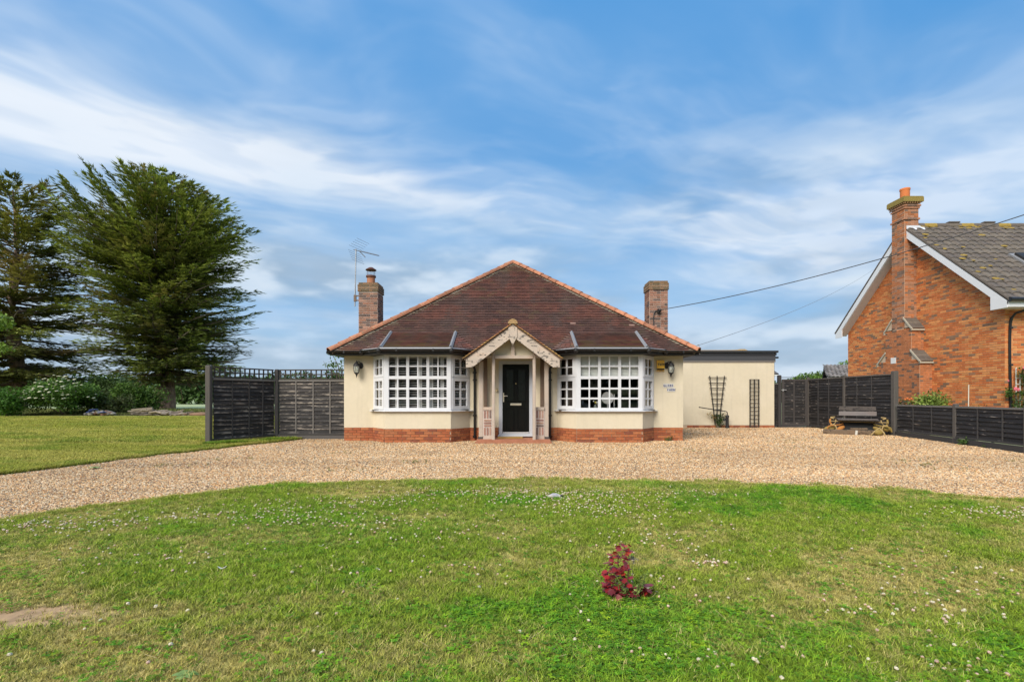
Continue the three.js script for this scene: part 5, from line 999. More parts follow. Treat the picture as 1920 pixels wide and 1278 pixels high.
// ------------------------------------------------------------------ bench with old iron plough ends
{
  const t = thing('garden_bench', 'weathered plank bench with rusty yellow iron plough ends', 'bench', [11.4, 0, 16.4]);
  const wood = mat([0.20, 0.19, 0.19], 0.8, { map: oakA, bumpMap: grainBump, bumpScale: 0.004 }); wood.color.setRGB(0.36, 0.37, 0.41);
  const woodDark = mat([0.2, 0.19, 0.19], 0.85, { map: oakB }); woodDark.color.setRGB(0.17, 0.165, 0.165);
  const sleeper = mat([1, 1, 1], 0.9, { map: oakB, bumpMap: grainBump, bumpScale: 0.01 }); sleeper.color.setRGB(0.44, 0.36, 0.27);
  const iron = mat([0.40, 0.255, 0.065], 0.75, { map: hipMap, bumpMap: grainBump, bumpScale: 0.006 }); iron.color.setRGB(0.66, 1.05, 0.45);
  const ironPale = mat([0.36, 0.25, 0.10], 0.7), ironRust = mat([0.42, 0.17, 0.035], 0.8, { bumpMap: grainBump, bumpScale: 0.006 });
  // seat frame: a faces left end, b right end; the bench looks a little to the left
  const A = V(11.10, 0, 16.72), B = V(11.98, 0, 16.22), ux = B.clone().sub(A).normalize(), out = new THREE.Vector3(-ux.z, 0, ux.x); if (out.z < 0) out.negate();
  const P = (u, y, n) => A.clone().addScaledVector(ux, u).addScaledVector(out, n).setY(y), L = A.distanceTo(B);
  part(t, 'back_slat', [slab([P(0.0, 0.80, -0.16), P(L + 0.02, 0.80, -0.16), P(L + 0.01, 0.92, -0.19), P(0.01, 0.93, -0.19)], out.clone().multiplyScalar(0.03))], woodDark);
  part(t, 'back_slat', [slab([P(-0.01, 0.62, -0.10), P(L + 0.02, 0.62, -0.10), P(L + 0.03, 0.76, -0.145), P(0.0, 0.76, -0.145)], out.clone().multiplyScalar(0.03))], wood);
  for (let k = 0; k < 3; k++) part(t, 'seat_slat', [bar(P(-0.06, 0.50 - 0.012 * k, 0.0 + k * 0.14), P(L + 0.05, 0.50 - 0.012 * k, 0.0 + k * 0.14), 0.132, 0.035, 0, 0.008)], k === 0 ? wood : woodDark);
  for (const u of [0.12, L - 0.12]) part(t, 'back_strap', [tube([P(u, 0.90, -0.2), P(u, 0.62, -0.13), P(u, 0.48, -0.05), P(u, 0.46, 0.28)], 0.014, 6)], M.blackMatt);
  part(t, 'axle', [tube([P(-0.26, 0.43, 0.2), P(L + 0.30, 0.41, 0.2)], 0.014, 6)], ironPale);
  part(t, 'seat_box', [slab([P(0.02, 0.14, 0.02), P(L - 0.02, 0.14, 0.02), P(L - 0.02, 0.46, 0.0), P(0.02, 0.46, 0.0)], out.clone().multiplyScalar(-0.05))], M.blackMatt);
  // each end: a mouldboard, curved beams and a tine or two
  const blade = (c, r, w, y, tilt, m) => { const T = new Tri(), N = 10; for (let i = 0; i < N; i++) { const a = -0.4 + 2.2 * i / N, b = -0.4 + 2.2 * (i + 1) / N, q = (g, s) => c.clone().addScaledVector(ux, Math.cos(g) * r + s * 0.35 * w).addScaledVector(out, s * w).setY(y + Math.sin(g) * r * 0.8 + tilt * s); const v = [q(a, -0.5 * (1 - i / N * 0.7)), q(b, -0.5 * (1 - (i + 1) / N * 0.7)), q(b, 0.5 * (1 - (i + 1) / N * 0.7)), q(a, 0.5 * (1 - i / N * 0.7))]; T.quad(...v); T.quad(...v.map((p) => p.clone().add(new THREE.Vector3(0, -0.02, 0)))); } return m ? part(t, 'plough_share', [T.build()], m) : T.build(); };
  const endAt = (u0, sgn) => {
    const e = (u, y, n) => P(u0 + sgn * u, y, n), pg = pgroup(t, 'iron_end');
    const bulb = (u, y, n, r, sx, m) => part(pg, 'plough_share', [(() => { const g = new THREE.SphereGeometry(r, 14, 10), p = g.attributes.position; for (let i = 0; i < p.count; i++) { const k = 1 + 0.25 * Math.sin(p.getX(i) * 30) * 0.4; p.setXYZ(i, p.getX(i) * sx * k, p.getY(i) * 0.72, p.getZ(i) * 0.8); } g.computeVertexNormals(); const c = e(u, y, n); return g.rotateZ(sgn * -0.5).translate(c.x, c.y, c.z); })()], m);
    bulb(0.10, 0.20, 0.12, 0.11, 1.15, iron); bulb(-0.12, 0.19, 0.2, 0.10, 1.5, sgn < 0 ? ironRust : iron); bulb(0.26, 0.17, 0.05, 0.085, 1.3, iron);
    part(pg, 'beam', [tube([e(0.16, 0.50, 0.10), e(0.17, 0.40, 0.13), e(0.12, 0.28, 0.15), e(0.10, 0.16, 0.16)], 0.030, 8), tube([e(0.26, 0.12, 0.25), e(0.22, 0.25, 0.26), e(0.08, 0.29, 0.26), e(-0.08, 0.31, 0.2), e(-0.2, 0.35, 0.12)], 0.022, 8)], sgn < 0 ? ironRust : iron);
    part(pg, 'tine', [tube([e(0.02, 0.10, 0.3), e(0.0, 0.20, 0.3), e(0.05, 0.30, 0.27), e(0.16, 0.31, 0.22)], 0.020, 8), tube([e(0.0, 0.48, 0.06), e(0.02, 0.38, 0.12), e(0.10, 0.29, 0.18)], 0.016, 6), tube([e(0.05, 0.50, 0.02), e(0.15, 0.545, -0.02), e(0.02, 0.565, -0.06)], 0.02, 6)], ironPale);
    return e;
  };
  endAt(-0.10, -1);
  const e = endAt(L + 0.12, 1);
  const pg = pgroup(t, 'front_plough');
  part(pg, 'plough_share', [(() => { const g = new THREE.SphereGeometry(0.12, 14, 10).scale(1.1, 0.85, 0.8); const c = P(L + 0.0, 0.10, 0.55); return g.translate(c.x, c.y, c.z); })()], iron);
  part(pg, 'tine', [tube([P(L - 0.20, 0.02, 0.62), P(L - 0.12, 0.13, 0.6), P(L - 0.02, 0.21, 0.52), P(L + 0.06, 0.26, 0.42)], 0.02, 8), tube([P(L + 0.16, 0.0, 0.62), P(L + 0.13, 0.10, 0.6), P(L + 0.04, 0.22, 0.5)], 0.022, 8)], ironPale);
  part(t, 'sleeper', [bar(P(-0.48, 0.085, 0.36), P(L - 0.02, 0.085, 0.36), 0.20, 0.15, 0, 0.015)], sleeper);
  part(t, 'sleeper', [bar(P(0.28, 0.19, 0.24), P(0.75, 0.20, 0.24), 0.18, 0.05, 0, 0.012)], sleeper);
  part(t, 'white_peg', [bar(P(0.42, 0.0, 0.52), P(0.44, 0.15, 0.50), 0.05, 0.05)], mat([0.62, 0.58, 0.50], 0.8));
}

// ------------------------------------------------------------------ the brick house on the right
{
  const GX = 14.8, N0 = 14.8, N1 = 21.7, t = thing('brick_house', 'orange brick house with grey pantile roof and stepped gable chimney', 'house', [16, 0, 18]);
  const eave = 4.0, ridgeD = 18.22, ridgeY = 7.55, pitch = (ridgeY - eave) / (ridgeD - 14.35);
  const roofY = (d) => ridgeY - Math.abs(d - ridgeD) * pitch - 0.10;
  part(t, 'wall', [box(GX, 24, 0, 3.95, N0, N0 + 0.3), slab([V(GX, 0, N0 + 0.301), V(GX, 0, N1), V(GX, roofY(N1), N1), V(GX, roofY(ridgeD), ridgeD), V(GX, roofY(N0 + 0.301), N0 + 0.301)], new THREE.Vector3(0.3, 0, 0)), box(GX + 0.301, 24, 0, 4.2, N1 - 0.3, N1)], M.mortar);
  const q = rng(700), tone = () => { const r = q(), k = 0.86 + 0.28 * q(); const c = r < 0.08 ? [0.24, 0.14, 0.08] : r < 0.15 ? [0.34, 0.16, 0.08] : r < 0.45 ? [0.61, 0.190, 0.050] : r < 0.75 ? [0.66, 0.265, 0.082] : [0.55, 0.155, 0.038]; return c.map((v) => v * k); };
  const rows = [], near = [];
  for (let r = 0; r < 101; r++) {
    const y = r * 0.075;
    for (let at = N0 - (r % 2) * 0.1175 + 0.0; at < N1 - 0.03; at += 0.235) {
      const a = Math.max(N0 - 0.008, at + 0.005), b = Math.min(N1, at + 0.230); if (b - a < 0.04) continue;
      const lim = Math.min(roofY(a), roofY(b)); if (y + 0.07 > lim + 0.05) continue;
      near.push({ gable: true, a, b, y, size: y < 0.75 || (a > 17.3 && a < 19.4 && y < 2.4) ? 99 : (a + b) / 2 });
    }
    if (y < 3.9) for (let at = GX - 0.0 - ((r + 1) % 2) * 0.1175; at < 18.5; at += 0.235) { const a = Math.max(GX - 0.008, at + 0.005), b = at + 0.230; if (b - a < 0.04) continue; near.push({ gable: false, a, b, y, size: y < 0.75 || a > 15.4 ? 99 : N0 - 0.2 }); }
  }
  near.sort((m, n) => m.size - n.size);
  const face = pgroup(t, 'brick_face'), bgG = new THREE.BoxGeometry(0.03, 0.0605, 0.222), bgF = new THREE.BoxGeometry(0.222, 0.0605, 0.03), rest = [], base = offsetOf(t);
  for (const g of [bgG, bgF]) { const uv = g.attributes.uv; for (let i = 0; i < uv.count; i++) uv.setXY(i, uv.getX(i) * 0.23, uv.getY(i) * 0.065); }
  near.forEach((b, i) => {
    const c = (b.a + b.b) / 2, e = 0.003 * q();
    if (i < 300) {
      const m = shade(new THREE.Mesh(b.gable ? bgG : bgF, M.house[q() < 0.08 ? 5 + Math.floor(q() * 2) : Math.floor(q() * 5)])); m.name = 'brick';
      if (b.gable) { m.scale.z = (b.b - b.a) / 0.225; m.position.set(GX + 0.006 - e - base.x, b.y + 0.037, -c - base.z); } else { m.scale.x = (b.b - b.a) / 0.225; m.position.set(c - base.x, b.y + 0.037, -(N0 + 0.006 - e) - base.z); }
      face.add(m);
    } else rest.push(tint(b.gable ? box(GX - 0.009 - e, GX + 0.02, b.y + 0.007, b.y + 0.067, b.a + 0.002, b.b - 0.002) : box(b.a + 0.002, b.b - 0.002, b.y + 0.007, b.y + 0.067, N0 - 0.009 - e, N0 + 0.02), tone()));
  });
  part(t, 'brickwork', rest, M.brickTint).userData.kind = 'stuff';

  // roof: pantiles, each its own piece on the visible slope
  const roof = pgroup(t, 'roof'), x0 = 14.43, eD = 14.30, eY = 4.09;
  const S = new THREE.Vector3(0, ridgeY - eY, -(ridgeD - eD)), L = S.length(); S.normalize(); const Nn = new THREE.Vector3(0, -S.z, S.y);
  part(roof, 'roof_deck', [slab([V(x0, eY, eD), V(24, eY, eD), V(24, ridgeY, ridgeD), V(x0, ridgeY, ridgeD)], new THREE.Vector3(0, -0.06, 0)), slab([V(x0, eY, 22.0), V(24, eY, 22.0), V(24, ridgeY, ridgeD), V(x0, ridgeY, ridgeD)], new THREE.Vector3(0, -0.06, 0))], M.darkVoid);
  const tileM = [[0.130, 0.108, 0.088], [0.110, 0.092, 0.078], [0.150, 0.126, 0.100], [0.120, 0.102, 0.082]].map((c) => mat(c, 0.9, { map: brickMap, bumpMap: grainBump, bumpScale: 0.006 }));
  const lichen = mat([0.34, 0.235, 0.05], 0.95, { map: brickMap, bumpMap: grainBump, bumpScale: 0.01 });
  const pan = (() => {                            // one tile: a double roll across 0.30 m
    const T = new Tri(), n = 12, len = 0.40, prof = (x) => 0.022 * Math.sin(x / 0.30 * 6.283 - 0.6) + 0.008 * Math.sin(x / 0.30 * 12.57);
    for (let i = 0; i < n; i++) { const a = 0.306 * i / n, b = 0.306 * (i + 1) / n, za = prof(a) + 0.045, zb = prof(b) + 0.045, p = (x, s, z) => new THREE.Vector3(x, s, z); T.quad(p(a, 0, za), p(b, 0, zb), p(b, len, zb - 0.03), p(a, len, za - 0.03), null, [a, 0, b, 0, b, len, a, len]); T.quad(p(a, 0, za - 0.022), p(b, 0, zb - 0.022), p(b, 0, zb), p(a, 0, za)); }
    return T.build();
  })();
  const m = new THREE.Matrix4().makeBasis(new THREE.Vector3(1, 0, 0), S, Nn), rot = new THREE.Quaternion().setFromRotationMatrix(m), course = 0.345;
  for (let r = 0; r < 16; r++) {
    const s = -0.04 + r * course * (L / (16 * course)), o = V(0, eY, eD).addScaledVector(S, s), lim = Math.min(19.9, 15.05 + (ridgeD - 14.3) * r / 16 * 1.05 + 0.6);
    for (let x = x0 + 0.02; x < lim; x += 0.30) {
      const sc = Math.abs(x - 17.0) < 0.62 && r > 4 && r < 8; if (sc) continue;
      const k = sub(roof, 'pantile', pan, tileM[Math.floor(q() * 4)]); k.quaternion.copy(rot); k.position.set(x - base.x, o.y + (q() - 0.5) * 0.006 - base.y, o.z - base.z);
    }
  }
  // blooms of lichen lie on some tiles
  const blot = []; for (let i = 0; i < 46; i++) { const u = q() < 0.6 ? x0 + 0.1 + q() * 0.5 : x0 + 0.3 + q() * 4, s = q() < 0.5 ? L - 0.05 - q() * 0.25 : q() * L, c = V(u + (s > L - 0.4 ? q() * 3.5 : 0), eY, eD).addScaledVector(S, s).addScaledVector(Nn, 0.052), g = new THREE.IcosahedronGeometry(0.04 + 0.05 * q(), 1).scale(1.5, 0.8, 0.18); g.applyQuaternion(rot); blot.push(g.translate(c.x, c.y, c.z)); }
  part(roof, 'lichen', blot, lichen).userData.kind = 'stuff';
  for (let k = 0; k < 16; k++) { const g = new THREE.CylinderGeometry(0.125, 0.13, 0.45, 10, 1, false, 0, Math.PI).rotateZ(Math.PI / 2).rotateX(-Math.PI / 2 + Math.PI / 2); part(roof, 'ridge_tile', [new THREE.CylinderGeometry(0.12, 0.124, 0.446, 12).rotateZ(Math.PI / 2).translate(14.95 + k * 0.452, ridgeY - 0.015, -ridgeD)], k % 3 === 0 ? tileM[2] : k % 3 === 1 ? lichen : tileM[0]); }
  for (const x of [16.3, 17.6]) part(roof, 'ridge_vent', [bar(V(x - 0.2, ridgeY + 0.13, ridgeD), V(x + 0.2, ridgeY + 0.13, ridgeD), 0.16, 0.05)], tileM[1]);
  part(roof, 'verge', [slab([V(x0 - 0.02, eY + 0.02, eD), V(x0 - 0.02, ridgeY + 0.02, ridgeD), V(x0 - 0.02, ridgeY - 0.05, ridgeD), V(x0 - 0.02, eY - 0.04, eD)], new THREE.Vector3(0.05, 0, 0)), slab([V(x0 - 0.02, eY + 0.02, 22.02), V(x0 - 0.02, ridgeY + 0.02, ridgeD), V(x0 - 0.02, ridgeY - 0.05, ridgeD), V(x0 - 0.02, eY - 0.04, 22.02)], new THREE.Vector3(0.05, 0, 0))], tileM[0]);
  // roof window
  const rw = pgroup(t, 'roof_window'), rp = (x, s, n) => V(x, eY, eD).addScaledVector(S, s).addScaledVector(Nn, n), s0 = 1.75, s1 = 2.75;
  part(rw, 'flashing', [slab([rp(16.52, s0 - 0.1, 0.06), rp(17.72, s0 - 0.1, 0.06), rp(17.72, s1 + 0.1, 0.06), rp(16.52, s1 + 0.1, 0.06)], Nn.clone().multiplyScalar(-0.06))], M.lead);
  part(rw, 'frame', [slab([rp(16.62, s0, 0.13), rp(17.62, s0, 0.13), rp(17.62, s1, 0.13), rp(16.62, s1, 0.13)], Nn.clone().multiplyScalar(-0.08))], M.blackMatt);
  part(rw, 'pane', [slab([rp(16.70, s0 + 0.08, 0.134), rp(17.54, s0 + 0.08, 0.134), rp(17.54, s1 - 0.08, 0.134), rp(16.70, s1 - 0.08, 0.134)], Nn.clone().multiplyScalar(-0.003))], mat([0.012, 0.013, 0.015], 0.5));
  // white barge boards, box ends and fascia
  const bb = (d0, s) => { const dd = d0, yy = eY; return slab([V(x0 - 0.01, yy - 0.05, dd), V(x0 - 0.01, ridgeY - 0.06, ridgeD), V(x0 - 0.01, ridgeY - 0.33, ridgeD), V(x0 - 0.01, yy - 0.15, dd + s * 0.16), V(x0 - 0.01, yy - 0.15, dd)], new THREE.Vector3(0.03, 0, 0)); };
  part(t, 'barge_board', [bb(14.36, 1)], M.upvc); part(t, 'barge_board', [bb(21.98, -1)], M.upvc);
  part(t, 'box_end', [slab([V(x0 - 0.011, 4.05, 14.36), V(x0 - 0.011, 3.85, 14.36), V(x0 - 0.011, 3.85, 14.86), V(x0 - 0.011, 4.28, 14.86)], new THREE.Vector3(0.028, 0, 0))], M.upvc);
  part(t, 'box_end', [slab([V(x0 - 0.011, 4.05, 21.98), V(x0 - 0.011, 3.85, 21.98), V(x0 - 0.011, 3.85, 21.55), V(x0 - 0.011, 4.28, 21.55)], new THREE.Vector3(0.028, 0, 0))], M.upvc);
  part(t, 'fascia', [box(x0 + 0.02, 24, 3.88, 4.06, 14.34, 14.37)], M.upvc);
  part(t, 'soffit', [box(x0 + 0.02, 24, 3.865, 3.88, 14.34, 14.80), slab([V(x0 + 0.02, 3.925, 14.52), V(x0 + 0.02, ridgeY - 0.34, ridgeD), V(GX, ridgeY - 0.34, ridgeD), V(GX, 3.925, 14.52)], new THREE.Vector3(0, 0.02, 0)), slab([V(x0 + 0.02, 3.925, 21.82), V(x0 + 0.02, ridgeY - 0.34, ridgeD), V(GX, ridgeY - 0.34, ridgeD), V(GX, 3.925, 21.82)], new THREE.Vector3(0, 0.02, 0))], M.upvc);
  part(t, 'gutter', [tube([V(x0 - 0.02, 4.07, 14.27), V(24, 4.07, 14.27)], 0.062, 10), new THREE.CylinderGeometry(0.07, 0.07, 0.03, 12).rotateZ(Math.PI / 2).translate(x0 + 0.0, 4.07, -14.27)], M.black);
  part(t, 'downpipe', [new THREE.CylinderGeometry(0.05, 0.045, 0.12, 12).translate(15.10, 4.0, -14.28), tube([V(15.10, 3.98, 14.28), V(15.10, 3.86, 14.30), V(15.02, 3.78, 14.45), V(14.93, 3.70, 14.66), V(14.92, 3.58, 14.73), V(14.92, 0.0, 14.73)], 0.036, 10), ...[3.3, 2.2, 1.1].map((y) => new THREE.CylinderGeometry(0.046, 0.046, 0.05, 12).translate(14.92, y, -14.73))], M.black);
  part(t, 'wall_vent', [box(14.335, 14.36, 2.50, 2.72, 18.42, 18.66)], mat([0.68, 0.68, 0.66], 0.6));

  // stepped chimney stack
  const ch = pgroup(t, 'chimney'), cx = 14.36, cb = 14.86;
  const ct = (r) => { const k = 0.82 + 0.34 * r(), z = r(); return (z < 0.15 ? [0.18, 0.105, 0.07] : z < 0.5 ? [0.53, 0.180, 0.060] : [0.45, 0.155, 0.055]).map((v) => v * k); }, cu = (r) => { const k = 0.85 + 0.3 * r(), z = r(); return (z < 0.2 ? [0.23, 0.145, 0.105] : [0.43, 0.205, 0.115]).map((v) => v * k); };
  const stages = [[17.36, 19.30, 0, 2.56], [17.72, 18.94, 2.56, 3.76], [18.03, 18.63, 3.76, 8.42]];
  part(ch, 'core', stages.map(([a, b, y0, y1]) => box(cx, cb, y0, y1, a, b)).concat([box(cx - 0.07, cb + 0.07, 8.40, 8.55, 17.96, 18.70)]), M.mortar);
  part(ch, 'brickwork', [stackBricks(cx, cb, 17.36, 19.30, 0.6, 2.56, ct, 711, 'fl'), stackBricks(cx, cb, 17.72, 18.94, 2.56, 3.76, ct, 712, 'fl'), stackBricks(cx, cb, 18.03, 18.63, 3.76, 8.15, (r) => (r() < 0.4 ? ct(r) : cu(r)), 713, 'flr')], M.brickTint).userData.kind = 'stuff';
  part(ch, 'string_course', [stackBricks(cx - 0.035, cb + 0.035, 17.995, 18.665, 7.72, 7.79, cu, 714, 'flr'), stackBricks(cx - 0.03, cb + 0.03, 18.0, 18.66, 8.12, 8.2, cu, 715, 'flr'), stackBricks(cx - 0.055, cb + 0.055, 17.975, 18.685, 8.2, 8.28, cu, 716, 'flr')], M.brickTint).userData.kind = 'stuff';
  const den = []; for (let k = 0; k < 9; k++) { den.push(tint(box(cx - 0.10, cx - 0.02, 8.285, 8.35, 17.95 + k * 0.086, 17.99 + k * 0.086), [0.22, 0.12, 0.05])); if (k < 7) den.push(tint(box(cx - 0.07 + k * 0.09, cx - 0.03 + k * 0.09, 8.285, 8.35, 17.93, 17.99), [0.22, 0.12, 0.05])); }
  part(ch, 'dentils', den, M.brickTint).userData.kind = 'stuff';
  part(ch, 'cap', [box(cx - 0.115, cb + 0.115, 8.352, 8.52, 17.915, 18.745), slab([V(cx - 0.10, 8.52, 17.93), V(cb + 0.1, 8.52, 17.93), V(cb + 0.1, 8.52, 18.73), V(cx - 0.1, 8.52, 18.73)], new THREE.Vector3(0, 0.03, 0))], mat([0.27, 0.20, 0.05], 0.95, { bumpMap: grainBump, bumpScale: 0.02 }));
  part(ch, 'chimney_pot', [new THREE.LatheGeometry([[0.15, 8.55], [0.15, 8.90], [0.165, 8.91], [0.165, 8.97], [0.13, 8.97], [0.13, 8.6]].map(([a, b]) => new THREE.Vector2(a, b)), 22).translate((cx + cb) / 2, 0, -18.33)], mat([0.56, 0.165, 0.045], 0.85));
  part(ch, 'lead_flashing', [slab([V(cb - 0.30, 7.30, 17.95), V(cb + 0.25, 7.30, 17.95), V(cb + 0.25, 7.62, 18.24), V(cb - 0.30, 7.62, 18.24)], new THREE.Vector3(0, 0.03, 0.02)), box(cx + 0.05, cb + 0.02, 7.22, 7.50, 17.995, 18.01)], mat([0.62, 0.63, 0.66], 0.5));
  // tiled shoulders with pale edges
  for (const [dLo, yLo, dHi, yHi] of [[17.30, 2.50, 17.74, 2.93], [17.66, 3.70, 18.06, 4.14]]) {
    for (const mirror of [false, true]) {
      const f = (d) => mirror ? 36.66 - d : d; part(ch, 'shoulder_fill', [slab([V(cx, yLo - 0.02, f(dLo + 0.03)), V(cx, yLo - 0.02, f(dHi)), V(cx, yHi - 0.03, f(dHi - 0.01))], new THREE.Vector3(cb - cx, 0, 0))], M.mortar); const n = 5, sh = pgroup(t, 'chimney_shoulder');
      for (let k = 0; k < n; k++) { const a = k / n, b = (k + 1) / n + 0.06, h = 0.04; part(sh, 'shoulder_tile', [slab([V(cx - 0.02, mix(yLo, yHi, a) + h, f(mix(dLo, dHi, a))), V(cb, mix(yLo, yHi, a) + h, f(mix(dLo, dHi, a))), V(cb, mix(yLo, yHi, b) + h - 0.02, f(mix(dLo, dHi, b))), V(cx - 0.02, mix(yLo, yHi, b) + h - 0.02, f(mix(dLo, dHi, b)))], new THREE.Vector3(0, -0.02, 0))], tileM[k % 4]); }
      part(sh, 'edge_mortar', [slab([V(cx - 0.05, yLo - 0.06, f(dLo)), V(cx - 0.05, yHi - 0.04, f(dHi)), V(cx - 0.05, yHi + 0.03, f(dHi)), V(cx - 0.05, yLo + 0.02, f(dLo))], new THREE.Vector3(0.05, 0, 0)), slab([V(cx - 0.05, yLo - 0.07, f(dLo - 0.012)), V(cb, yLo - 0.07, f(dLo - 0.012)), V(cb, yLo - 0.01, f(dLo - 0.012)), V(cx - 0.05, yLo - 0.01, f(dLo - 0.012))], new THREE.Vector3(0, 0, mirror ? -0.05 : 0.05).multiplyScalar(-1))], mat([0.40, 0.36, 0.28], 0.9));
    }
  }
}

// ------------------------------------------------------------------ trees and plants
const UP = new THREE.Vector3(0, 1, 0);
function lerpTable(tb, t) { for (let i = 0; i + 1 < tb.length; i++) if (t <= tb[i + 1][0]) { const f = (t - tb[i][0]) / (tb[i + 1][0] - tb[i][0]); return mix(tb[i][1], tb[i + 1][1], Math.max(0, f)); } return tb[tb.length - 1][1]; }
// a wide old conifer with long ascending limbs carrying flat feathery plates
function conifer(label, X, D, H, trunkR, seed, right, left, o) {
  const q = rng(seed), r = (a, b) => a + (b - a) * q(), t = thing('conifer', label, 'conifer', [X, 0, D]);
  const F = new Tri(), limbs = [], base = V(X, 0, D), lean = o.lean || [0, 0];
  const trunkAt = (h) => base.clone().add(new THREE.Vector3(lean[0] * h / H + 0.25 * Math.sin(h * 0.5), h, lean[1] * h / H));
  const colour = (g, k, lit) => { const a = o.green, b = o.tip, c = mix3(mix3(a, b, lit), [0.30, 0.20, 0.07], g); return c.map((v) => v * k); };
  const spray = (p, dir, len, wide, g, k) => {   // a frond: a few slim blades fanned from one point
    const side = dir.clone().cross(UP).normalize(), n = 5, droop = q() < 0.35 ? -0.35 : 0.02;
    for (let i = 0; i < n; i++) {
      const f = (i - (n - 1) / 2) / ((n - 1) / 2), d = dir.clone().addScaledVector(side, f * 0.6).addScaledVector(UP, droop + r(-0.10, 0.14)).normalize(), L = len * (1 - 0.35 * Math.abs(f)) * r(0.75, 1.15), w = wide * r(0.7, 1.2);
      const s2 = d.clone().cross(new THREE.Vector3(r(-0.6, 0.6), 1, r(-0.6, 0.6))).normalize(), m = p.clone().addScaledVector(d, L * 0.45), e = p.clone().addScaledVector(d, L).addScaledVector(UP, r(-0.02, 0.10) * L);
      const c = colour(g, k * r(0.7, 1.25), r(0, 1) ** 1.6), c2 = c.map((v) => v * 1.15);
      F.tri(p, m.clone().addScaledVector(s2, w), m.clone().addScaledVector(s2, -w), c).tri(m.clone().addScaledVector(s2, w), e, m.clone().addScaledVector(s2, -w), c2);
    }
  };
  for (let i = 0; i < o.branches; i++) {
    const f = (i + r(0, 1)) / o.branches, tt = Math.pow(f, 0.92), az = i * 2.39996 + r(-0.4, 0.4), cx = Math.cos(az);
    const hTip = mix(o.low, H * 0.995, tt) - (tt < 0.2 ? 0.8 * q() : 0), tw = hTip / H, rad = mix(lerpTable(left, tw), lerpTable(right, tw), 0.5 + 0.5 * cx) * (0.74 + 0.30 * q()) * (0.8 + 0.2 * Math.abs(cx)) * (0.83 + 0.36 * fbm(cx * 1.6 + 7, hTip * 0.42 + Math.sin(az) * 1.3, 2, seed));
    if (o.gap && q() < o.gap(tw, cx)) continue;
    const el = mix(-0.08, 0.16, sst(0.1, 0.6, tw)) + mix(0, cx < -0.25 ? 0.75 : 0.38, sst(0.6, 1.0, tw)) + r(-0.12, 0.10), hB = Math.max(1.6, hTip - rad * Math.tan(el) - rad * 0.02), p0 = trunkAt(Math.min(hB, H * 0.93));
    const dir = new THREE.Vector3(cx, 0, Math.sin(az)), side = dir.clone().cross(UP).normalize();
    const tip = trunkAt(0).setY(hTip).addScaledVector(dir, rad).add(new THREE.Vector3(lean[0] * tw, 0, lean[1] * tw)), mid = p0.clone().lerp(tip, 0.5).add(new THREE.Vector3(0, -0.06 * rad + r(-0.3, 0.3), 0)).addScaledVector(side, r(-0.1, 0.1) * rad);
    const bez = (s) => p0.clone().multiplyScalar((1 - s) * (1 - s)).addScaledVector(mid, 2 * s * (1 - s)).addScaledVector(tip, s * s);
    const br = trunkR * 0.24 * (1 - tw * 0.72) * (0.5 + rad / 9);
    limbs.push(taper([0, 0.25, 0.5, 0.75, 1].map(bez), [br, br * 0.8, br * 0.55, br * 0.3, 0.015], 5));
    if (i % 4 === 3 && tw < 0.85) { tip.lerp(p0, 0.42); mid.lerp(p0, 0.3); }
    const brown = q() < (o.brown || 0.12) ? r(0.3, 0.8) : r(0, 0.18), nTw = Math.round(7 + rad * 2.7), kk = r(0.55, 1.45);
    for (let j = 0; j < nTw; j++) {
      const s = mix(tw < 0.55 ? 0.08 : 0.2, 1, Math.pow((j + q()) / nTw, 0.85)), p = bez(s), tan = bez(Math.min(1, s + 0.02)).sub(bez(Math.max(0, s - 0.02))).normalize(), sd = j % 2 ? 1 : -1, len = (0.55 + 0.30 * rad * (1.1 - s)) * r(0.7, 1.3);
      const td = tan.clone().multiplyScalar(r(0.75, 1.1)).addScaledVector(side, sd * r(0.35, 0.95)).setY(tan.y * 0.5 + r(-0.06, 0.08)).normalize(), n = Math.max(3, Math.round(len * 3.4));
      for (let k = 0; k < n; k++) { const a = (k + 0.6) / n; spray(p.clone().addScaledVector(td, len * a).addScaledVector(UP, r(-0.13, 0.11) * (tw < 0.4 ? 2.4 : 1.2)), td.clone().addScaledVector(tan, 0.4).addScaledVector(side, r(-0.35, 0.35)).normalize(), r(0.45, 0.9) * o.frond, r(0.036, 0.066) * o.frond, brown, kk); }
    }
  }
  const tp = [], tr = []; for (let k = 0; k <= 10; k++) { const h = H * 0.95 * k / 10; tp.push(trunkAt(h)); tr.push(k === 0 ? trunkR * 1.35 : trunkR * (1 - 0.92 * k / 10)); }
  tp.splice(1, 0, trunkAt(1.0)); tr.splice(1, 0, trunkR * 1.02);
  const trunk = [taper(tp, tr, 14)];
  for (let k = 0; k < 5; k++) { const a = k * 1.3 + 0.4; trunk.push(taper([0, 1.6, 3.4, 6].map((h) => trunkAt(h).add(new THREE.Vector3(Math.cos(a) * trunkR * (0.75 - h * 0.05), 0, Math.sin(a) * trunkR * (0.75 - h * 0.05)))), [trunkR * 0.55, trunkR * 0.38, trunkR * 0.30, 0.08], 8)); }
  part(t, 'trunk', trunk, M.bark);
  part(t, 'limbs', limbs, M.twig);
  part(t, 'crown', [F.build()], M.needle);
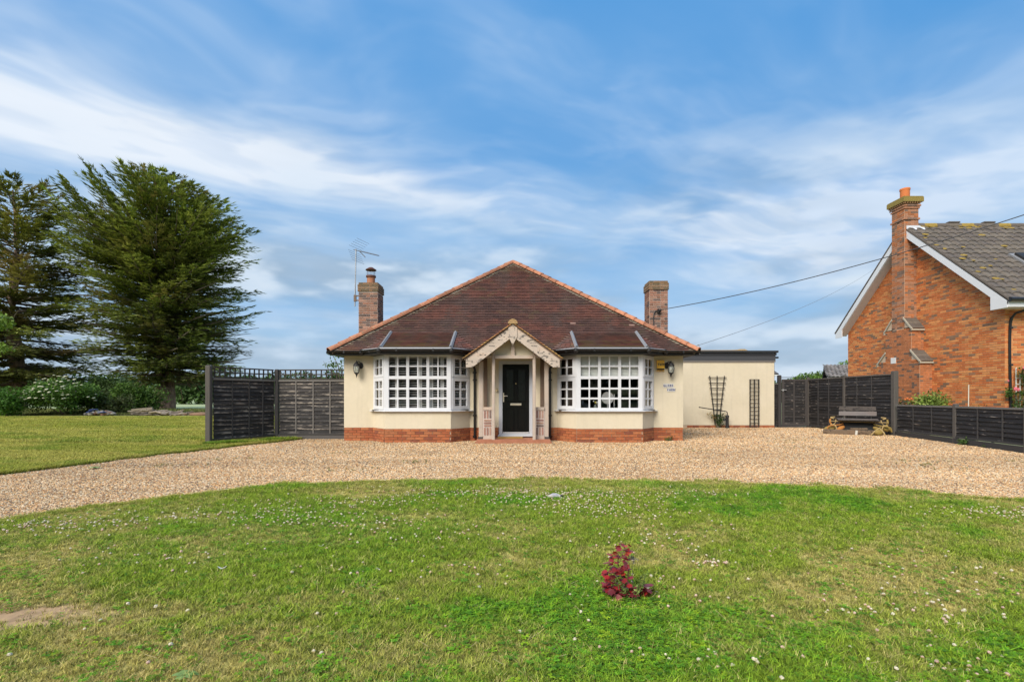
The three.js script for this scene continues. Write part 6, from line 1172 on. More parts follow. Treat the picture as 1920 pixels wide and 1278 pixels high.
  if (o.dead) {                                    // hanging dead twigs low on the trunk
    const dd = []; for (let k = 0; k < 90; k++) { const a = r(-0.6, 3.7), h = r(2.0, 4.4), p = trunkAt(h).add(new THREE.Vector3(Math.cos(a) * r(0.4, 2.6), r(-0.3, 0.6), Math.sin(a) * r(0.4, 1.2))), e = p.clone().add(new THREE.Vector3(Math.cos(a) * r(0.3, 1.2), r(-1.3, 0.1), Math.sin(a) * 0.6)); dd.push(taper([p, p.clone().lerp(e, 0.5).add(new THREE.Vector3(0, 0.2, 0)), e], [0.035, 0.025, 0.01], 4)); }
    part(t, 'dead_twigs', dd, mat([0.30, 0.19, 0.115], 0.95));
  }
  return t;
}
conifer('big dark conifer with a thick pale trunk standing behind the black fence', -31.9, 45, 21.3, 0.80, 801,
  [[0, 3], [0.10, 5.3], [0.16, 6.6], [0.25, 7.2], [0.38, 7.8], [0.6, 7.9], [0.73, 7.7], [0.80, 7.3], [0.86, 6.0], [0.93, 4.6], [0.97, 3.0], [1, 1.2]],
  [[0, 1.5], [0.12, 3.0], [0.16, 4.2], [0.25, 5.4], [0.38, 5.8], [0.6, 6.6], [0.73, 7.4], [0.86, 8.3], [0.94, 6.6], [0.97, 5.0], [1, 2.6]],
  { branches: 500, low: 2.9, green: [0.080, 0.132, 0.021], tip: [0.34, 0.39, 0.068], frond: 0.86, brown: 0.10, dead: true, gap: (t, c) => (c < -0.2 && t < 0.5 ? 0.35 : 0.04) });
conifer('spreading layered conifer cut off by the left edge of the view', -46.4, 46, 21.6, 0.7, 802,
  [[0, 2], [0.08, 5], [0.13, 7.5], [0.25, 8.6], [0.35, 8.4], [0.45, 6.8], [0.6, 6.2], [0.75, 5.2], [0.87, 4.6], [0.94, 4.4], [0.98, 2.8], [1, 1]],
  [[0, 4], [0.2, 8], [0.5, 8], [0.8, 6], [1, 1.5]],
  { branches: 250, low: 2.6, green: [0.092, 0.132, 0.023], tip: [0.35, 0.37, 0.070], frond: 1.0, brown: 0.22, gap: (t) => (t > 0.3 ? 0.26 : 0.06) });

// leafy masses: many small leaves through a set of clumps
function leafMass(seed, clumps, perUnit, size, c0, c1, opt = {}) {
  const q = rng(seed), T = new Tri(), g = () => q() + q() + q() - 1.5;
  for (const [x, y, d, rx, ry, rd = rx] of clumps) {
    const n = Math.round(perUnit * rx * ry * 4), tone = 0.75 + 0.5 * q();
    for (let i = 0; i < n; i++) {
      let a = g(), b = g(), c = g(); const l = Math.hypot(a, b, c) || 1, rad = Math.pow(q(), 0.38); a *= rad / l; b *= rad / l; c *= rad / l;
      const lump = 0.72 + 0.5 * fbm3(a * 2.2 + x, b * 2.2 + y, c * 2.2, 2, seed), p = V(x + a * rx * lump, Math.max(0.03, y + b * ry * lump), d + c * rd * lump);
      const s = size * (0.6 + 0.8 * q()), u = new THREE.Vector3(g(), g() * 0.7, g()).normalize(), w = u.clone().cross(new THREE.Vector3(g(), 1.2, g())).normalize(), k = tone * (0.7 + 0.6 * q()), col = mix3(c0, c1, Math.pow(q(), 1.4)).map((v) => v * k);
      T.quad(p, p.clone().addScaledVector(u, s * 0.5).addScaledVector(w, s * 0.3), p.clone().addScaledVector(u, s), p.clone().addScaledVector(u, s * 0.5).addScaledVector(w, -s * 0.3), col);
    }
  }
  return T.build();
}
function bush(name, label, category, [x, y, d], clumps, per, size, c0, c1, seed, group) {
  const t = thing(name, label, category, [x, y, d], group), q = rng(seed + 5);
  part(t, 'foliage', [leafMass(seed, clumps, per, size, c0, c1)], M.leaf);
  const st = clumps.slice(0, 7).map(([a, b, c]) => taper([V(x + (q() - 0.5) * 0.2, y, d), V(mix(x, a, 0.5), mix(y, b, 0.6), mix(d, c, 0.5)), V(a, b, c)], [0.035, 0.025, 0.01], 5));
  part(t, 'stem', st, M.twig);
  return t;
}
{
  // flowering elder
  const q = rng(820), cl = []; for (let i = 0; i < 34; i++) { const a = q() * 6.283, r = Math.sqrt(q()); cl.push([-31.2 + Math.cos(a) * r * 2.25, 0.75 + q() * 1.4 * (1.1 - 0.5 * r), 34.2 + Math.sin(a) * r * 1.3, 0.72, 0.62]); }
  const t = bush('elder_bush', 'broad green elder bush covered in cream flower heads', 'bush', [-31.2, 0, 34.2], cl, 260, 0.16, [0.075, 0.165, 0.02], [0.14, 0.25, 0.04], 821);
  const fl = []; for (let i = 0; i < 120; i++) { const a = q() * 6.283, r = Math.sqrt(q()), x = Math.cos(a) * r * 2.7 * (q() < 0.8 ? 0.92 : 1), h = 0.5 + 2.2 * Math.sqrt(Math.max(0, 1 - r * r * 0.9)) * (0.45 + 0.62 * q()); if (x > 1.6 && q() < 0.6) continue; const g = new THREE.IcosahedronGeometry(0.055 + 0.04 * q(), 1).scale(1.25, 0.38, 1.1).rotateX(0.5 * q()); fl.push(g.translate(-31.2 + x, h, -34.2 + Math.abs(Math.sin(a)) * r * 1.9 * 0.9)); }
  part(t, 'flower_heads', fl, mat([0.50, 0.49, 0.34], 0.9)).userData.kind = 'stuff';
  const pile = (n, x, d, sx, sd, y, r0) => Array.from({ length: n }, () => [x + (q() - 0.5) * sx, y * (0.5 + q()), d + (q() - 0.5) * sd, r0 * (0.8 + 0.5 * q()), r0 * (0.7 + 0.5 * q())]);
  bush('bush', 'dull green bush with a reddish skirt right of the elder', 'bush', [-29.0, 0, 35.4], pile(9, -29.0, 35.4, 2.4, 1.2, 0.85, 0.7), 230, 0.16, [0.06, 0.10, 0.02], [0.15, 0.15, 0.05], 823);
  bush('bush', 'bright green bush in the gap between the conifers', 'bush', [-29.4, 0, 38], pile(12, -29.2, 38, 3.2, 1.6, 1.25, 0.85), 200, 0.18, [0.08, 0.17, 0.022], [0.16, 0.26, 0.04], 824);
  bush('bush', 'dark green bush to the left of the pale conifer trunk', 'bush', [-29.9, 0, 42], pile(14, -34.6, 42, 3.6, 2.0, 1.3, 0.95), 170, 0.20, [0.035, 0.075, 0.014], [0.075, 0.13, 0.024], 825);
  bush('bush', 'rounded green shrub at the left edge under the conifer', 'bush', [-33.2, 0, 32.3], pile(12, -33.8, 32.3, 1.9, 1.2, 0.95, 0.78), 230, 0.15, [0.07, 0.18, 0.02], [0.13, 0.27, 0.04], 826);
  // pale young ash at the left edge
  const ash = thing('young_ash_tree', 'pale green young tree leaning in at the left edge', 'tree', [-32.0, 0, 29]);
  part(ash, 'trunk', [taper([V(-33.1, 0, 29), V(-33.0, 2.2, 29), V(-32.6, 4.2, 29), V(-32.0, 5.6, 29)], [0.13, 0.10, 0.07, 0.02], 8), taper([V(-32.9, 2.6, 29), V(-31.8, 3.6, 28.8), V(-30.6, 4.0, 28.6)], [0.06, 0.04, 0.012], 6)], M.twig);
  const ac = []; for (let i = 0; i < 17; i++) ac.push([-32.6 + q() * 2.9, 2.2 + q() * 3.9, 29 + (q() - 0.5) * 2, 0.55, 0.36]); ac.push([-30.6, 4.0, 28.6, 0.6, 0.3], [-30.9, 5.1, 28.6, 0.5, 0.3], [-30.8, 3.1, 28.7, 0.45, 0.25]);
  part(ash, 'crown', [leafMass(827, ac, 260, 0.17, [0.17, 0.28, 0.035], [0.30, 0.42, 0.08])], M.leaf);
  // hedge line across the field, one tree-sized lump at a time
  const hedge = (name, label, x0, x1, d, h, seed) => { const r = rng(seed), c = []; for (let x = x0; x < x1; x += 2.4) c.push([x + r() * 2, h * (0.42 + 0.14 * r()), d + (r() - 0.5) * 4, 2.6, h * (0.40 + 0.25 * r()) * (0.75 + 0.5 * fbm(x * 0.05, 2, 3, seed)), 2]); const g = leafMass(seed, c, 26, 0.75, [0.045, 0.092, 0.022], [0.085, 0.145, 0.034]); const m = single(name, [g], M.leaf, label, 'hedgerow'); m.userData.kind = 'stuff'; };
  hedge('far_hedgerow', 'dark green hedgerow across the field behind the left trees', -128, -18, 92, 5.6, 831);
  hedge('far_hedgerow', 'low distant hedgerow beyond the fence on the right', 22, 150, 120, 5.0, 832);
  {                                               // the tall roadside hedge opposite, seen only in the glass
    const r = rng(841), c = []; for (let x = -46; x < 46; x += 2.6) c.push([x + r(), 2.6 + r(), -24 + r() * 3, 2.6, 2.6, 2], [x + r(), 6 + r() * 2.2, -24 + r() * 3, 2.4, 2.0 + 1.2 * r(), 2]);
    single('roadside_hedge', [leafMass(841, c, 16, 0.9, [0.05, 0.10, 0.02], [0.09, 0.15, 0.03])], M.leaf, 'tall hedge of trees across the road behind the viewer', 'hedge').userData.kind = 'stuff';
  }
  // sapling behind the trellis by the bungalow
  const sap = thing('sapling', 'young leafy sapling above the trellis beside the bungalow wall', 'sapling', [-5.85, 0, 16.6]);
  part(sap, 'trunk', [taper([V(-5.7, 0, 16.6), V(-5.75, 1.4, 16.6), V(-5.85, 2.3, 16.6), V(-6.15, 2.85, 16.6)], [0.03, 0.022, 0.014, 0.005], 6), taper([V(-5.76, 1.5, 16.6), V(-5.4, 2.0, 16.5), V(-5.3, 2.5, 16.5)], [0.016, 0.01, 0.004], 5), taper([V(-5.8, 1.9, 16.6), V(-6.2, 2.2, 16.6), V(-6.35, 2.45, 16.6)], [0.014, 0.008, 0.004], 5)], M.twig);
  const sc = [[-5.6, 2.0, 16.6, 0.30, 0.22], [-5.35, 2.2, 16.5, 0.25, 0.28], [-5.9, 2.3, 16.6, 0.28, 0.16], [-6.2, 2.35, 16.6, 0.22, 0.10], [-5.5, 2.5, 16.5, 0.24, 0.12], [-6.1, 2.7, 16.6, 0.12, 0.12], [-5.85, 2.6, 16.6, 0.16, 0.10], [-5.45, 1.75, 16.6, 0.4, 0.25]];
  part(sap, 'crown', [leafMass(833, sc, 330, 0.10, [0.085, 0.165, 0.024], [0.17, 0.26, 0.05])], M.leaf);
  bush('low_shrub', 'small shrub tops showing through the fence trellis', 'shrub', [-7.9, 0, 19], [[-8.3, 1.55, 19, 0.35, 0.30], [-7.4, 1.6, 19, 0.4, 0.35], [-8.0, 1.3, 19.2, 0.6, 0.4], [-9.4, 1.6, 19, 0.35, 0.3]], 240, 0.11, [0.06, 0.12, 0.02], [0.13, 0.19, 0.045], 834);
  // right side
  const rt = thing('broadleaf_tree', 'rounded green tree behind the tall fence and shed', 'tree', [38, 0, 58]);
  part(rt, 'trunk', [taper([V(39.2, 0, 58), V(39.2, 2.5, 58), V(39.4, 5, 58)], [0.3, 0.22, 0.05], 8)], M.bark);
  const rc = []; for (let i = 0; i < 26; i++) rc.push([34.6 + q() * 6.8, 1.8 + q() * 2.1 + 0.5 * (q()), 57 + q() * 3, 1.0, 0.75]); rc.push([39.2, 4.8, 58, 1.0, 0.65], [40.1, 5.1, 58, 0.9, 0.55], [38.3, 4.3, 58, 0.8, 0.6], [40.8, 4.7, 58, 0.8, 0.5], [36.6, 4.0, 58, 0.8, 0.5]);
  part(rt, 'crown', [leafMass(835, rc, 120, 0.28, [0.08, 0.16, 0.022], [0.20, 0.29, 0.05])], M.leaf);
  bush('shrub', 'feathery yellow-green shrub behind the low fence', 'shrub', [13.75, 0, 16.2], pile(9, 13.78, 16.2, 0.75, 0.6, 0.85, 0.36).concat([[13.8, 1.2, 16.2, 0.36, 0.26], [13.5, 1.15, 16.2, 0.3, 0.24], [14.1, 1.05, 16.2, 0.3, 0.25]]), 620, 0.085, [0.14, 0.22, 0.03], [0.30, 0.36, 0.09], 836);
  const os = bush('shrub', 'small dark shrub with orange flowers behind the corner post', 'shrub', [13.0, 0, 16.4], [[12.95, 0.9, 16.4, 0.24, 0.3], [13.15, 0.95, 16.4, 0.22, 0.22], [14.6, 0.85, 15.4, 0.25, 0.16]], 520, 0.07, [0.03, 0.07, 0.012], [0.06, 0.11, 0.02], 837);
  part(os, 'flower', [0, 1, 2, 3].map((k) => new THREE.IcosahedronGeometry(0.032, 1).translate(12.92 + 0.07 * k, 1.16 + 0.03 * (k % 2), -16.2)), mat([0.60, 0.16, 0.04], 0.8));
  single('garden_stake', [tube([V(12.72, 0, 13.75), V(12.74, 1.58, 13.75)], 0.012, 6)], mat([0.62, 0.56, 0.46], 0.8), 'thin pale cane standing against the brick gable', 'cane');
  // climbing rose with its trellis
  const ro = thing('climbing_rose', 'pink climbing rose by the downpipe of the brick house', 'rose', [15.1, 0, 14.6]);
  part(ro, 'foliage', [leafMass(838, [[14.78, 1.42, 14.62, 0.17, 0.16, 0.1], [14.72, 1.34, 14.62, 0.12, 0.12, 0.1], [15.05, 1.36, 14.6, 0.18, 0.09, 0.1], [15.28, 1.40, 14.6, 0.2, 0.1, 0.1], [15.12, 1.95, 14.6, 0.16, 0.2, 0.1], [15.2, 1.7, 14.6, 0.14, 0.2, 0.1], [15.02, 1.06, 14.6, 0.2, 0.26, 0.12], [15.3, 0.95, 14.6, 0.2, 0.2, 0.12], [15.4, 1.9, 14.6, 0.2, 0.4, 0.1]], 1500, 0.055, [0.04, 0.095, 0.014], [0.10, 0.19, 0.03], 838)], M.leaf);
  part(ro, 'stem', [taper([V(15.1, 0, 14.66), V(15.05, 0.9, 14.64), V(14.95, 1.3, 14.62), V(14.75, 1.4, 14.62)], [0.018, 0.014, 0.01, 0.005], 5), taper([V(15.12, 0, 14.66), V(15.2, 1.2, 14.63), V(15.14, 2.1, 14.62)], [0.016, 0.012, 0.005], 5)], M.twig);
  const bloom = (x, y, d, r) => { const g = []; for (let k = 0; k < 16; k++) { const a = k * 2.4, rr2 = r * Math.sqrt((k + 0.5) / 16), p = new THREE.SphereGeometry(r * 0.36, 7, 5).scale(1, 0.55, 0.8).rotateX(a).translate(x + Math.cos(a) * rr2 * 0.8, y + Math.sin(a) * rr2 * 0.7, -d + 0.4 * (r - rr2)); g.push(p); } return g; };
  for (const [x, y, d, r] of [[14.83, 1.48, 14.52, 0.065], [14.92, 1.46, 14.53, 0.055], [15.08, 2.10, 14.5, 0.06], [15.10, 1.97, 14.5, 0.045], [15.22, 2.20, 14.5, 0.05], [14.70, 1.72, 14.6, 0.03]]) part(ro, 'flower', bloom(x, y, d, r), mat([0.66, 0.155, 0.20], 0.75));
  const tr = thing('white_trellis', 'pale wooden trellis carrying the pink rose on the brick wall', 'trellis', [15.2, 0, 14.7]);
  for (const x of [15.03, 15.15, 15.3]) part(tr, 'upright', [bar(V(x, 0.4, 14.70), V(x, 2.12 - (x > 15.1 ? 0.2 : 0), 14.70), 0.026, 0.02)], mat([0.55, 0.53, 0.48], 0.8));
  for (const y of [0.9, 1.15, 1.62, 1.8]) part(tr, 'rung', [bar(V(15.0, y, 14.68), V(15.4, y, 14.68), 0.018, 0.022)], mat([0.55, 0.53, 0.48], 0.8));
  // plant at the fan trellis foot
  const cp = bush('climbing_plant', 'scrappy green climber at the foot of the fan trellis', 'climber', [8.3, 0, 19.85], [[8.35, 0.22, 19.8, 0.17, 0.20, 0.14], [8.22, 0.45, 19.85, 0.20, 0.12, 0.1], [8.5, 0.48, 19.85, 0.15, 0.14, 0.1], [8.35, 0.32, 19.8, 0.17, 0.12, 0.12]], 900, 0.065, [0.03, 0.075, 0.014], [0.08, 0.14, 0.03], 839);
  part(cp, 'dry_leaves', [leafMass(840, [[8.0, 0.55, 19.85, 0.2, 0.14, 0.1], [8.12, 0.36, 19.85, 0.12, 0.1, 0.1], [8.55, 0.56, 19.85, 0.12, 0.08, 0.1]], 420, 0.06, [0.30, 0.16, 0.06], [0.33, 0.30, 0.09], 840)], M.leaf);
  // weeds by the low fence and the bungalow
  for (const [x, d, s, label] of [[11.72, 12.7, 1, 'green weed growing at the foot of the low fence post'], [11.6, 12.0, 0.6, 'small yellow-green weed further along the low fence'], [4.42, 13.93, 0.55, 'tiny weed at the plinth below the house name']]) bush('weed', label, 'weed', [x, 0, d], [[x, 0.10 * s, d, 0.17 * s, 0.12 * s], [x + 0.14 * s, 0.16 * s, d, 0.1 * s, 0.14 * s], [x - 0.1 * s, 0.07 * s, d, 0.14 * s, 0.07 * s]], 1600 / s, 0.05 * s + 0.01, [0.06, 0.13, 0.02], [0.14, 0.22, 0.04], 850 + Math.round(x * 10));
}

// ------------------------------------------------------------------ red shrub in the lawn, with the weeds in front of it
{
  const t = thing('red_shrub', 'small crimson-leaved shrub planted in the front lawn', 'shrub', [0.66, 0, 2.98]), q = rng(860), r = (a, b) => a + (b - a) * q();
  const leafG = [0, 1, 2].map((k) => {             // lobed leaf lying in the xz plane, stalk at the origin
    const s = new THREE.Shape(), n = 5, pts = []; for (let i = 0; i <= n * 2; i++) { const a = -2.2 + 4.4 * i / (n * 2), rad = i % 2 ? 0.55 + 0.1 * k : 1 - 0.22 * Math.abs(a) / 2.2 + 0.06 * k; pts.push([Math.sin(a) * rad * 0.62, 0.42 + Math.cos(a) * rad * 0.58]); }
    s.moveTo(0, 0); for (const [x, y] of pts) s.lineTo(x, y); s.closePath();
    const g = new THREE.ShapeGeometry(s), p = g.attributes.position; for (let i = 0; i < p.count; i++) { const x = p.getX(i), y = p.getY(i); p.setXYZ(i, x, -0.28 * Math.abs(x) - 0.10 * y * y, y); } g.computeVertexNormals(); return g;
  });
  const mk = (c) => phys(c, 0.5, { transmission: 0.28, thickness: 0, side: THREE.DoubleSide });
  const reds = [[0.38, 0.022, 0.022], [0.26, 0.018, 0.024], [0.54, 0.060, 0.028], [0.30, 0.036, 0.045], [0.15, 0.015, 0.020]].map(mk), bx = 0.66, bd = 2.98;
  part(t, 'stem', [taper([V(bx + 0.03, 0, bd), V(bx + 0.02, 0.12, bd), V(bx - 0.02, 0.22, bd), V(bx - 0.01, 0.345, bd)], [0.006, 0.005, 0.0035, 0.0015], 6), taper([V(bx + 0.025, 0.05, bd), V(bx - 0.05, 0.10, bd - 0.02), V(bx - 0.09, 0.14, bd)], [0.004, 0.003, 0.001], 5), taper([V(bx + 0.025, 0.05, bd), V(bx + 0.10, 0.09, bd - 0.02), V(bx + 0.15, 0.12, bd)], [0.004, 0.003, 0.001], 5), taper([V(bx + 0.03, 0.08, bd), V(bx + 0.05, 0.2, bd), V(bx + 0.045, 0.27, bd)], [0.0035, 0.0025, 0.001], 5)], mat([0.14, 0.06, 0.04], 0.8));
  const leaf = (x, y, d, s, m, yaw, pitch) => { const l = part(t, 'leaf', leafG[Math.floor(q() * 3)], m, V(x, y, d)); l.scale.setScalar(s); l.rotation.set(pitch, yaw, r(-0.3, 0.3), 'YXZ'); };
  for (let i = 0; i < 92; i++) { const f = i / 92, y = 0.10 + 0.25 * f, a = i * 2.4, w = 0.055 * (1 - 0.55 * f) + 0.012; leaf(bx - 0.012 + Math.cos(a) * w - 0.02 * Math.sin(f * 5), y, bd + Math.sin(a) * w * 0.8, r(0.034, 0.054) * (1.05 - 0.3 * f), reds[Math.floor(q() * (f > 0.5 ? 4 : 5))], r(0, 6.28), r(-0.5, 0.9)); }
  for (let i = 0; i < 58; i++) { const s = i % 2 ? 1 : -1, u = r(0.01, s > 0 ? 0.165 : 0.115); leaf(bx + 0.02 + s * u, 0.055 + r(0, 0.045) + 0.15 * (u * u) * 4, bd - 0.03 + r(-0.05, 0.05), r(0.044, 0.064), reds[[0, 1, 3, 4, 4][Math.floor(q() * 5)]], r(0, 6.28), r(-0.2, 0.9)); }
  for (let i = 0; i < 5; i++) leaf(bx - 0.095 + r(-0.02, 0.015), 0.10 + i * 0.014, bd, r(0.030, 0.042), reds[i % 4], r(0, 6.28), r(-0.2, 0.6));
  // wiry weeds
  const w = thing('tall_weed', 'wiry pale green weed stalks in front of the red shrub', 'weed', [0.70, 0, 2.9]), green = mat([0.16, 0.22, 0.05], 0.8), wl = [];
  const stalk = (pts) => taper(pts.map((p) => V(...p)), pts.map((_, i) => 0.0032 * (1 - 0.7 * i / (pts.length - 1))), 5);
  part(w, 'stalk', [stalk([[0.70, 0, 2.90], [0.685, 0.05, 2.90], [0.64, 0.125, 2.90], [0.615, 0.175, 2.90], [0.565, 0.205, 2.90]]), stalk([[0.705, 0, 2.90], [0.735, 0.07, 2.90], [0.77, 0.125, 2.90], [0.79, 0.19, 2.90]]), stalk([[0.71, 0.01, 2.90], [0.742, 0.06, 2.90], [0.752, 0.13, 2.90]]), stalk([[0.71, 0, 2.91], [0.70, -0.0, 2.8], [0.705, 0.02, 2.7]])], green);
  for (let i = 0; i < 46; i++) { const k = q(), [x, y] = k < 0.4 ? [mix(0.69, 0.60, (k / 0.4)), mix(0.04, 0.19, k / 0.4)] : [mix(0.715, 0.79, (k - 0.4) / 0.6), mix(0.03, 0.19, (k - 0.4) / 0.6)]; wl.push([x + r(-0.012, 0.012), y, 2.90 + r(-0.012, 0.012), 0.014, 0.012]); }
  part(w, 'leaf_sprays', [leafMass(861, wl, 9000, 0.016, [0.11, 0.18, 0.03], [0.24, 0.28, 0.08])], M.leaf);
  const gy = thing('dead_weed', 'grey seed head on a thin stalk behind the red shrub', 'weed', [0.745, 0, 3.02]);
  part(gy, 'stalk', [stalk([[0.735, 0, 3.02], [0.738, 0.12, 3.02], [0.742, 0.24, 3.02]])], mat([0.16, 0.12, 0.09], 0.9));
  part(gy, 'seed_head', [leafMass(862, [[0.735, 0.245, 3.02, 0.018, 0.016], [0.752, 0.235, 3.02, 0.014, 0.012], [0.742, 0.215, 3.02, 0.010, 0.016]], 26000, 0.012, [0.20, 0.18, 0.16], [0.36, 0.34, 0.32])], M.leaf);
}

// ------------------------------------------------------------------ small things on the ground and far roofs
{
  const q = rng(900), r = (a, b) => a + (b - a) * q();
  // a pigeon pecking in the clover: grey body, dark head
  const pg = thing('pigeon', 'small grey bird with a dark head in the clover', 'bird', [0.52, 0, 5.9]);
  const bodyPts = [[0.42, 0.052, 0.006], [0.45, 0.056, 0.022], [0.49, 0.062, 0.034], [0.53, 0.064, 0.033], [0.565, 0.058, 0.022], [0.585, 0.060, 0.020], [0.602, 0.060, 0.017], [0.615, 0.055, 0.007], [0.628, 0.048, 0.003]];
  const T = taper(bodyPts.map(([x, y]) => V(x, y, 5.9)), bodyPts.map((p) => p[2]), 12), pos = T.attributes.position, col = new Float32Array(pos.count * 3);
  for (let i = 0; i < pos.count; i++) { const x = pos.getX(i), c = x > 0.572 ? [0.014, 0.013, 0.015] : x > 0.545 ? [0.5, 0.47, 0.44] : x < 0.455 ? [0.45, 0.40, 0.37] : [0.34, 0.33, 0.36]; col.set(c, i * 3); }
  T.setAttribute('color', new THREE.BufferAttribute(col, 3));
  part(pg, 'body', [T], new THREE.MeshStandardMaterial({ vertexColors: true, roughness: 0.8 }));
  part(pg, 'leg', [tube([V(0.50, 0.04, 5.89), V(0.505, 0.0, 5.89)], 0.003, 5)], mat([0.3, 0.1, 0.06], 0.8)); part(pg, 'leg', [tube([V(0.515, 0.04, 5.91), V(0.52, 0.0, 5.91)], 0.003, 5)], mat([0.3, 0.1, 0.06], 0.8));
  pg.position.y = -0.014;
  const feather = (x, d, turn, len, label) => { const t = thing('white_feather', label, 'feather', [x, 0.03, d]), T = new Tri(), n = 8; for (let i = 0; i < n; i++) { const a = i / n, b = (i + 1) / n, w = (f) => 0.011 * Math.sin(Math.PI * Math.min(1, 0.1 + 0.9 * f)) ** 0.7, y = (f) => 0.035 + 0.014 * (2 * f - 1) ** 2, p = (f, s) => new THREE.Vector3((f - 0.5) * len, y(f) - 0.03, s * w(f)); T.quad(p(a, -1), p(b, -1), p(b, 1), p(a, 1)); } const g = T.build().rotateY(turn); sub(t, 'vane', g, mat([0.74, 0.74, 0.72], 0.8)); sub(t, 'quill', tube([new THREE.Vector3(-0.62 * len, 0.02, 0), new THREE.Vector3(0, 0.007, 0), new THREE.Vector3(0.48 * len, 0.019, 0)], 0.0012, 5).rotateY(turn), mat([0.7, 0.68, 0.62], 0.8)); };
  feather(-2.02, 3.44, 0.2, 0.055, 'curled white feather lying in the lawn left of centre'); feather(-1.53, 3.95, 0.5, 0.04, 'tiny white feather further back than the curled one');
  // broad-leaved weeds close to the camera
  for (const [x, d, s, label] of [[-1.42, 2.14, 1, 'pale rosette of broad leaves at the bottom edge of the lawn'], [-0.72, 2.60, 0.8, 'yellow-green broad-leaved weed left of the dark clover'], [-1.35, 2.62, 0.6, 'small leafy weed in the dry grass'], [-7.15, 8.45, 1.8, 'bright green weed clump at the edge of the side lawn']]) {
    const t = thing('broadleaf_weed', label, 'weed', [x, 0, d]);
    for (let k = 0; k < 9; k++) { const a = k * 2.4, L = 0.055 * s * r(0.7, 1.2), T = new Tri(), n = 5; for (let i = 0; i < n; i++) { const f0 = i / n, f1 = (i + 1) / n, w = (f) => L * 0.26 * Math.sin(Math.PI * Math.min(1, 0.08 + 0.92 * f)), y = (f) => 0.018 + L * (0.5 * f - 0.45 * f * f) * 1.4, p = (f, e) => new THREE.Vector3(f * L, y(f), e * w(f)); T.quad(p(f0, -1), p(f1, -1), p(f1, 1), p(f0, 1)); } sub(t, 'leaf', T.build().rotateY(a), mat(mix3([0.13, 0.23, 0.045], [0.22, 0.31, 0.09], q()), 0.6, { side: THREE.DoubleSide })); }
  }
  // a bare patch needs no object; straw stalks lie about
  const straw = []; for (let i = 0; i < 150; i++) { const d = r(1.9, 5.5), x = r(-1, 1) * d; if (!inside(frontLawn, x, d)) continue; const a = q() * 3.14, L = r(0.03, 0.09); straw.push(tube([V(x, 0.04, d), V(x + Math.cos(a) * L, 0.045 + r(0, 0.02), d + Math.sin(a) * L)], 0.0009, 4, 1)); }
  const st = single('dry_straw', straw, mat([0.50, 0.40, 0.22], 0.9), 'dry straw stalks scattered over the lawn', 'straw'); st.userData.kind = 'stuff';
  // rubble heap with blue scraps
  const rub = thing('rubble_heap', 'low heap of pale rubble with blue plastic scraps by the elder', 'rubble heap', [-27.5, 0, 33]), rm = [[0.26, 0.235, 0.20], [0.19, 0.17, 0.15], [0.33, 0.30, 0.26], [0.20, 0.11, 0.07]].map((c) => mat(c, 0.9));
  for (let i = 0; i < 46; i++) { const s = r(0.08, 0.2), f = r(-0.8, 0.8), g = new THREE.IcosahedronGeometry(s, 0).scale(r(0.8, 1.6), r(0.5, 0.9), 1).rotateY(q() * 6).rotateZ(r(-0.4, 0.4)); part(rub, 'stone', [g.translate(-27.5 + f, 0.08 + r(0, 0.34) * (1 - Math.abs(f)), -33 + r(-0.4, 0.4))], rm[Math.floor(q() * 4)]); }
  for (const [x, y, w] of [[-27.65, 0.40, 0.5], [-27.1, 0.22, 0.45], [-27.9, 0.25, 0.3]]) part(rub, 'plastic_sheet', [bar(V(x - w / 2, y, 32.6), V(x + w / 2, y + 0.06, 32.5), 0.2, 0.04)], mat([0.06, 0.09, 0.30], 0.5));
  const logs = thing('timber_pile', 'pile of grey branches and planks at the foot of the conifer', 'timber pile', [-23.9, 0, 33.6]), lm = [[0.20, 0.165, 0.125], [0.14, 0.115, 0.09], [0.27, 0.225, 0.175]].map((c) => mat(c, 0.95));
  for (let i = 0; i < 58; i++) { const x = -24.4 + r(-1.0, 2.1), L = r(0.5, 1.7), y = 0.05 + r(0, 0.38) * Math.max(0.1, 1 - Math.abs(x + 24.5) / 2), d = 33.6 + r(-0.7, 0.5), a = r(-0.5, 0.5); part(logs, 'branch', [taper([V(x - L / 2, y, d), V(x, y + r(-0.03, 0.08), d + a * 0.4), V(x + L / 2, Math.max(0.03, y + r(-0.25, 0.2)), d + a)], [0.055 * r(0.5, 1.1), 0.05, 0.03], 6)], lm[i % 3]); }
  part(logs, 'plank', [bar(V(-25.6, 0.38, 33.2), V(-24.2, 0.50, 33.2), 0.10, 0.15)], lm[0]);
  const earth = []; for (let i = 0; i < 40; i++) earth.push(new THREE.IcosahedronGeometry(r(0.15, 0.4), 1).scale(1.6, 0.42, 1).translate(-22.6 + r(-1.0, 1.6), 0.06, -34.3 + r(-0.6, 0.8)));
  const em = single('earth_mound', earth, mat([0.26, 0.15, 0.085], 0.95, { bumpMap: grainBump, bumpScale: 0.03 }), 'low mound of reddish brown earth right of the timber pile', 'earth mound'); em.userData.kind = 'stuff';
  // rough grass strip under the trees
  const rough = []; for (let i = 0; i < 9000; i++) { const d = r(33.8, 42), x = -r(0.40, 1.12) * d; const k = r(0.7, 1.3), s = r(2.2, 5.5) * (d > 35.5 ? 1.3 : 0.7); rough.push([mat4(x, 0, -d, q() * 6.28, 0, 0, s), mix3([0.12 * k, 0.17 * k, 0.028 * k], [0.30 * k, 0.27 * k, 0.11 * k], q() * 0.7)]); }
  copies(scene, 'rough_grass', tuft(341, 9, 0.06, 0.004, 0.06, 0.6), M.blade, rough).userData.label = 'long rough grass under the trees';

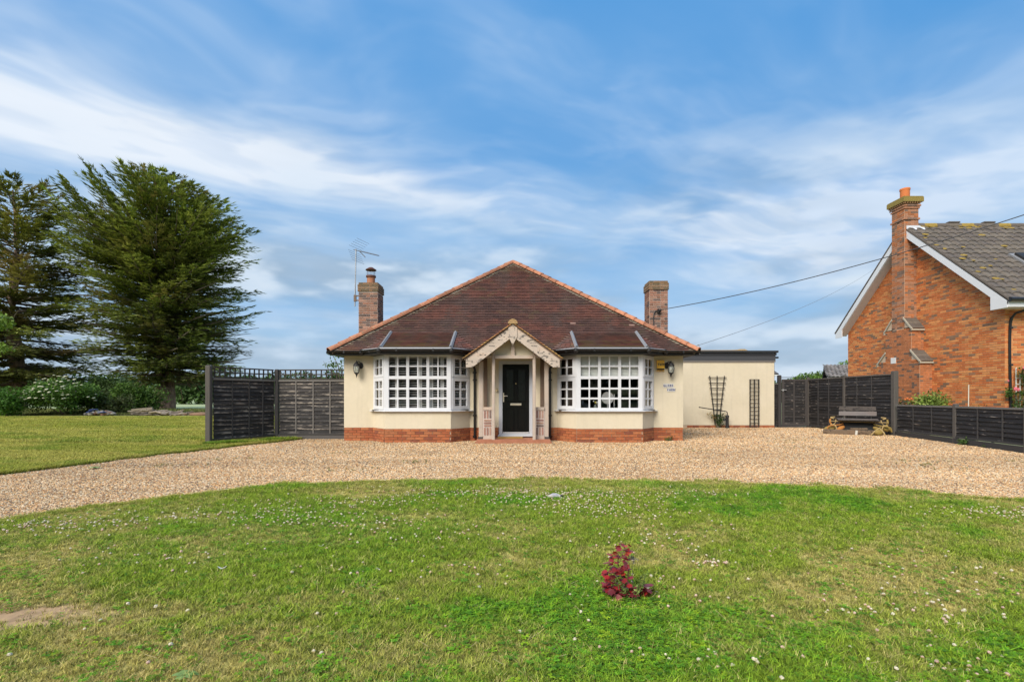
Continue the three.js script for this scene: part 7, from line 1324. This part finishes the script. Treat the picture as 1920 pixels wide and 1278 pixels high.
  // far buildings on the right
  const h = thing('far_house', 'distant hipped house roof just showing over the outbuilding', 'house', [18, 0, 40]), A = [12, 19.75, 36.5, 43.5], rY = 4.98, ey = 3.0;
  part(h, 'wall', [box(12.4, 19.35, 0, 2.95, 37, 43)], mat([0.62, 0.62, 0.60], 0.8));
  part(h, 'roof', [slab([V(A[0], ey, A[2]), V(A[1], ey, A[2]), V(18.9, rY, 40), V(15, rY, 40)], new THREE.Vector3(0, -0.08, 0)), slab([V(A[1], ey, A[2]), V(A[1], ey, A[3]), V(18.9, rY, 40)], new THREE.Vector3(0, -0.08, 0)), slab([V(A[0], ey, A[3]), V(A[1], ey, A[3]), V(18.9, rY, 40), V(15, rY, 40)], new THREE.Vector3(0, -0.08, 0)), slab([V(A[0], ey, A[2]), V(A[0], ey, A[3]), V(15, rY, 40)], new THREE.Vector3(0, -0.08, 0))], mat([0.09, 0.085, 0.085], 0.8));
  part(h, 'ridge_tile', [tube([V(14.9, rY - 0.05, 40), V(18.3, rY - 0.02, 40), V(18.75, rY + 0.06, 40), V(19.05, rY - 0.1, 39.9)], 0.15, 8)], mat([0.30, 0.20, 0.09], 0.9));
  part(h, 'fascia', [box(12, 19.75, 2.82, 2.99, 36.5, 36.55), box(19.70, 19.75, 2.82, 2.99, 36.56, 43.5)], M.upvc);
  const s = thing('tiled_shed', 'low shed with dark pantile roof behind the tall fence', 'shed', [23.6, 0, 35]);
  part(s, 'wall', [box(22.9, 27, 0, 2.5, 33.6, 37)], mat([0.05, 0.045, 0.04], 0.9));
  const dk = [[0.17, 0.155, 0.145], [0.13, 0.12, 0.115], [0.21, 0.19, 0.18]].map((c) => mat(c, 0.9, { map: brickMap }));
  const o = V(22.45, 2.62, 33.2), S2 = new THREE.Vector3(0, 0.9, -1.75).normalize(), N2 = new THREE.Vector3(0, -S2.z, S2.y);
  part(s, 'roof', [slab([V(22.45, 2.56, 33.2), V(27.2, 2.56, 33.2), V(27.2, 3.46, 34.95), V(23.3, 3.46, 34.95)], new THREE.Vector3(0, -0.08, 0)), slab([V(24.3, 2.56, 36.7), V(27.2, 2.56, 36.7), V(27.2, 3.46, 34.96), V(23.3, 3.46, 34.96)], new THREE.Vector3(0, -0.08, 0))], dk[1]);
  const pan2 = (() => { const T = new Tri(), n = 6, prof = (x) => 0.03 * Math.sin(x / 0.28 * 6.283); for (let i = 0; i < n; i++) { const a = 0.285 * i / n, b = 0.285 * (i + 1) / n, p = (x, y, z) => o.clone().multiplyScalar(0).addScaledVector(new THREE.Vector3(1, 0, 0), x).addScaledVector(S2, y).addScaledVector(N2, z); T.quad(p(a, 0, prof(a) + 0.05), p(b, 0, prof(b) + 0.05), p(b, 0.38, prof(b) + 0.02), p(a, 0.38, prof(a) + 0.02)); T.quad(p(a, 0, prof(a)), p(b, 0, prof(b)), p(b, 0, prof(b) + 0.05), p(a, 0, prof(a) + 0.05)); } return T.build(); })();
  s.position.x -= 1.2;
  for (let j = 0; j < 6; j++) for (let i = 0; i < 10; i++) { const x = 21.3 + i * 0.28 + j * 0.14; if (x > 24) continue; part(s, 'pantile', pan2, dk[Math.floor(q() * 3)], new THREE.Vector3(x, o.y, o.z).addScaledVector(S2, j * 0.325)); }
}

renderer.render(scene, camera);
